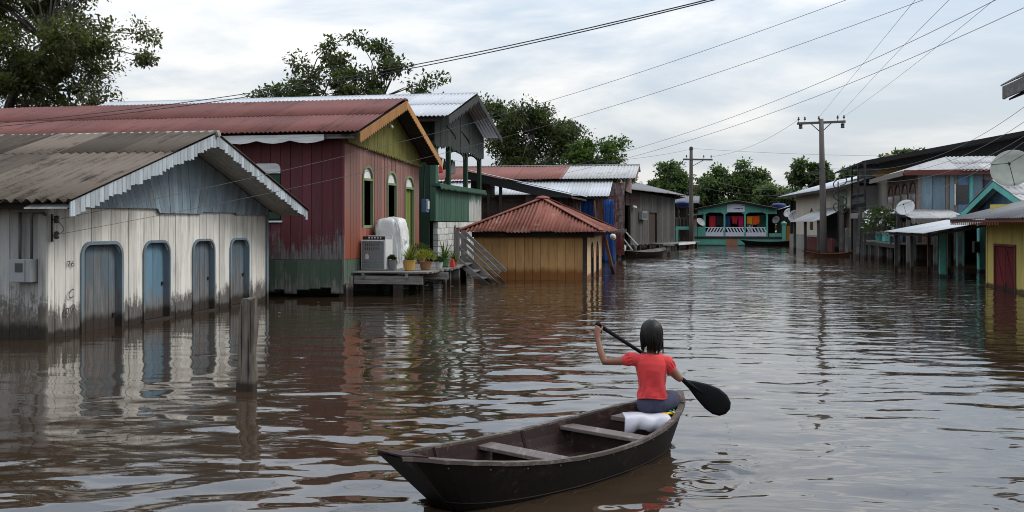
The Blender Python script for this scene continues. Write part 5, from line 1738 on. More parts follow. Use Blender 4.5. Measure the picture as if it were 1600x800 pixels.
def teal_house():
    T = thing('wooden_house', 'teal-trimmed house with blue gable and white corrugated roof behind the yellow house', 'house', (10.4, 37.6, 0))
    ry, rz, ey0, ez0, ey1, ez1 = 37.6, 3.24, 33.0, 2.13, 42.2, 2.13
    tz = lambda y: (rz - 0.06) - (rz - ez0) / (ry - ey0) * abs(ry - y)
    board_wall(T, 'blue_gable', 'Y', 10.5, 33.4, 41.8, 2.02, tz, 0.36, seed=131, out=-1, name='gable_board')
    board_wall(T, 'maroon_wall', 'Y', 10.5, 33.4, 41.8, -0.6, 2.0, 0.30, seed=132, out=-1, openings=[(39.2, 40.4, -0.6, 1.6, 'flat', 0)])
    box('door', 'dark_planks', T, 10.53, 10.58, 39.2, 40.4, -0.6, 1.6)
    box('wall', 'blue_gable', T, 10.6, 16.9, 33.4, 33.46, -0.6, 2.2)
    box('wall', 'blue_gable', T, 10.6, 16.9, 41.76, 41.82, -0.6, 2.2)
    box('wall', 'blue_gable', T, 16.9, 17.0, 33.4, 41.8, -0.6, 2.2)
    for y, w_ in ((33.6, 0.25), (38.6, 0.34), (41.7, 0.25)):
        box('porch_column', 'teal_paint', T, 9.75, 9.75 + w_, y - w_ / 2, y + w_ / 2, -0.6, 2.1)
    for (ya, za, yb, zb) in ((ey0, ez0, ry, rz), (ry, rz, ey1, ez1)):
        MB().prism([(9.98, ya, za), (9.98, yb, zb), (9.98, yb, zb - 0.22), (9.98, ya, za - 0.22)], (0.03, 0, 0)).build('bargeboard', 'teal_paint', T)
    corr_roof(T, 'zinc_stained', (9.95, ry, rz + 0.03), (1, 0, 0), (0, ey0 - ry, ez0 - rz), 7.2, math.hypot(ry - ey0, rz - ez0), sw=1.0, rows=2, pitch=0.177, amp=0.024, seed=133)
    corr_roof(T, 'zinc_stained', (9.95, ry, rz + 0.03), (1, 0, 0), (0, ey1 - ry, ez1 - rz), 7.2, math.hypot(ry - ey0, rz - ez0), sw=1.0, rows=1, pitch=0.177, amp=0.024, seed=134)
    beam('wall_plate', 'teal_paint', T, (9.9, 33.2, 2.06), (9.9, 42.0, 2.06), 0.12, 0.12)
    box('fuse_box', 'black_metal', T, 9.55, 9.73, 38.3, 38.62, 0.72, 1.12)
    dish('satellite_dish', 'large pale green-white satellite dish above the teal gable at the right edge', (10.34, 36.6, 3.58), 0.66, (-0.40, -0.83, 0.33), (10.45, 37.3, 3.1), 'dish_old')
    # white lean-to awning on posts
    A = thing('awning', 'pale metal awning on thin posts beside the yellow house', 'awning', (8, 35, 0))
    d = Vector((-3.4, 0, -0.66))
    corr_roof(A, 'pale_sheet', (9.85, 31.4, 2.12), (0, 1, 0), d, 6.7, d.length, sw=1.1, rows=1, pitch=0.15, amp=0.012, seed=135)
    box('post', 'teal_paint', A, 7.62, 7.82, 34.8, 35.0, -0.6, 1.62)
    for x, y in ((6.75, 37.6), (7.15, 36.9), (7.9, 37.8), (8.6, 37.9)):
        box('post', 'old_planks', A, x - 0.05, x + 0.05, y - 0.05, y + 0.05, -0.6, 1.5 + (x - 6.6) * 0.19)
    beam('eave_beam', 'dark_wood', A, (6.6, 31.6, 1.40), (6.6, 38.0, 1.40), 0.05, 0.07)
    beam('rake_beam', 'dark_wood', A, (6.6, 31.6, 1.40), (9.7, 31.6, 2.0), 0.05, 0.08)


teal_house()


def arch_house():
    T = thing('balcony_house', 'two-storey faded blue house with a row of brown arches on the right bank', 'house', (10, 46, 0))
    # arcade along the street, upper floor
    arches = [(45.6 + 1.75 * i, 46.95 + 1.75 * i, 2.35, 3.55, 'arch', 0.6) for i in range(4)]
    board_wall(T, 'arch_wall', 'Y', 9.0, 45.0, 52.8, 2.2, 3.98, 0.6, openings=arches, seed=141, out=-1, gap=0.003, name='wall_panel')
    for a in arches:
        fr = frame('arch_frame', 'brown_red_trim', T, 'Y', 9.0, a, 0.08, 0.03, out=-1)
        for k in range(5):
            y = a[0] + 0.12 + k * 0.27
            pts = [(8.97, y + 0.09 * math.sin(t * 6.28), 2.36 + 0.75 * t) for t in [i / 10 for i in range(11)]]
            MB().tube(pts, 0.02, 5).build('baluster', 'white_pot', fr)
        beam('rail', 'black_metal', fr, (8.97, a[0], 3.12), (8.97, a[1], 3.12), 0.04, 0.05)
    # wall to the viewer: faded blue panels and brown posts
    for i, x in enumerate([9.05 + 0.5 * k for k in range(9)]):
        MB().box(x + 0.01, x + 0.49, 44.95 - 0.02 * (i % 2), 45.0, 2.2, 3.98).build('wall_panel', ['blue_wall', 'blue_wall', 'arch_wall', 'blue_gable', 'blue_wall', 'arch_wall', 'blue_gable', 'arch_wall', 'blue_wall'][i], T)
    for x, mt in ((9.0, 'arch_wall'), (10.28, 'blue_frame'), (11.05, 'teal_paint'), (12.3, 'arch_wall')):
        box('post', mt, T, x - 0.06, x + 0.09, 44.85, 44.92, 2.2, 3.98)
    wn = box('window', 'glass_dark', T, 10.45, 10.95, 44.9, 44.925, 2.6, 3.4)
    box('window_frame', 'white_trim', wn, 10.40, 10.45, 44.88, 44.92, 2.55, 3.45)
    wn = box('window', 'tarp_navy', T, 11.6, 12.2, 44.9, 44.925, 2.5, 3.6)
    box('window_frame', 'dark_wood', wn, 11.54, 11.6, 44.88, 44.92, 2.45, 3.65)
    box('wall', 'arch_wall', T, 13.5, 13.6, 45.0, 52.8, -0.6, 4.0)
    box('wall', 'arch_wall', T, 9.05, 13.5, 52.7, 52.8, -0.6, 4.0)
    box('inner_wall', 'dark_planks', T, 10.5, 10.6, 45.05, 52.7, 2.3, 4.0)
    box('floor', 'dark_wood', T, 8.9, 13.5, 44.96, 52.8, 2.05, 2.2)
    for y in (45.1, 47.4, 49.6, 52.6):
        box('stilt', 'old_planks', T, 8.95, 9.13, y - 0.09, y + 0.09, -0.8, 2.05)
    for x in (10.5, 12.0, 13.4):
        box('stilt', 'old_planks', T, x - 0.1, x + 0.1, 45.0, 45.2, -0.8, 2.05)
    hboard_wall(T, 'dark_planks', 'Y', 10.8, 45.1, 52.6, 0.2, 2.0, 0.3, out=-1, seed=143)
    # roof: pale sheets with one red end
    e = 4.02
    apex = 4.72
    d = Vector((0, -2.6, -(apex - e)))
    corr_roof(T, 'zinc_stained', (10.55, 47.2, apex), (1, 0, 0), d, 4.5, d.length + 0.15, sw=0.9, rows=2, pitch=0.177, amp=0.022, seed=144, matfn=lambda u, r: 'red_sheet' if u > 0.58 else 'zinc_stained')
    for i in range(4):
        # hip towards the street
        t0, t1 = i / 4, (i + 1) / 4
        a, b = Vector((10.55, 47.2, apex)), Vector((10.55, 50.5, apex))
        p, q = Vector((8.3, 44.6, e - 0.05)), Vector((8.3, 53.2, e - 0.05))
        MB().prism([a.lerp(b, t0), a.lerp(b, t1), p.lerp(q, t1), p.lerp(q, t0)], (0, 0, 0.02)).build('roof_sheet', 'zinc_stained', T)
    MB().prism([Vector((8.3, 44.58, e - 0.05)), Vector((10.55, 44.58, e)), Vector((10.55, 47.2, apex))], (0, 0, 0.02)).build('roof_sheet', 'zinc_stained', T)
    MB().prism([(10.55, 47.2, apex - 0.03), (15, 47.2, apex - 0.03), (15, 52.9, e), (10.55, 52.9, e)], (0, 0, 0.02)).build('roof_slope', 'zinc_stained', T)
    beam('fascia', 'brown_red_trim', T, (8.32, 44.55, e - 0.10), (15.0, 44.55, e - 0.06), 0.04, 0.22)
    beam('fascia', 'arch_wall', T, (8.28, 44.6, e - 0.12), (8.28, 53.2, e - 0.12), 0.04, 0.22)
    # lower lean-to with scalloped trim
    L = thing('lean_to_roof', 'low pale lean-to roof with brown scalloped trim in front of the arches', 'awning', (8.8, 43, 0))
    d = Vector((0, -4.0, -0.42))
    corr_roof(L, 'zinc_stained', (7.9, 44.8, 2.36), (1, 0, 0), d, 2.1, d.length, sw=1.0, rows=1, pitch=0.15, amp=0.014, seed=145)
    valance('trim_board', 'arch_wall', L, (7.88, 40.78, 1.97), (8.95, 40.78, 1.97), 0.20, 0.17, 0.09, shape='scallop', normal=(0, -1, 0))
    valance('trim_board', 'brown_red_trim', L, (8.96, 40.78, 1.97), (9.98, 40.78, 2.0), 0.20, 0.17, 0.09, shape='scallop', normal=(0, -1, 0))
    for x, y in ((7.8, 40.95), (8.8, 40.95), (9.7, 41.0), (7.8, 43.0)):
        box('post', 'old_planks', L, x - 0.07, x + 0.07, y - 0.07, y + 0.07, -0.7, 1.88 + (y - 40.8) * 0.10)
    dish('satellite_dish', 'tilted white satellite dish below the brown arches', (8.0, 42.4, 2.36), 0.36, (-0.45, -0.75, 0.55), (7.9, 42.9, 1.6))
    # a half-sunk plank platform with plants
    P = thing('plank_platform', 'dark plank platform on stilts under the arches', 'platform', (8.4, 48, 0))
    for i in range(11):
        box('plank', 'grey_beam', P, 7.9, 9.4, 44.0 + i * 0.8, 44.0 + i * 0.8 + 0.76, 0.88, 0.94)
    for y in (44.2, 46.2, 48.4, 50.6, 52.6):
        box('post', 'old_planks', P, 7.92, 8.08, y - 0.08, y + 0.08, -0.8, 0.88)
    rq = random.Random(17)
    for k in range(14):
        y, x = 43.6 + k * 0.66 + rq.uniform(-.2, .2), rq.uniform(7.6, 8.8)
        box('post', rq.choice(['grey_planks', 'old_planks', 'dark_planks']), P, x - 0.05, x + 0.05, y - 0.05, y + 0.05, -0.8, rq.uniform(0.9, 2.0))
    for k in range(5):
        y = 44 + k * 1.7
        beam('rail', 'old_planks', P, (7.86, y, 1.25 + 0.1 * rq.random()), (7.86, y + 1.6, 1.3 + 0.15 * rq.random()), 0.05, 0.09)
    for k in range(6):
        y = 44.1 + k * 1.4
        box('back_panel', rq.choice(['dark_planks', 'old_planks', 'maroon_wall']), P, 9.42, 9.46, y, y + 1.36, -0.4, rq.uniform(1.4, 2.0))
    beam('edge_beam', 'dark_wood', P, (7.88, 44.0, 0.80), (7.88, 52.8, 0.80), 0.08, 0.14)
    rnd = random.Random(9)
    F = thing('flower_bush', 'white-flowered bush in a tub on the platform under the arches', 'plant', (8.2, 49.5, 0.94))
    pts, dirs = [], []
    for i in range(900):
        a, b = rnd.uniform(0, 6.28), math.acos(rnd.uniform(-0.5, 1))
        v = Vector((math.cos(a) * math.sin(b), math.sin(a) * math.sin(b) * 1.3, math.cos(b))) * rnd.uniform(0.3, 1) ** 0.4
        pts.append(Vector((8.2, 49.5, 1.75)) + v * 0.78)
        dirs.append(v + Vector((rnd.uniform(-.6, .6), rnd.uniform(-.6, .6), rnd.uniform(-.6, .6))))
    leaves_mesh(pts, dirs, 0.17, rnd, 0.5, 0.1).build('foliage', 'leaf_mid', F)
    pts = [Vector((8.2, 49.2, 1.75)) + Vector((rnd.uniform(-.75, .5), rnd.uniform(-.9, .8), rnd.uniform(-.3, .65))) for i in range(60)]
    leaves_mesh(pts, [Vector((rnd.uniform(-1, 1), rnd.uniform(-1, 1), rnd.uniform(0, 1))) for _ in pts], 0.16, rnd, 0.9, 0).build('flowers', 'petal_white', F)
    MB().lathe([(0.2, 0), (0.28, 0.35), (0.24, 0.36)], (8.2, 49.5, 0.94), 10).build('tub', 'teal_paint', F)
    for i, (y, mt, lb) in enumerate(((47.2, 'teal_paint', 'turquoise tub on the platform below the arches'), (45.4, 'panel_blue', 'blue crate on the near end of the platform below the arches'))):
        o = MB().box(7.98, 8.45, y, y + 0.6, 0.945, 1.35).build('tub' if i == 0 else 'crate', mt, None, bevel=0.03)
        tag(o, lb, 'tub' if i == 0 else 'crate')
    o = MB().beam((7.5, 52.0, -0.5), (7.75, 52.6, 2.6), 0.16, 0.16).build('leaning_post', 'old_planks', None)
    tag(o, 'weathered post leaning by the platform under the iron balcony', 'post')
    o = MB().box(7.22, 7.36, 54.2, 54.34, -0.6, 1.55).build('mooring_post', 'grey_planks', None)
    tag(o, 'pale upright mooring post beside the moored brown canoe', 'post')


arch_house()


def iron_balcony_and_black_roof():
    T = thing('large_house', 'large house with wide black overhanging roof and ochre upper wall on the right bank', 'house', (13, 57, 0))
    ya = 54.5
    box('wall', 'ochre_wall', T, 9.6, 22.0, 56.6, 56.7, 3.2, 5.5)
    box('wall', 'concrete', T, 9.6, 22.0, 56.6, 56.7, -0.6, 3.19)
    box('wall', 'concrete', T, 9.5, 9.6, 56.6, 65.0, -0.6, 5.2)
    box('opening', 'dark_void', T, 9.9, 11.9, 56.55, 56.59, 3.6, 4.6)
    prof = [(8.1, 5.02), (17.5, 6.75), (27.0, 5.0)]
    for (xa, za), (xb, zb) in zip(prof, prof[1:]):
        MB().prism([(xa, ya, za), (xb, ya, zb), (xb, ya, zb - 0.10), (xa, ya, za - 0.10)], (0, 11, 0)).build('roof_slope', 'black_sheet', T)
        MB().prism([(xa, ya - 0.03, za + 0.02), (xb, ya - 0.03, zb + 0.02), (xb, ya - 0.03, zb - 0.22), (xa, ya - 0.03, za - 0.22)], (0, 0.028, 0)).build('fascia', 'black_sheet', T)
    MB().prism([(8.3, ya + 0.5, 4.80), (17.5, ya + 0.5, 6.45), (27, ya + 0.5, 4.8), (27, ya + 0.5, 4.7), (8.3, ya + 0.5, 4.70)], (0, 0.05, 0)).build('gable_panel', 'black_sheet', T)
    MB().prism([(8.9, 56.5, 4.4), (9.6, 56.5, 4.7), (14.5, 56.5, 5.3), (14.5, 56.5, 4.75), (10.4, 56.5, 4.55), (9.4, 56.5, 4.15)], (0, 0.08, 0)).build('ochre_band', 'ochre_wall', T)
    # iron balcony
    B = thing('iron_balcony', 'dark wrought-iron balcony between the arches and the beige house', 'balcony', (8.6, 55.5, 0))
    box('slab', 'concrete', B, 8.0, 9.6, 53.2, 58.0, 2.05, 2.35)
    for y in [53.3 + 0.32 * i for i in range(15)]:
        pts = [(8.05, y + 0.10 * math.sin(t * 9.4), 2.37 + 0.95 * t) for t in [i / 12 for i in range(13)]]
        MB().tube(pts, 0.022, 5).build('baluster', 'black_metal', B)
    for z in (2.42, 2.85, 3.34):
        beam('rail', 'black_metal', B, (8.05, 53.2, z), (8.05, 58.0, z), 0.05, 0.05)
    for y in (53.3, 55.6, 57.9):
        MB().tube([(8.07, y, -0.6), (8.07, y, 4.9)], 0.06, 6).build('column', 'black_metal', B)


iron_balcony_and_black_roof()


def beige_house():
    ang = math.atan2(58.4 - 78.0, 8.05 - 6.4)
    T = thing('plastered_house', 'beige plastered house with grey metal roof and pointed window behind the utility pole', 'house', (6.4, 78.0, 0), ang, local=True)
    # local x runs from the far end towards the viewer, -y faces the street
    ops = [(6.2, 7.9, 1.9, 3.0, 'flat', 0)]
    L = 19.6
    win = (8.0, 8.9, 1.35, 2.75, 'arch', 0.7)
    board_wall(T, 'beige_plaster', 'X', 0.0, 2.5, L, 1.02, lambda a: 3.95, 1.4, out=-1, gap=0.0, jit=0, openings=[win], seed=151, name='wall_panel', th=0.15)
    board_wall(T, 'concrete', 'X', -0.04, 0.0, L, -0.6, 1.02, 2.4, out=-1, gap=0.0, jit=0, seed=152, name='wall_panel', th=0.2)
    fr = frame('window_frame', 'brown_red_trim', T, 'X', 0.0, win, 0.08, 0.02, out=-1)
    box('pane', 'dark_void', fr, 8.0, 8.9, 0.06, 0.08, 1.35, 2.75)
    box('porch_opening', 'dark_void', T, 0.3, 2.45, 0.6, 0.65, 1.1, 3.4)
    box('porch_post', 'dark_wood', T, 0.2, 0.5, -0.05, 0.1, 1.02, 3.5)
    box('green_panel', 'green_panel', T, 16.2, 18.9, -0.06, -0.02, 2.6, 3.65)
    box('wall', 'concrete', T, L - 0.1, L, 0.15, 6.0, -0.6, 3.9)
    box('wall', 'concrete', T, 0.0, 0.15, 0.15, 6.0, -0.6, 3.5)
    d = Vector((0, -4.4, -1.25))
    corr_roof(T, 'zinc_sheet', (-0.8, 3.6, 5.05), (1, 0, 0), d, 21.2, d.length, sw=1.2, rows=1, pitch=0.2, amp=0.015, seed=153)
    d = Vector((0, 4.4, -1.25))
    corr_roof(T, 'zinc_sheet', (-0.8, 3.6, 5.05), (1, 0, 0), d, 21.2, d.length, sw=1.2, rows=1, pitch=0.2, amp=0.015, seed=154)
    beam('fascia', 'dark_wood', T, (-0.8, -0.78, 3.74), (20.4, -0.78, 3.74), 0.04, 0.16)
    # lower metal awning and the clutter beneath it
    A = thing('metal_awning', 'stained metal awning on the beige house behind the thin hooked post', 'awning', (7.1, 65, 0), ang, local=True)
    d = Vector((0, -1.9, -0.85))
    corr_roof(A, 'zinc_stained', (-1.2, 0.3, 2.72), (1, 0, 0), d, 8.0, d.length, sw=1.0, rows=1, pitch=0.15, amp=0.014, seed=155)
    for x in (-1.0, 2.6, 6.6):
        box('post', 'old_planks', A, x - 0.08, x + 0.08, -1.4, -1.25, -0.6, 1.95)
    box('low_wall', 'maroon_wall', A, -1.0, 6.6, -0.6, -0.45, -0.6, 0.95)
    box('doorway', 'dark_void', A, 3.0, 6.2, -0.2, -0.15, 0.9, 2.3)
    dish('satellite_dish', 'white dish on the corner of the beige house', (6.6, 76.0, 2.3), 0.48, (-0.55, -0.7, 0.45), (6.9, 76.6, 1.6))


beige_house()


def corner_roof():
    T = thing('wooden_house', 'dark roof corner of a near house jutting in at the upper right edge', 'house', (9, 19, 0))
    ex, ey = 6.18, 22.5
    a, b = Vector((ex, ey, 4.62)), Vector((12.5, ey, 8.2))
    MB().prism([a, b, b - Vector((0, 0, 0.26)), a - Vector((0, 0, 0.26))], (0, -0.05, 0)).build('bargeboard', 'grey_beam', T)
    d = Vector((-6.32, 0, -3.58))
    corr_roof(T, 'grey_sheet', (12.5, 14.0, 8.24), (0, 1, 0), d, 8.48, d.length, sw=1.0, rows=1, pitch=0.15, amp=0.016, seed=161)
    beam('fascia', 'grey_beam', T, (ex - 0.02, 14.0, 4.50), (ex - 0.02, ey - 0.06, 4.50), 0.04, 0.26)
    MB().prism([(ex + 0.05, ey - 0.2, 4.36), (12.4, ey - 0.2, 7.85), (12.4, ey - 0.2, 7.80), (ex + 0.05, ey - 0.2, 4.32)], (0, -8.2, 0)).build('soffit', 'dark_wood', T)
    for x0, x1, y0, y1 in ((8.6, 8.7, 14.2, 21.2), (8.7, 12.4, 21.1, 21.2)):
        box('wall', 'grey_planks', T, x0, x1, y0, y1, -0.6, 5.0)


corner_roof()


# ------------------------------------------------------------------ poles and wires
def utility_pole(label, base, top, arm, r0, r1, mat, armdir, hooks=True):
    T = thing('utility_pole', label, 'utility pole', (base[0], base[1], 0), group='utility poles')
    b, t = Vector((base[0], base[1], -1.0)), Vector(top)
    MB().tube([b, b.lerp(t, 0.35), b.lerp(t, 0.7), t], [r0, r0 * 0.9 + r1 * 0.1, (r0 + r1) / 2, r1], 10).build('shaft', mat, T, smooth=True)
    a0, a1 = Vector(arm[0]), Vector(arm[1])
    ca = MB().beam(a0, a1, 0.11, 0.13).build('crossarm', 'pole_wood', T)
    m = a0.lerp(a1, 0.5)
    for e in (0.27, 0.73):
        p = a0.lerp(a1, e)
        q = Vector((t.x, t.y, p.z - 0.55))
        MB().tube([p, q], 0.025, 5).build('brace', 'black_metal', T)
    for e in ((0.03, 0.16, 0.45, 0.84, 0.97) if hooks else (0.12, 0.7, 0.95)):
        p = a0.lerp(a1, e)
        MB().lathe([(0.015, 0), (0.015, 0.12), (0.06, 0.13), (0.065, 0.19), (0.035, 0.21), (0.05, 0.26), (0.02, 0.30)], p + Vector((0, 0, 0.06)), 8).build('insulator', 'insulator', ca, smooth=True)
    return T


P1 = utility_pole('tall utility pole with crossarm rising from the water on the right side', (6.46, 56.7), (6.30, 56.7, 7.5), ((5.02, 56.6, 7.26), (7.58, 56.8, 7.34)), 0.19, 0.12, 'concrete_pole', None)
for x in (5.2, 7.4):
    MB().lathe([(0.05, -0.14), (0.11, -0.12), (0.09, 0), (0.11, 0.10), (0.04, 0.14)], (x, 56.55, 7.10), 9).build('spool', 'insulator', P1)
for z in (4.75, 4.5, 4.2):
    for sx in (-0.32, 0.32):
        MB().lathe([(0.02, -0.09), (0.06, -0.06), (0.035, 0), (0.06, 0.06), (0.02, 0.09)], (6.36 + sx, 56.6, z), 8).build('spool', 'insulator', P1)
for z in (4.15, 4.8):
    MB().beam((6.0, 56.6, z), (6.72, 56.6, z), 0.04, 0.04).build('bracket', 'black_metal', P1)
P2 = utility_pole('slim dark utility pole with one-sided crossarm in front of the mint house', (-1.01, 81.0), (-1.01, 81.0, 7.75), ((-1.66, 80.9, 6.93), (0.68, 80.9, 6.87)), 0.20, 0.13, 'pole_wood', None, False)
MB().lathe([(0.05, 0), (0.16, 0.08), (0.14, 0.3), (0.05, 0.36)], (-1.01, 81.0, 7.6), 8).build('cap', 'insulator', P2)

# thin post with hooked arms beside the pole
T = thing('hooked_post', 'thin dark post with curled hooks right of the tall utility pole', 'post', (7.2, 55.2, 0))
MB().tube([(7.2, 55.2, -0.8), (7.16, 55.2, 3.3)], [0.16, 0.11], 8).build('shaft', 'pole_wood', T)
MB().tube([(7.0, 55.1, 0.6), (6.98, 55.1, 4.0)], 0.035, 6).build('pipe', 'black_metal', T)
for sx, z in ((-1, 3.0), (-1, 2.4), (1, 3.2), (1, 2.7), (1, 2.3), (-1, 3.6), (1, 3.8)):
    pts = [(7.08 + sx * 0.34 * math.sin(t * 2.6), 55.1, z + 0.25 * (1 - math.cos(t * 2.6))) for t in [i / 8 for i in range(9)]]
    MB().tube(pts, 0.028, 5).build('hook', 'black_metal', T)


def wire(label, pts, r, mat='wire_black', group='overhead wires', sag=None, n=24, run=0.0, run_back=0.0):
    """cable through the given points (two ends plus sag, or a polyline that is smoothed)"""
    P = [Vector(p) for p in pts]
    if len(P) == 2:
        s = sag or 0.0
        path = [P[0].lerp(P[1], i / n) - Vector((0, 0, s * 4 * (i / n) * (1 - i / n))) for i in range(n + 1)]
    else:
        # Lagrange through three points: a parabola in the vertical plane
        t1 = (P[1] - P[0]).length / ((P[1] - P[0]).length + (P[2] - P[1]).length)
        path = []
        for i in range(n + 1):
            t = i / n
            l0 = (t - t1) * (t - 1) / (t1)
            l1 = t * (t - 1) / (t1 * (t1 - 1))
            l2 = t * (t - t1) / (1 - t1)
            path.append(P[0] * l0 + P[1] * l1 + P[2] * l2)
    if run:        # the span goes on past the last known point to its next support
        path += [path[-1] + (path[-1] - path[-2]).normalized() * run * k for k in (0.5, 1.0)]
    if run_back:
        path = [path[0] + (path[0] - path[1]).normalized() * run_back] + path
    o = MB().tube(path, r, 5).build('overhead_wire', mat, None)
    return tag(o, label, 'wire', group)

_W = [
    ('thicker upper cable of the near pair crossing the upper left sky', [(-16.03, 20, 4.02), (-5.55, 15.5, 4.18), (0.41, 11, 4.26)], 0.011),
    ('lower cable of the near pair crossing the upper left sky', [(-16.03, 20, 3.95), (-5.55, 15.5, 4.13), (0.54, 11, 4.27)], 0.011),
    ('upper service wire from the white house corner up to the right', [(-9.7, 13.64, 1.82), (-4.68, 17, 3.35), (2.18, 13, 4.7)], 0.005),
    ('lower service wire from the white house corner up to the right', [(-9.7, 13.64, 1.59), (-4.54, 17, 2.99), (3.08, 13, 4.66)], 0.005),
    ('left line wire running from the tall pole overhead', [(6.17, 56.6, 7.58), (5.55, 34, 7.55), (4.45, 22, 6.58)], 0.008),
    ('middle line wire running from the tall pole overhead', [(7.17, 56.6, 7.60), (6.1, 34, 7.26), (5.14, 22, 6.55)], 0.008),
    ('right line wire running from the tall pole overhead', [(7.50, 56.6, 7.60), (6.88, 34, 7.07), (6.04, 22, 6.51)], 0.008),
    ('upper of two wires crossing the street from the shed to the upper right', [(-9.66, 44, 3.54), (-2.57, 34, 4.23), (4.46, 16, 5.19)], 0.008),
    ('lower of two wires crossing the street from the shed to the upper right', [(-9.66, 44, 3.34), (-2.57, 34, 3.99), (4.94, 16, 5.09)], 0.008),
    ('highest of four drop wires fanning to the right edge', [(6.60, 56.5, 4.82), (7.69, 38, 4.01), (7.28, 24, 4.57)], 0.009),
    ('second drop wire of four fanning to the right edge', [(6.66, 56.5, 4.47), (7.91, 38, 3.78), (7.28, 24, 4.23)], 0.009),
    ('third drop wire of four fanning to the right edge', [(6.66, 56.5, 4.20), (7.91, 38, 3.45), (7.28, 24, 3.89)], 0.009),
    ('lowest drop wire of four fanning to the right edge', [(7.97, 54, 2.6), (8.11, 36, 3.05), (7.28, 24, 3.78)], 0.009),
    ('thin wire from the slim pole back to the left rooftops', [(-1.01, 81, 7.75), (-3.0, 68, 6.4), (-5.4, 50.5, 4.9)], 0.012),
    ('thin wire running level from the slim pole to the far right', [(-1.01, 80.9, 7.8), (11.57, 80, 7.0), (24.52, 78, 6.8)], 0.012),
    ('upper low wire sagging from the tall pole towards the mint house', [(6.05, 56.6, 4.75), (4.0, 70, 4.1), (0.74, 80.8, 5.2)], 0.010),
    ('lower low wire sagging from the tall pole towards the mint house', [(6.05, 56.6, 4.2), (4.0, 70, 3.7), (-0.9, 80.8, 4.8)], 0.010),
    ('high wire joining the crossarms of the two poles', [(0.5, 80.9, 7.1), (3.0, 69, 6.95), (5.12, 56.6, 7.5)], 0.012),
]
for i, (lb, pts, r) in enumerate(_W):
    wire(lb, pts, r * 0.7, 'wire_black' if r > 0.01 else 'wire_grey', run=26.0 if i < 13 else 0.0, run_back=14.0 if i < 2 else 0.0)


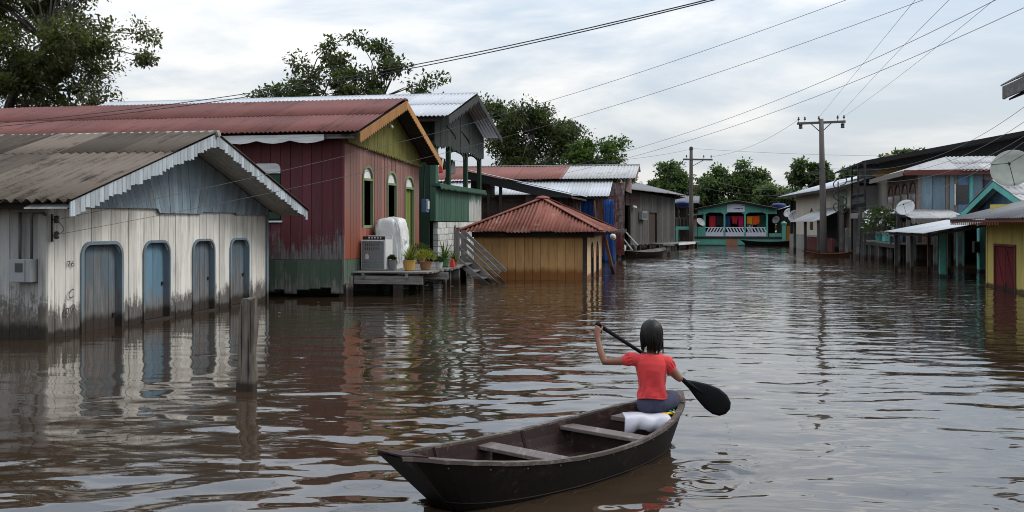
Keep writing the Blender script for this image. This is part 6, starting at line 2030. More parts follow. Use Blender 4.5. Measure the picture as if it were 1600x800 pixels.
# ------------------------------------------------------------------ trees
def tree(name, label, base, ctr, rad, nclump, nleaf, lsize, seed, leafmat, group=None, clump_r=1.3, spread=0.9, sparse=0.0, trunk_r=0.3, aspect=0.5):
    rs = np.random.RandomState(seed)
    rnd = random.Random(seed)
    T = thing(name, label, 'tree', base, group=group)
    bx, by, bz = base
    C, Rr = np.array(ctr, float), np.array(rad, float)
    cl = []
    tries = 0
    while len(cl) < nclump and tries < 20000:
        tries += 1
        d = rs.normal(size=3)
        d /= np.linalg.norm(d)
        q = rs.uniform(0.25, 1.0) ** 0.5
        # lumpy outline
        lump = 1.0 + 0.22 * math.sin(3.1 * d[0] + 2.3 * d[2] + seed) + 0.15 * math.sin(6.7 * d[1] - 5.1 * d[2] + 2 * seed)
        p = C + d * Rr * q * spread * lump
        if sparse and rs.uniform() < sparse and abs(math.sin(p[0] * 1.7 + seed) + math.sin(p[2] * 2.3)) < 0.7:
            continue
        cl.append((p, clump_r * rs.uniform(0.6, 1.2)))
    # limbs: trunk, then a branch to every clump by way of a fork
    mb = MB()
    fork = Vector((bx * 0.4 + ctr[0] * 0.6, by * 0.4 + ctr[1] * 0.6, bz + (ctr[2] - rad[2] * 0.6 - bz) * 0.9))
    tb = Vector((bx, by, bz - 0.5))
    mb.tube([tb, tb.lerp(fork, 0.4) + Vector((0.15, 0, 0)), tb.lerp(fork, 0.75) - Vector((0.1, 0, 0)), fork], [trunk_r * 1.25, trunk_r, trunk_r * 0.85, trunk_r * 0.7], 8)
    mains = []
    for k in range(7):
        a = 2 * math.pi * k / 7 + rnd.uniform(-.3, .3)
        e = Vector((ctr[0] + math.cos(a) * rad[0] * 0.45, ctr[1] + math.sin(a) * rad[1] * 0.45, ctr[2] + rnd.uniform(-0.2, 0.45) * rad[2]))
        m = fork.lerp(e, 0.5) + Vector((rnd.uniform(-.3, .3), rnd.uniform(-.3, .3), 0.1 * rad[2]))
        mb.tube([fork, m, e], [trunk_r * 0.5, trunk_r * 0.36, trunk_r * 0.22], 6)
        mains += [m, e]
    for p, r in cl:
        pv = Vector(p)
        s = min(mains, key=lambda q: (q - pv).length)
        mid = s.lerp(pv, 0.55) + Vector((rnd.uniform(-.2, .2), rnd.uniform(-.2, .2), rnd.uniform(0, .35)))
        mb.tube([s, mid, pv], [trunk_r * 0.18, trunk_r * 0.11, trunk_r * 0.04], 5)
    mb.build('trunk', 'bark', T, smooth=True)
    # leaves
    per = max(8, nleaf // max(1, len(cl)))
    P, D = [], []
    for p, r in cl:
        v = rs.normal(size=(per, 3))
        v /= np.linalg.norm(v, axis=1)[:, None]
        q = rs.uniform(0, 1, per) ** 0.45
        v2 = v * q[:, None] * r * np.array([1.15, 1.15, 0.72])
        # twig-like grouping inside the clump
        tw = rs.normal(size=(max(3, per // 14), 3)) * r * 0.5
        pick = rs.randint(0, len(tw), per)
        v2 = v2 * 0.5 + tw[pick] * np.array([1, 1, 0.7]) * 0.75
        P.append(p + v2)
        D.append(v + np.array([0, 0, -0.25]))
    P, D = np.concatenate(P), np.concatenate(D)
    D = D + rs.normal(size=D.shape) * 0.7
    D /= np.linalg.norm(D, axis=1)[:, None]
    up = rs.normal(size=D.shape) * 0.5 + np.array([0, 0, 1.0])
    S = np.cross(D, up)
    S /= np.linalg.norm(S, axis=1)[:, None] + 1e-9
    N = np.cross(S, D)
    L = lsize * rs.uniform(0.65, 1.35, len(P))[:, None]
    V = np.stack([P, P + D * L * 0.5 + S * L * aspect * 0.5 + N * L * 0.08, P + D * L, P + D * L * 0.5 - S * L * aspect * 0.5 + N * L * 0.08], 1).reshape(-1, 3)
    V -= np.array(base)
    n = len(P)
    me = bpy.data.meshes.new('crown')
    me.vertices.add(4 * n)
    me.vertices.foreach_set('co', V.astype(np.float32).ravel())
    me.loops.add(4 * n)
    me.loops.foreach_set('vertex_index', np.arange(4 * n, dtype=np.int32))
    me.polygons.add(n)
    me.polygons.foreach_set('loop_start', np.arange(0, 4 * n, 4, dtype=np.int32))
    me.polygons.foreach_set('loop_total', np.full(n, 4, dtype=np.int32))
    me.update()
    me.materials.append(MATS[leafmat])
    o = bpy.data.objects.new('crown', me)
    COL.objects.link(o)
    o.parent = T


G = 'trees behind the houses'
tree('broadleaf_tree', 'big dark broadleaf tree filling the upper left corner', (-36.5, 47, 0), (-37.4, 46.5, 10.2), (9.0, 6.5, 6.4), 210, 85000, 0.225, 3, 'leaf_olive', G, 1.05, 0.92, 0.35, 0.42)
tree('broadleaf_tree', 'sparse open-crowned tree showing above the red and grey roofs', (-18.6, 51, 0), (-18.8, 50.5, 7.9), (4.7, 4.0, 3.3), 100, 19000, 0.235, 11, 'leaf_dark', G, 0.72, 0.98, 0.4, 0.25)
tree('broadleaf_tree', 'dense rounded dark tree behind the long house', (-10.2, 63, 0), (-10.4, 62.5, 6.6), (3.9, 3.6, 3.5), 105, 32000, 0.225, 21, 'leaf_dark', G, 0.85, 0.92, 0.15, 0.28)
tree('broadleaf_tree', 'smaller fresh green tree right of the dense dark tree', (-5.8, 59, 0), (-6.2, 58.5, 5.3), (1.8, 1.8, 2.1), 48, 10500, 0.22, 31, 'leaf_light', G, 0.55, 0.95, 0.3, 0.15)
tree('broadleaf_tree', 'broad green tree behind the mint house', (3.0, 101, 0), (3.0, 100, 4.7), (3.5, 3.2, 2.9), 80, 17000, 0.35, 41, 'leaf_mid', G, 0.9, 0.9, 0.1, 0.3)
tree('broadleaf_tree', 'dark loose tree left of the slim utility pole', (-2.8, 99, 0), (-2.8, 98, 4.9), (2.4, 2.2, 2.5), 55, 10500, 0.34, 51, 'leaf_mid', G, 0.75, 0.95, 0.3, 0.22)
tree('broadleaf_tree', 'low dark tree between the long house and the slim pole', (-6.6, 93, 0), (-6.6, 92, 4.0), (2.5, 2.2, 1.9), 45, 8500, 0.34, 61, 'leaf_mid', G, 0.75, 0.95, 0.2, 0.2)
tree('broadleaf_tree', 'low pale green tree right of the mint house roof', (7.2, 96, 0), (7.2, 95, 3.6), (2.3, 2.0, 1.7), 45, 7000, 0.40, 71, 'leaf_far_haze', G, 0.7, 0.95, 0.2, 0.2)
tree('broadleaf_tree', 'bushy tree behind the beige house near the tall pole', (10.6, 92, 0), (10.5, 91, 4.2), (2.2, 2.0, 1.8), 45, 7000, 0.38, 81, 'leaf_mid', G, 0.65, 0.95, 0.2, 0.2)
tree('broadleaf_tree', 'grey-green tree behind the beige house roof, right of the tall pole', (12.6, 87, 0), (12.6, 86, 5.2), (1.6, 1.6, 1.9), 40, 6500, 0.36, 91, 'leaf_far_haze', G, 0.6, 0.95, 0.25, 0.2)
tree('umbrella_tree', 'slender flat-topped tree just left of the tall pole', (9.0, 91, 0), (9.1, 90, 6.2), (1.9, 1.7, 0.9), 26, 3600, 0.40, 95, 'leaf_mid', G, 0.50, 1.0, 0.3, 0.14)
tree('broadleaf_tree', 'treetop peeping over the black roof', (15.5, 82, 0), (15.6, 81, 6.2), (1.9, 1.6, 1.6), 26, 3600, 0.34, 97, 'leaf_far_haze', G, 0.5, 1.0, 0.4, 0.2)

# far bank: a low mass of forest nobody could count, on its own strip of land
_sh = MB()
_sh.grid(lambda u, v: (-260 + 520 * u, 118 + 60 * v, -0.4 + 0.75 * min(1, v * 3)), 40, 6)
structure(_sh.build('far_bank', 'bark', None))
_rs = random.Random(77)
_pp, _dd = [], []
for i in range(26000):
    x = _rs.uniform(-120, 120)
    top = 3.6 + 1.1 * math.sin(x * 0.31) + 0.8 * math.sin(x * 0.83 + 1) + 0.5 * math.sin(x * 2.1)
    z = top * (1 - _rs.uniform(0, 1) ** 1.6)
    y = 122 + 6 * _rs.random() + (top - z) * -0.9
    _pp.append((x, y, 0.2 + max(0, z)))
    _dd.append((_rs.uniform(-1, 1), -_rs.random(), _rs.uniform(-.6, .6)))
_fo = leaves_mesh(_pp, _dd, 0.85, _rs, 0.6, 0.1).build('forest', 'leaf_far_haze', None)
_fo['kind'] = 'stuff'
_fo['label'] = 'low distant mass of trees along the far bank'
_fo['category'] = 'forest'


# ------------------------------------------------------------------ boats
def small_canoe(name, label, loc, ang, L, hb, zg, mo, mi, thw=3, motor=False):
    T = thing(name, label, 'boat', loc, ang, local=True, group='moored boats')
    n = 14
    vo, vi = [], []
    for i in range(n + 1):
        t = i / n
        s = (t - 0.5) * L
        w_ = hb * max(0.0, 1 - abs(2 * t - 1) ** 2.3) ** 0.8 + 0.015
        z = zg + 0.16 * abs(2 * t - 1) ** 2
        k = 1 - 0.16 * abs(2 * t - 1) ** 3
        vo.append([(s, w_, z), (s * k, w_ * 0.8, z * 0.4), (s * k, w_ * 0.55, -0.08), (s * k, -w_ * 0.55, -0.08), (s * k, -w_ * 0.8, z * 0.4), (s, -w_, z)])
        wi = max(0.004, w_ - 0.035)
        vi.append([(s * 0.985, wi, z - 0.002), (s * k * 0.96, wi * 0.8, z * 0.5), (s * k * 0.95, wi * 0.6, 0.045), (s * k * 0.95, -wi * 0.6, 0.045), (s * k * 0.96, -wi * 0.8, z * 0.5), (s * 0.985, -wi, z - 0.002)])
    def skin(v, flip):
        mb = MB()
        vs = [p for r in v for p in r]
        fs = []
        for i in range(n):
            for j in range(5):
                q = (i * 6 + j, i * 6 + j + 1, (i + 1) * 6 + j + 1, (i + 1) * 6 + j)
                fs.append(q[::-1] if flip else q)
        return mb.add(vs, fs)
    skin(vo, False).build('hull', mo, T)
    skin(vi, True).build('inner_shell', mi, T)
    for sd in (0, 5):
        MB().tube([r[sd] for r in vo], 0.022, 5).build('gunwale', mi, T)
    for k in range(thw):
        s = L * (-0.28 + 0.56 * k / max(1, thw - 1))
        t = s / L + 0.5
        w_ = hb * (1 - abs(2 * t - 1) ** 2.3) ** 0.8 * 0.93
        box('thwart', mi, T, s - 0.10, s + 0.10, -w_, w_, zg - 0.07, zg - 0.04)
    if motor:
        M = thing('outboard_motor', 'small long-shaft motor on the stern of the pale canoe', 'motor', (loc[0] - math.cos(ang) * L * 0.46, loc[1] - math.sin(ang) * L * 0.46, 0.3), ang, local=True)
        box('engine', 'black_metal', M, -0.22, 0.16, -0.18, 0.18, 0.08, 0.42, bevel=0.05)
        MB().lathe([(0.05, 0), (0.16, 0.01), (0.17, 0.07), (0.05, 0.09)], (-0.05, -0.18, 0.25), 12, axis=(0, -1, 0)).build('flywheel', 'dish_white', M)
        MB().tube([(-0.2, 0, 0.1), (-1.0, 0, -0.35)], 0.03, 6).build('shaft', 'black_metal', M)
        box('fuel_tank', 'box_grey', M, -0.12, 0.1, -0.12, 0.12, 0.42, 0.55, bevel=0.03)
    return T


small_canoe('motor_canoe', 'pale plank canoe with outboard motor moored below the plank house', (-3.15, 52.4, 0.0), R(66), 5.2, 0.62, 0.30, 'canoe_out', 'canoe_rim', 4, True)
small_canoe('canoe', 'brown wooden canoe moored at the foot of the tall utility pole', (6.35, 53.9, 0.0), R(12), 2.7, 0.36, 0.20, 'brown_boat', 'brown_boat', 2)
small_canoe('canoe', 'long black canoe tied up in front of the mint house', (5.0, 80.6, 0.0), R(3), 4.4, 0.45, 0.34, 'canoe_out', 'canoe_out', 3)

_o = thing('bollard_stump', 'short grey stump beside the motor canoe', 'post', (-1.9, 55.3, 0))
box('post', 'grey_planks', _o, -2.0, -1.82, 55.2, 55.38, -0.6, 0.55)
box('cap_board', 'grey_beam', _o, -2.2, -1.6, 55.1, 55.5, 0.552, 0.62)


def piling():
    T = thing('mooring_piling', 'weathered grey square piling standing alone in the water', 'post', (-4.72, 9.75, 0))
    rs = random.Random(4)
    rings = []
    for i in range(15):
        t = i / 14
        z = -0.8 + 1.76 * t
        hw = 0.085 + 0.005 * math.sin(5 * t) + 0.003 * math.sin(17 * t)
        lean = (0.055 * (t - 0.45), 0.0)
        ring = []
        for k, (a, b) in enumerate([(-1, -.6), (-.35, -.66), (.3, -.62), (1, -.6), (1.02, 0), (1, .6), (.3, .6), (-.35, .63), (-1, .6), (-1.02, 0)]):
            j = rs.uniform(-0.007, 0.007)
            zz_ = z + (0.012 * math.sin(k * 1.7) + (0.03 if k in (3, 4, 5) else 0) if i == 14 else 0)
            ring.append((-4.72 + lean[0] + a * hw + j - 0.0, 9.75 + b * hw + j, zz_))
        rings.append(ring)
    loft(rings).build('shaft', 'piling_wood', T)
    for (dx, z0, z1) in ((-0.045, 0.1, 0.9), (0.03, -0.1, 0.7), (0.06, 0.4, 0.95)):
        MB().prism([(-4.71 + dx, 9.688, z0), (-4.703 + dx, 9.686, (z0 + z1) / 2), (-4.71 + dx, 9.692, z1), (-4.714 + dx, 9.692, (z0 + z1) / 2)], (0, 0.01, 0)).build('crack', 'dark_void', T)


piling()


def mb_ellipsoid(mb, c, r, nu=16, nv=10, rot=None):
    c = Vector(c)
    vs, fs = [], []
    for j in range(nv + 1):
        ph = math.pi * j / nv
        for i in range(nu):
            a = 2 * math.pi * i / nu
            v = Vector((r[0] * math.sin(ph) * math.cos(a), r[1] * math.sin(ph) * math.sin(a), r[2] * math.cos(ph)))
            if rot is not None:
                v = rot @ v
            vs.append(c + v)
    for j in range(nv):
        for i in range(nu):
            k = (i + 1) % nu
            fs.append((j * nu + i, (j + 1) * nu + i, (j + 1) * nu + k, j * nu + k))
    mb.add(vs, fs)


# ------------------------------------------------------------------ the canoe in front
def canoe():
    loc = lat(CANOE_L, CANOE_D, 0)
    T = thing('canoe', 'dark wet wooden canoe with two plank thwarts in the foreground', 'boat', loc, YAW + CANOE_ANG, local=True)
    L, n = CANOE_LEN, 36

    def st(t):
        w_ = CANOE_HB * max(0.0, 1 - abs(2 * t - 1) ** 2.2) ** 0.8
        w_ = max(w_, 0.085 * (1 - t) + 0.02)
        z = CANOE_Z0 * (1 - t) + CANOE_Z1 * t - CANOE_ZC * (1 - (2 * t - 1) ** 2)
        return w_, z

    def xb(s, z, zg):
        """raked stems: the lower the point, the further in from the tip"""
        f = (zg - z) / (zg + 0.12)
        k = max(0.0, abs(s) / (L / 2)) ** 4
        return s - math.copysign(0.56 * f * k, s)
    vo, vi = [], []
    for i in range(n + 1):
        t = i / n
        s = (t - 0.5) * L
        w_, zg = st(t)
        lo = -0.12
        sec = [(w_, zg), (w_ * 0.95, zg * 0.62 + lo * 0.1), (w_ * 0.86, zg * 0.25 + lo * 0.35), (w_ * 0.72, lo * 0.85), (w_ * 0.5, lo), (0, lo - 0.01)]
        sec = sec + [(-a, b) for a, b in sec[-2::-1]]
        vo.append([(xb(s, b, zg), a, b) for a, b in sec])
        wi = max(0.01, w_ - 0.028)
        fl = -0.015 + 0.22 * abs(2 * t - 1) ** 6
        sec = [(wi, zg - 0.002), (wi * 0.95, zg * 0.66 + fl * 0.3), (wi * 0.88, zg * 0.35 + fl * 0.6), (wi * 0.78, fl + 0.02), (wi * 0.6, fl), (0, fl - 0.004)]
        sec = sec + [(-a, b) for a, b in sec[-2::-1]]
        sv = s * 0.972
        vi.append([(xb(sv, b, zg), a, b) for a, b in sec])
    m = len(vo[0])

    def skin(v, flip, ends):
        mb = MB()
        vs = [p for r in v for p in r]
        fs = []
        for i in range(n):
            for j in range(m - 1):
                q = (i * m + j, i * m + j + 1, (i + 1) * m + j + 1, (i + 1) * m + j)
                fs.append(q[::-1] if flip else q)
        if ends:
            fs.append(tuple(range(m)))
            fs.append(tuple(n * m + j for j in range(m - 1, -1, -1)))
        return mb.add(vs, fs)
    skin(vo, False, True).build('hull', 'canoe_out', T, smooth=False)
    skin(vi, True, False).build('inner_shell', 'canoe_in', T)
    # gunwales: a rounded rail capping the top of both planks
    for sd in (0, m - 1):
        sg = 1 if sd == 0 else -1
        rings = []
        for i in range(n + 1):
            o_, i_ = Vector(vo[i][sd]), Vector(vi[i][sd])
            up = 0.008
            jt = random.Random(i * 7 + sd).uniform(-0.003, 0.003)
            a, b = o_ + Vector((0, sg * (0.006 + jt), jt)), i_ - Vector((0, sg * 0.002, 0))
            rings.append([a - Vector((0, 0, 0.016)), a + Vector((0, 0, up)), b + Vector((0, 0, up)), b - Vector((0, 0, 0.012))])
        loft(rings).build('gunwale', 'canoe_rim', T)
    # laps between the side planks and the heads of the nails that hold the ribs
    for sd in (2, m - 3):
        MB().tube([Vector(vo[i][sd]) for i in range(1, n)], 0.0045, 5).build('plank_lap', 'canoe_out', T)
        MB().tube([Vector(vi[i][sd]) for i in range(2, n - 1)], 0.004, 5).build('plank_lap', 'canoe_in', T)
    for sd in (0, m - 1):
        for i in range(3, n - 2, 3):
            p = Vector(vo[i][sd]).lerp(Vector(vo[i][1 if sd == 0 else m - 2]), 0.35)
            e = MB()
            mb_ellipsoid(e, p, (0.006, 0.006, 0.006), 8, 5)
            e.build('nail', 'conduit', T)
    # small decks at the two ends
    for i0, i1 in ((0, 2), (n - 3, n)):
        pts = [Vector(vo[i][0]) for i in range(i0, i1 + 1)] + [Vector(vo[i][m - 1]) for i in range(i1, i0 - 1, -1)]
        pts = [p + Vector((0, 0, 0.009)) for p in pts]
        MB().prism(pts, (0, 0, 0.010)).build('breasthook', 'canoe_rim' if i0 else 'canoe_in', T)
    for t, th_, wd in ((0.395, 0.028, 0.16), (0.675, 0.028, 0.15)):
        w_, zg = st(t)
        s = (t - 0.5) * L
        MB().box(s - wd / 2, s + wd / 2, -w_ + 0.03, w_ - 0.03, zg - 0.065, zg - 0.065 + th_).build('thwart', 'canoe_thwart', T, bevel=0.005)
        box('bulkhead', 'canoe_in', T, s - 0.02, s + 0.02, -w_ * 0.72, w_ * 0.72, -0.02, zg - 0.066)
    for t in (0.2, 0.53):
        i = round(t * n)
        for sgn in (0, 1):
            sec = vi[i][:5] if sgn == 0 else vi[i][:-6:-1]
            MB().tube([Vector(p) for p in sec], 0.016, 5).build('rib', 'canoe_in', T)
    for k in range(3):
        y0 = -0.20 + k * 0.14
        box('floor_board', 'canoe_in', T, -0.75, 0.85, y0, y0 + 0.125, -0.01, 0.006)
    MB().prism([(x, y, 0.010) for x, y in ((-0.95, -0.12), (-0.5, -0.24), (0.2, -0.27), (0.75, -0.22), (0.9, 0.0), (0.75, 0.2), (0.2, 0.24), (-0.5, 0.2), (-0.95, 0.1))], (0, 0, -0.006)).build('bilge_water', 'river_water', T)
    w_, zg = st(0.82)
    s = (0.82 - 0.5) * L
    seat = MB().box(s - 0.14, s + 0.14, -w_ + 0.12, w_ - 0.12, 0.20, 0.23).build('seat', 'canoe_thwart', T)
    box('seat_support', 'canoe_in', T, s - 0.12, s - 0.09, -w_ * 0.7, w_ * 0.7, -0.01, 0.20)


canoe()


def limb(mb, pts, rs, n=12):
    """tapered limb with rounded ends"""
    mb.tube(pts, rs, n)
    for p, r in zip(pts, rs):
        mb_ellipsoid(mb, p, (r, r, r), 12, 8)


def fuse(o, voxel, smooth=5):
    r = o.modifiers.new('fuse', 'REMESH')
    r.mode = 'VOXEL'
    r.voxel_size = voxel
    s = o.modifiers.new('relax', 'SMOOTH')
    s.factor = 0.5
    s.iterations = smooth
    me = o.data
    me.polygons.foreach_set('use_smooth', [True] * len(me.polygons))
    r.use_smooth_shade = True


GB = (1.12, 7.85, 0.19)          # where the girl sits: metres right, ahead, up


def g(l, d, z):
    return (l - GB[0], d - GB[1], z - GB[2])


def girl():
    T = thing('person', 'girl with wet dark hair in coral red shirt and navy shorts paddling, seen from behind', 'person', lat(*GB), YAW, local=True)
    mb = MB()
    # torso, neck, head
    limb(mb, [g(1.115, 7.85, 0.335), g(1.11, 7.85, 0.42), g(1.105, 7.86, 0.56), g(1.10, 7.87, 0.66)], [0.068, 0.070, 0.080, 0.066])
    limb(mb, [g(1.10, 7.875, 0.66), g(1.105, 7.885, 0.80)], [0.042, 0.036])
    mb_ellipsoid(mb, g(1.108, 7.90, 0.885), (0.072, 0.088, 0.088), 20, 14)
    mb_ellipsoid(mb, g(1.110, 7.935, 0.825), (0.050, 0.055, 0.045), 16, 10)          # jaw
    mb_ellipsoid(mb, g(1.113, 7.992, 0.862), (0.011, 0.016, 0.014), 10, 8)            # nose
    mb_ellipsoid(mb, g(1.113, 7.982, 0.832), (0.020, 0.010, 0.007), 10, 6)            # mouth
    for sx in (-1, 1):
        mb_ellipsoid(mb, g(1.108 + sx * 0.072, 7.90, 0.868), (0.010, 0.018, 0.026), 10, 8)   # ears
    # shoulders and arms
    limb(mb, [g(1.08, 7.87, 0.675), g(0.965, 7.868, 0.682)], [0.052, 0.040])
    limb(mb, [g(1.12, 7.87, 0.675), g(1.215, 7.87, 0.665)], [0.052, 0.040])
    limb(mb, [g(0.965, 7.868, 0.682), g(0.85, 7.85, 0.668), g(0.728, 7.835, 0.668)], [0.038, 0.032, 0.0275])
    limb(mb, [g(0.728, 7.835, 0.668), g(0.700, 7.875, 0.745), g(0.683, 7.93, 0.845)], [0.0275, 0.027, 0.0195])
    limb(mb, [g(1.215, 7.87, 0.665), g(1.268, 7.845, 0.60), g(1.318, 7.83, 0.535)], [0.038, 0.032, 0.0275])
    limb(mb, [g(1.318, 7.83, 0.535), g(1.308, 7.91, 0.535), g(1.285, 8.00, 0.545)], [0.0275, 0.026, 0.0195])
    # left hand closed over the top of the paddle: palm, four fingers, thumb
    limb(mb, [g(0.683, 7.93, 0.845), g(0.680, 7.950, 0.880), g(0.684, 7.958, 0.915)], [0.021, 0.026, 0.022])
    for k, (dz, ln) in enumerate(((0.030, 0.95), (0.012, 1.05), (-0.006, 1.0), (-0.023, 0.8))):
        z = 0.905 + dz
        limb(mb, [g(0.672, 7.962, z), g(0.676, 7.998 , z + 0.004), g(0.70, 8.015 * 1.0, z - 0.004), g(0.715 + 0.006 * ln, 8.000, z - 0.010)], [0.0088, 0.0085, 0.008, 0.007], 8)
    limb(mb, [g(0.694, 7.945, 0.885), g(0.716, 7.958, 0.908), g(0.724, 7.975, 0.930)], [0.0105, 0.0095, 0.008], 8)
    # right hand round the shaft in front of her
    limb(mb, [g(1.285, 8.00, 0.545), g(1.275, 8.022, 0.552), g(1.268, 8.030, 0.556)], [0.021, 0.025, 0.022])
    for k in range(4):
        u = -0.030 + 0.020 * k
        cx, cz = 1.268 + u * 0.83, 0.566 - u * 0.56
        limb(mb, [g(cx, 8.036, cz + 0.018), g(cx, 8.062, cz + 0.022), g(cx, 8.076, cz + 0.002), g(cx - 0.004, 8.060, cz - 0.016)], [0.0088, 0.0085, 0.008, 0.007], 8)
    limb(mb, [g(1.262, 8.022, 0.540), g(1.262, 8.045, 0.530), g(1.258, 8.066, 0.540)], [0.0105, 0.0095, 0.008], 8)
    # legs: thighs forward along the boat, knees bent, shins folded down
    limb(mb, [g(1.06, 7.87, 0.34), g(1.13, 8.03, 0.345), g(1.20, 8.20, 0.35)], [0.070, 0.066, 0.050])
    limb(mb, [g(1.20, 8.20, 0.35), g(1.16, 8.15, 0.20), g(1.12, 8.06, 0.08)], [0.052, 0.043, 0.030])
    limb(mb, [g(1.17, 7.86, 0.34), g(1.245, 7.97, 0.34), g(1.335, 8.06, 0.335)], [0.070, 0.066, 0.051])
    limb(mb, [g(1.335, 8.06, 0.335), g(1.28, 8.07, 0.20), g(1.21, 8.02, 0.09)], [0.050, 0.043, 0.030])
    for x, y in ((1.12, 8.06), (1.21, 8.02)):
        limb(mb, [g(x, y, 0.07), g(x - 0.05, y - 0.06, 0.05)], [0.032, 0.024])
    o = mb.build('body', 'skin', T)
    fuse(o, 0.0052, 4)
    for sx in (-1, 1):
        e = MB()
        mb_ellipsoid(e, g(1.112 + sx * 0.03, 7.975, 0.882), (0.012, 0.010, 0.008), 10, 8)
        e.build('eye', 'dish_white', T, smooth=True)

    # shirt
    sh = MB()
    def ring(c, rx, ry, z, n=32, ph=0.0, wr=0.0):
        out = []
        for k in range(n):
            a = 2 * math.pi * k / n
            w1 = 1 + wr * (math.sin(5 * a + z * 26 + ph) + 0.7 * math.sin(11 * a - z * 34))
            ex = 0.85
            ca, sa = math.cos(a), math.sin(a)
            out.append(g(c[0] + rx * w1 * math.copysign(abs(ca) ** ex, ca), c[1] + ry * w1 * math.copysign(abs(sa) ** ex, sa), z + 0.006 * math.sin(3 * a + 1)))
        return out
    rings = [ring((1.105, 7.853), 0.092, 0.086, 0.385, wr=0.012),
             ring((1.105, 7.853), 0.114, 0.098, 0.383, wr=0.020), ring((1.107, 7.853), 0.116, 0.099, 0.405, wr=0.055), ring((1.107, 7.853), 0.109, 0.094, 0.435, wr=0.075),
             ring((1.107, 7.855), 0.103, 0.090, 0.475, wr=0.065), ring((1.104, 7.858), 0.109, 0.092, 0.53, wr=0.045), ring((1.101, 7.862), 0.121, 0.096, 0.60, wr=0.02),
             ring((1.100, 7.866), 0.129, 0.090, 0.65, wr=0.005), ring((1.100, 7.870), 0.118, 0.076, 0.69), ring((1.100, 7.873), 0.090, 0.064, 0.716),
             ring((1.101, 7.876), 0.061, 0.058, 0.728), ring((1.101, 7.876), 0.055, 0.052, 0.718)]
    sh = loft(rings, True)
    # puffed sleeves
    for a, b, c in ((g(1.02, 7.868, 0.672), g(0.945, 7.864, 0.684), g(0.892, 7.853, 0.674)), (g(1.165, 7.868, 0.672), g(1.222, 7.865, 0.657), g(1.258, 7.852, 0.605))):
        limb(sh, [a, b, c], [0.050, 0.054, 0.042], 16)
    o = sh.build('shirt', 'shirt_coral', T)
    fuse(o, 0.005, 2)
    # gathers on the puffed sleeves and a hem band
    hem = []
    for k in range(33):
        a = 2 * math.pi * k / 32
        hem.append(Vector(g(1.105 + 0.116 * math.copysign(abs(math.cos(a)) ** .85, math.cos(a)), 7.853 + 0.099 * math.copysign(abs(math.sin(a)) ** .85, math.sin(a)), 0.388 + 0.006 * math.sin(3 * a + 1))))
    MB().tube(hem, 0.005, 6, cap=False).build('shirt_hem', 'shirt_coral', T, smooth=True)
    for a, c, r in ((g(0.945, 7.864, 0.684), g(0.892, 7.853, 0.674), 0.051), (g(1.222, 7.865, 0.657), g(1.258, 7.852, 0.605), 0.051)):
        a, c = Vector(a), Vector(c)
        ax = (c - a).normalized()
        s = ax.cross(Vector((0, 1, 0))).normalized()
        u = s.cross(ax)
        mbp = MB()
        for k in range(12):
            an = 2 * math.pi * k / 12
            d = s * math.cos(an) + u * math.sin(an)
            mbp.tube([a + d * (r * 0.93) - ax * 0.01, a.lerp(c, 0.5) + d * (r * 0.97), c + d * (r * 0.80)], [0.002, 0.0055, 0.003], 5)
        mbp.build('sleeve_gathers', 'shirt_coral', T, smooth=True)

    # shorts
    so = MB()
    limb(so, [g(1.110, 7.858, 0.395), g(1.112, 7.858, 0.355)], [0.080, 0.096], 18)
    limb(so, [g(1.072, 7.855, 0.335), g(1.125, 8.02, 0.345), g(1.16, 8.10, 0.345)], [0.092, 0.088, 0.079], 18)
    limb(so, [g(1.155, 7.855, 0.335), g(1.235, 7.95, 0.335), g(1.285, 8.02, 0.335)], [0.092, 0.090, 0.078], 18)
    o = so.build('shorts', 'shorts_navy', T)
    fuse(o, 0.007, 6)

    # hair: cap, hanging curtain and loose wet ends
    h = MB()
    hc = Vector(g(1.107, 7.893, 0.895))
    mb_ellipsoid(h, hc, (0.080, 0.094, 0.093), 24, 16)
    o = h.build('hair', 'hair', T, smooth=True)
    rnd = random.Random(2)

    def curtain(u, v):
        a = R(-106) + R(235) * (u - 0.5)
        wob = 1 + 0.022 * math.sin(31 * u + 2) + 0.018 * math.sin(67 * u)
        if v < 0.45:
            ph = R(14) + R(76) * (v / 0.45)
            q = 1 + (wob - 1) * v
            return hc + Vector((0.081 * q * math.sin(ph) * math.cos(a), 0.0965 * q * math.sin(ph) * math.sin(a), 0.095 * math.cos(ph)))
        v = (v - 0.45) / 0.55
        rad = wob * (1 + 0.045 * math.sin(math.pi * min(1, v * 1.1)) - 0.26 * v * v)
        ends = 0.120 + 0.026 * math.sin(9 * u + 1) + 0.016 * math.sin(41 * u)
        return hc + Vector((0.081 * rad * math.cos(a) + 0.004 * v - 0.008 * v * v, 0.0965 * rad * math.sin(a), -ends * v))
    c = MB().grid(curtain, 72, 16).build('hair_length', 'hair', o, smooth=True)
    sm = c.modifiers.new('thickness', 'SOLIDIFY')
    sm.thickness = 0.008
    lk = MB()
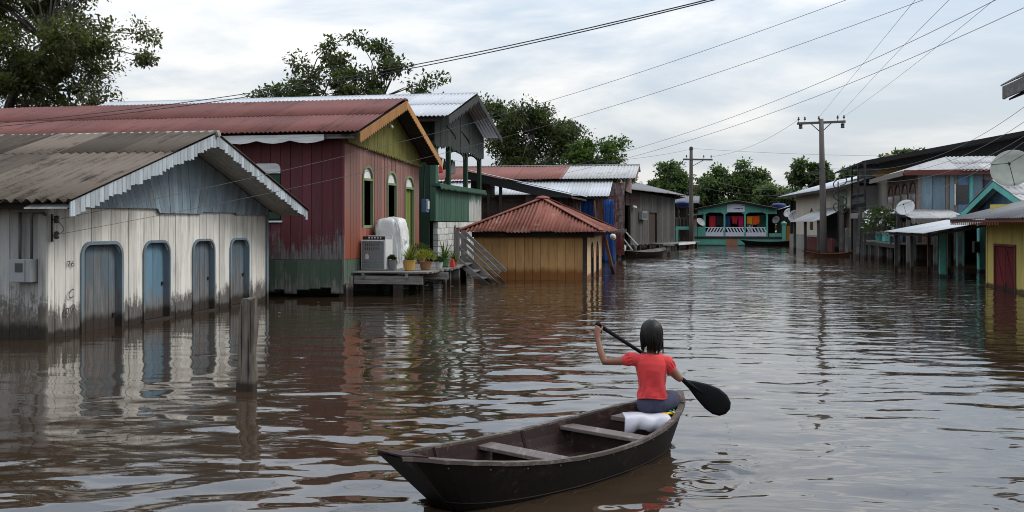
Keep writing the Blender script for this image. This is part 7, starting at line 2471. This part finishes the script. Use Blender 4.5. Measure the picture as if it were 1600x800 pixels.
    for k in range(330):
        thick = k < 85
        u = (k + rnd.random()) / 85 if thick else rnd.random()
        a = R(-106) + R(240) * (u - 0.5)
        ln = rnd.uniform(0.105, 0.165) if thick else rnd.uniform(0.09, 0.19)
        bend = rnd.uniform(-0.13, 0.13) + (0.25 if rnd.random() < 0.1 else 0)
        rk = rnd.uniform(0.97, 1.02) if thick else rnd.uniform(0.99, 1.06)
        r0 = rnd.uniform(0.0055, 0.0085) if thick else rnd.uniform(0.0012, 0.0026)
        part = rnd.uniform(0.0, 0.5)
        pts, rr = [], []
        for j in range(12):
            t = j / 11
            if t < 0.5:
                ph = R(10) + R(80) * (t / 0.5)
                aa = a + part * (1 - t / 0.5) ** 2 * math.copysign(1, math.cos(a))
                pts.append(hc + Vector((0.0815 * rk * math.sin(ph) * math.cos(aa), 0.097 * rk * math.sin(ph) * math.sin(aa), 0.0955 * rk * math.cos(ph))))
            else:
                v = (t - 0.5) / 0.5
                rad = rk * (1.0 + 0.05 * math.sin(math.pi * v) - 0.22 * v * v) + 0.02 * v * math.sin(5 * v + 11 * u)
                pts.append(hc + Vector((0.0835 * rad * math.cos(a + bend * v) - 0.006 * v, 0.0985 * rad * math.sin(a + bend * v), -ln * v)))
            rr.append(r0 * (0.3 + 0.7 * min(1, t * 3)) * (1 - 0.9 * max(0, t - 0.55) / 0.45))
        lk.tube(pts, rr, 5)
    for k in range(9):
        x = 0.074 + 0.008 * rnd.random()
        pts = [hc + Vector((x, -0.01 + 0.012 * k, 0.02)), hc + Vector((x + 0.012, 0.012 * k, -0.06)), hc + Vector((x + 0.008 + 0.006 * math.sin(k), 0.01 * k, -0.13)), hc + Vector((x + 0.018, 0.01 * k, -0.165 - 0.01 * (k % 3)))]
        lk.tube(pts, [0.003, 0.0028, 0.002, 0.0006], 4)
    lk.build('hair_strands', 'hair', o, smooth=True)


girl()


def paddle():
    T = thing('paddle', 'black wooden paddle with broad teardrop blade held across the girl', 'paddle', lat(1.0, 8.0, 0.6), YAW, local=True)
    def q(l, d, z):
        return (l - 1.0, d - 8.0, z - 0.6)
    top, neck = (0.700, 7.985, 0.937), (1.365, 8.055, 0.505)
    MB().tube([q(*top), q(1.0, 8.02, 0.742), q(*neck)], [0.0165, 0.0155, 0.017], 10).build('shaft', 'paddle_black', T, smooth=True)
    e = MB()
    mb_ellipsoid(e, q(0.690, 7.984, 0.943), (0.026, 0.024, 0.022), 12, 8)
    e.build('grip', 'paddle_black', T, smooth=True)
    px = [(1058, 589), (1070, 593), (1088, 596), (1106, 600), (1124, 607), (1136, 617), (1142, 629), (1141, 639), (1134, 647), (1124, 650), (1113, 647), (1101, 638), (1088, 623), (1076, 607), (1066, 597)]
    k = 8.07 / 1555.6
    out = [((a - 800) * k, 1.75 - (b - 350) * k) for a, b in px]
    cl_ = sum(a for a, b in out) / len(out)
    cz_ = sum(b for a, b in out) / len(out)
    rings = []
    for f, off in ((0.0, -0.013), (0.45, -0.011), (0.85, -0.006), (1.0, 0.0), (0.85, 0.006), (0.45, 0.011), (0.0, 0.013)):
        rings.append([q(cl_ + (a - cl_) * max(f, 0.02), 8.07 + off, cz_ + (b - cz_) * max(f, 0.02)) for a, b in out])
    loft(rings).build('blade', 'paddle_black', T, smooth=True)
    # a spine that runs from the shaft into the blade
    MB().tube([q(*neck), q(cl_, 8.066, cz_)], [0.016, 0.008], 8).build('spine', 'paddle_black', T, smooth=True)


paddle()


def seat_things():
    # white cloth she sits on
    th = YAW + CANOE_ANG
    cc = lat(1.08, 7.74, 0)

    def fn(u, v):
        # u across, v from under her down over the front of the seat
        x = -0.20 + 0.34 * u
        if v < 0.45:
            y = 0.06 - 0.20 * (v / 0.45)
            z = 0.262
        else:
            w_ = (v - 0.45) / 0.55
            y = -0.14 - 0.025 * math.sin(w_ * 3)
            z = 0.262 - 0.115 * w_ * (1 - 0.35 * u)
        return lat(1.07 + x, 7.765 + y * 0.9 + 0.05 * (0.5 - u) + 0.012 * math.sin(17 * u + 3 * v) * (0.3 + v), z + 0.010 * math.sin(11 * u + 4) * (0.4 + v) + 0.012 * max(0, v - 0.7) * math.sin(31 * u))
    o = MB().grid(fn, 20, 16).build('cloth', 'towel_white', None, smooth=True)
    m = o.modifiers.new('thickness', 'SOLIDIFY')
    m.thickness = 0.008
    tag(o, 'crumpled white cloth under the girl on the canoe seat', 'cloth')
    rnd = random.Random(6)
    for mt, c, ph, lb, n in (('rope_yellow', (1.215, 7.70), 0.3, 'yellow rope loops beside the girl in the canoe', 60), ('rope_teal', (1.235, 7.82), 1.4, 'thin turquoise rope at the canoe edge beside the yellow rope', 60)):
        pts = []
        for i in range(n):
            t = i / (n - 1)
            pts.append(lat(c[0] + 0.09 * (t - 0.5) * 2 + 0.028 * math.sin(19 * t + ph), c[1] + 0.10 * t + 0.03 * math.cos(17 * t), 0.25 + 0.016 * math.sin(23 * t + ph) + 0.02 * t))
        o = MB().tube(pts, 0.009 if mt == 'rope_yellow' else 0.007, 6).build('rope', mt, None, smooth=True)
        tag(o, lb, 'rope')
    b = MB()
    mb_ellipsoid(b, lat(1.165, 7.80, 0.13), (0.06, 0.055, 0.07), 16, 10)
    o = b.build('bag', 'cloth_black', None, smooth=True)
    tag(o, 'dark bundle under the ropes beside the seat', 'bag')
    pts = [lat(0.80 + 0.05 * math.cos(t), 7.12 + 0.03 * math.sin(t), 0.012 + 0.004 * math.sin(3 * t)) for t in [i * 0.4 for i in range(15)]]
    o = MB().tube(pts, 0.005, 5).build('rope', 'rope_teal', None)
    tag(o, 'small turquoise loop of cord on the canoe floor', 'rope')
    # drops falling from the blade
    dr = MB()
    for i in range(26):
        t = rnd.random()
        l, d, z = 1.71 + 0.05 * t + rnd.gauss(0, 0.022 * t), 8.07 - 0.10 * t + rnd.gauss(0, 0.03 * t), 0.215 * (1 - t) + 0.004
        r = rnd.uniform(0.001, 0.0028)
        mb_ellipsoid(dr, lat(l, d, z), (r, r, r * 1.5), 6, 4)
    o = dr.build('water_drops', 'river_water', None, smooth=True)
    o['kind'] = 'stuff'
    o['label'] = 'drops of water falling from the paddle blade'
    o['category'] = 'water drops'


seat_things()


# leaves and scraps drifting along both banks
_rs = random.Random(303)
_pp, _dd = [], []
for i in range(150):
    if i % 3:
        x, y = _rs.uniform(4.5, 9.5), _rs.uniform(30, 52)
    else:
        x, y = _rs.uniform(-8.5, -3.0), _rs.uniform(14, 30)
    _pp.append((x, y, 0.03))
    _dd.append((_rs.uniform(-1, 1), _rs.uniform(-1, 1), 0.02))
_fl = leaves_mesh(_pp, _dd, 0.075, _rs, 0.6, 0.0).build('floating_leaves', 'leaf_olive', None)
_fl['kind'] = 'stuff'
_fl['label'] = 'leaves and scraps drifting on the water near the banks'
_fl['category'] = 'debris'
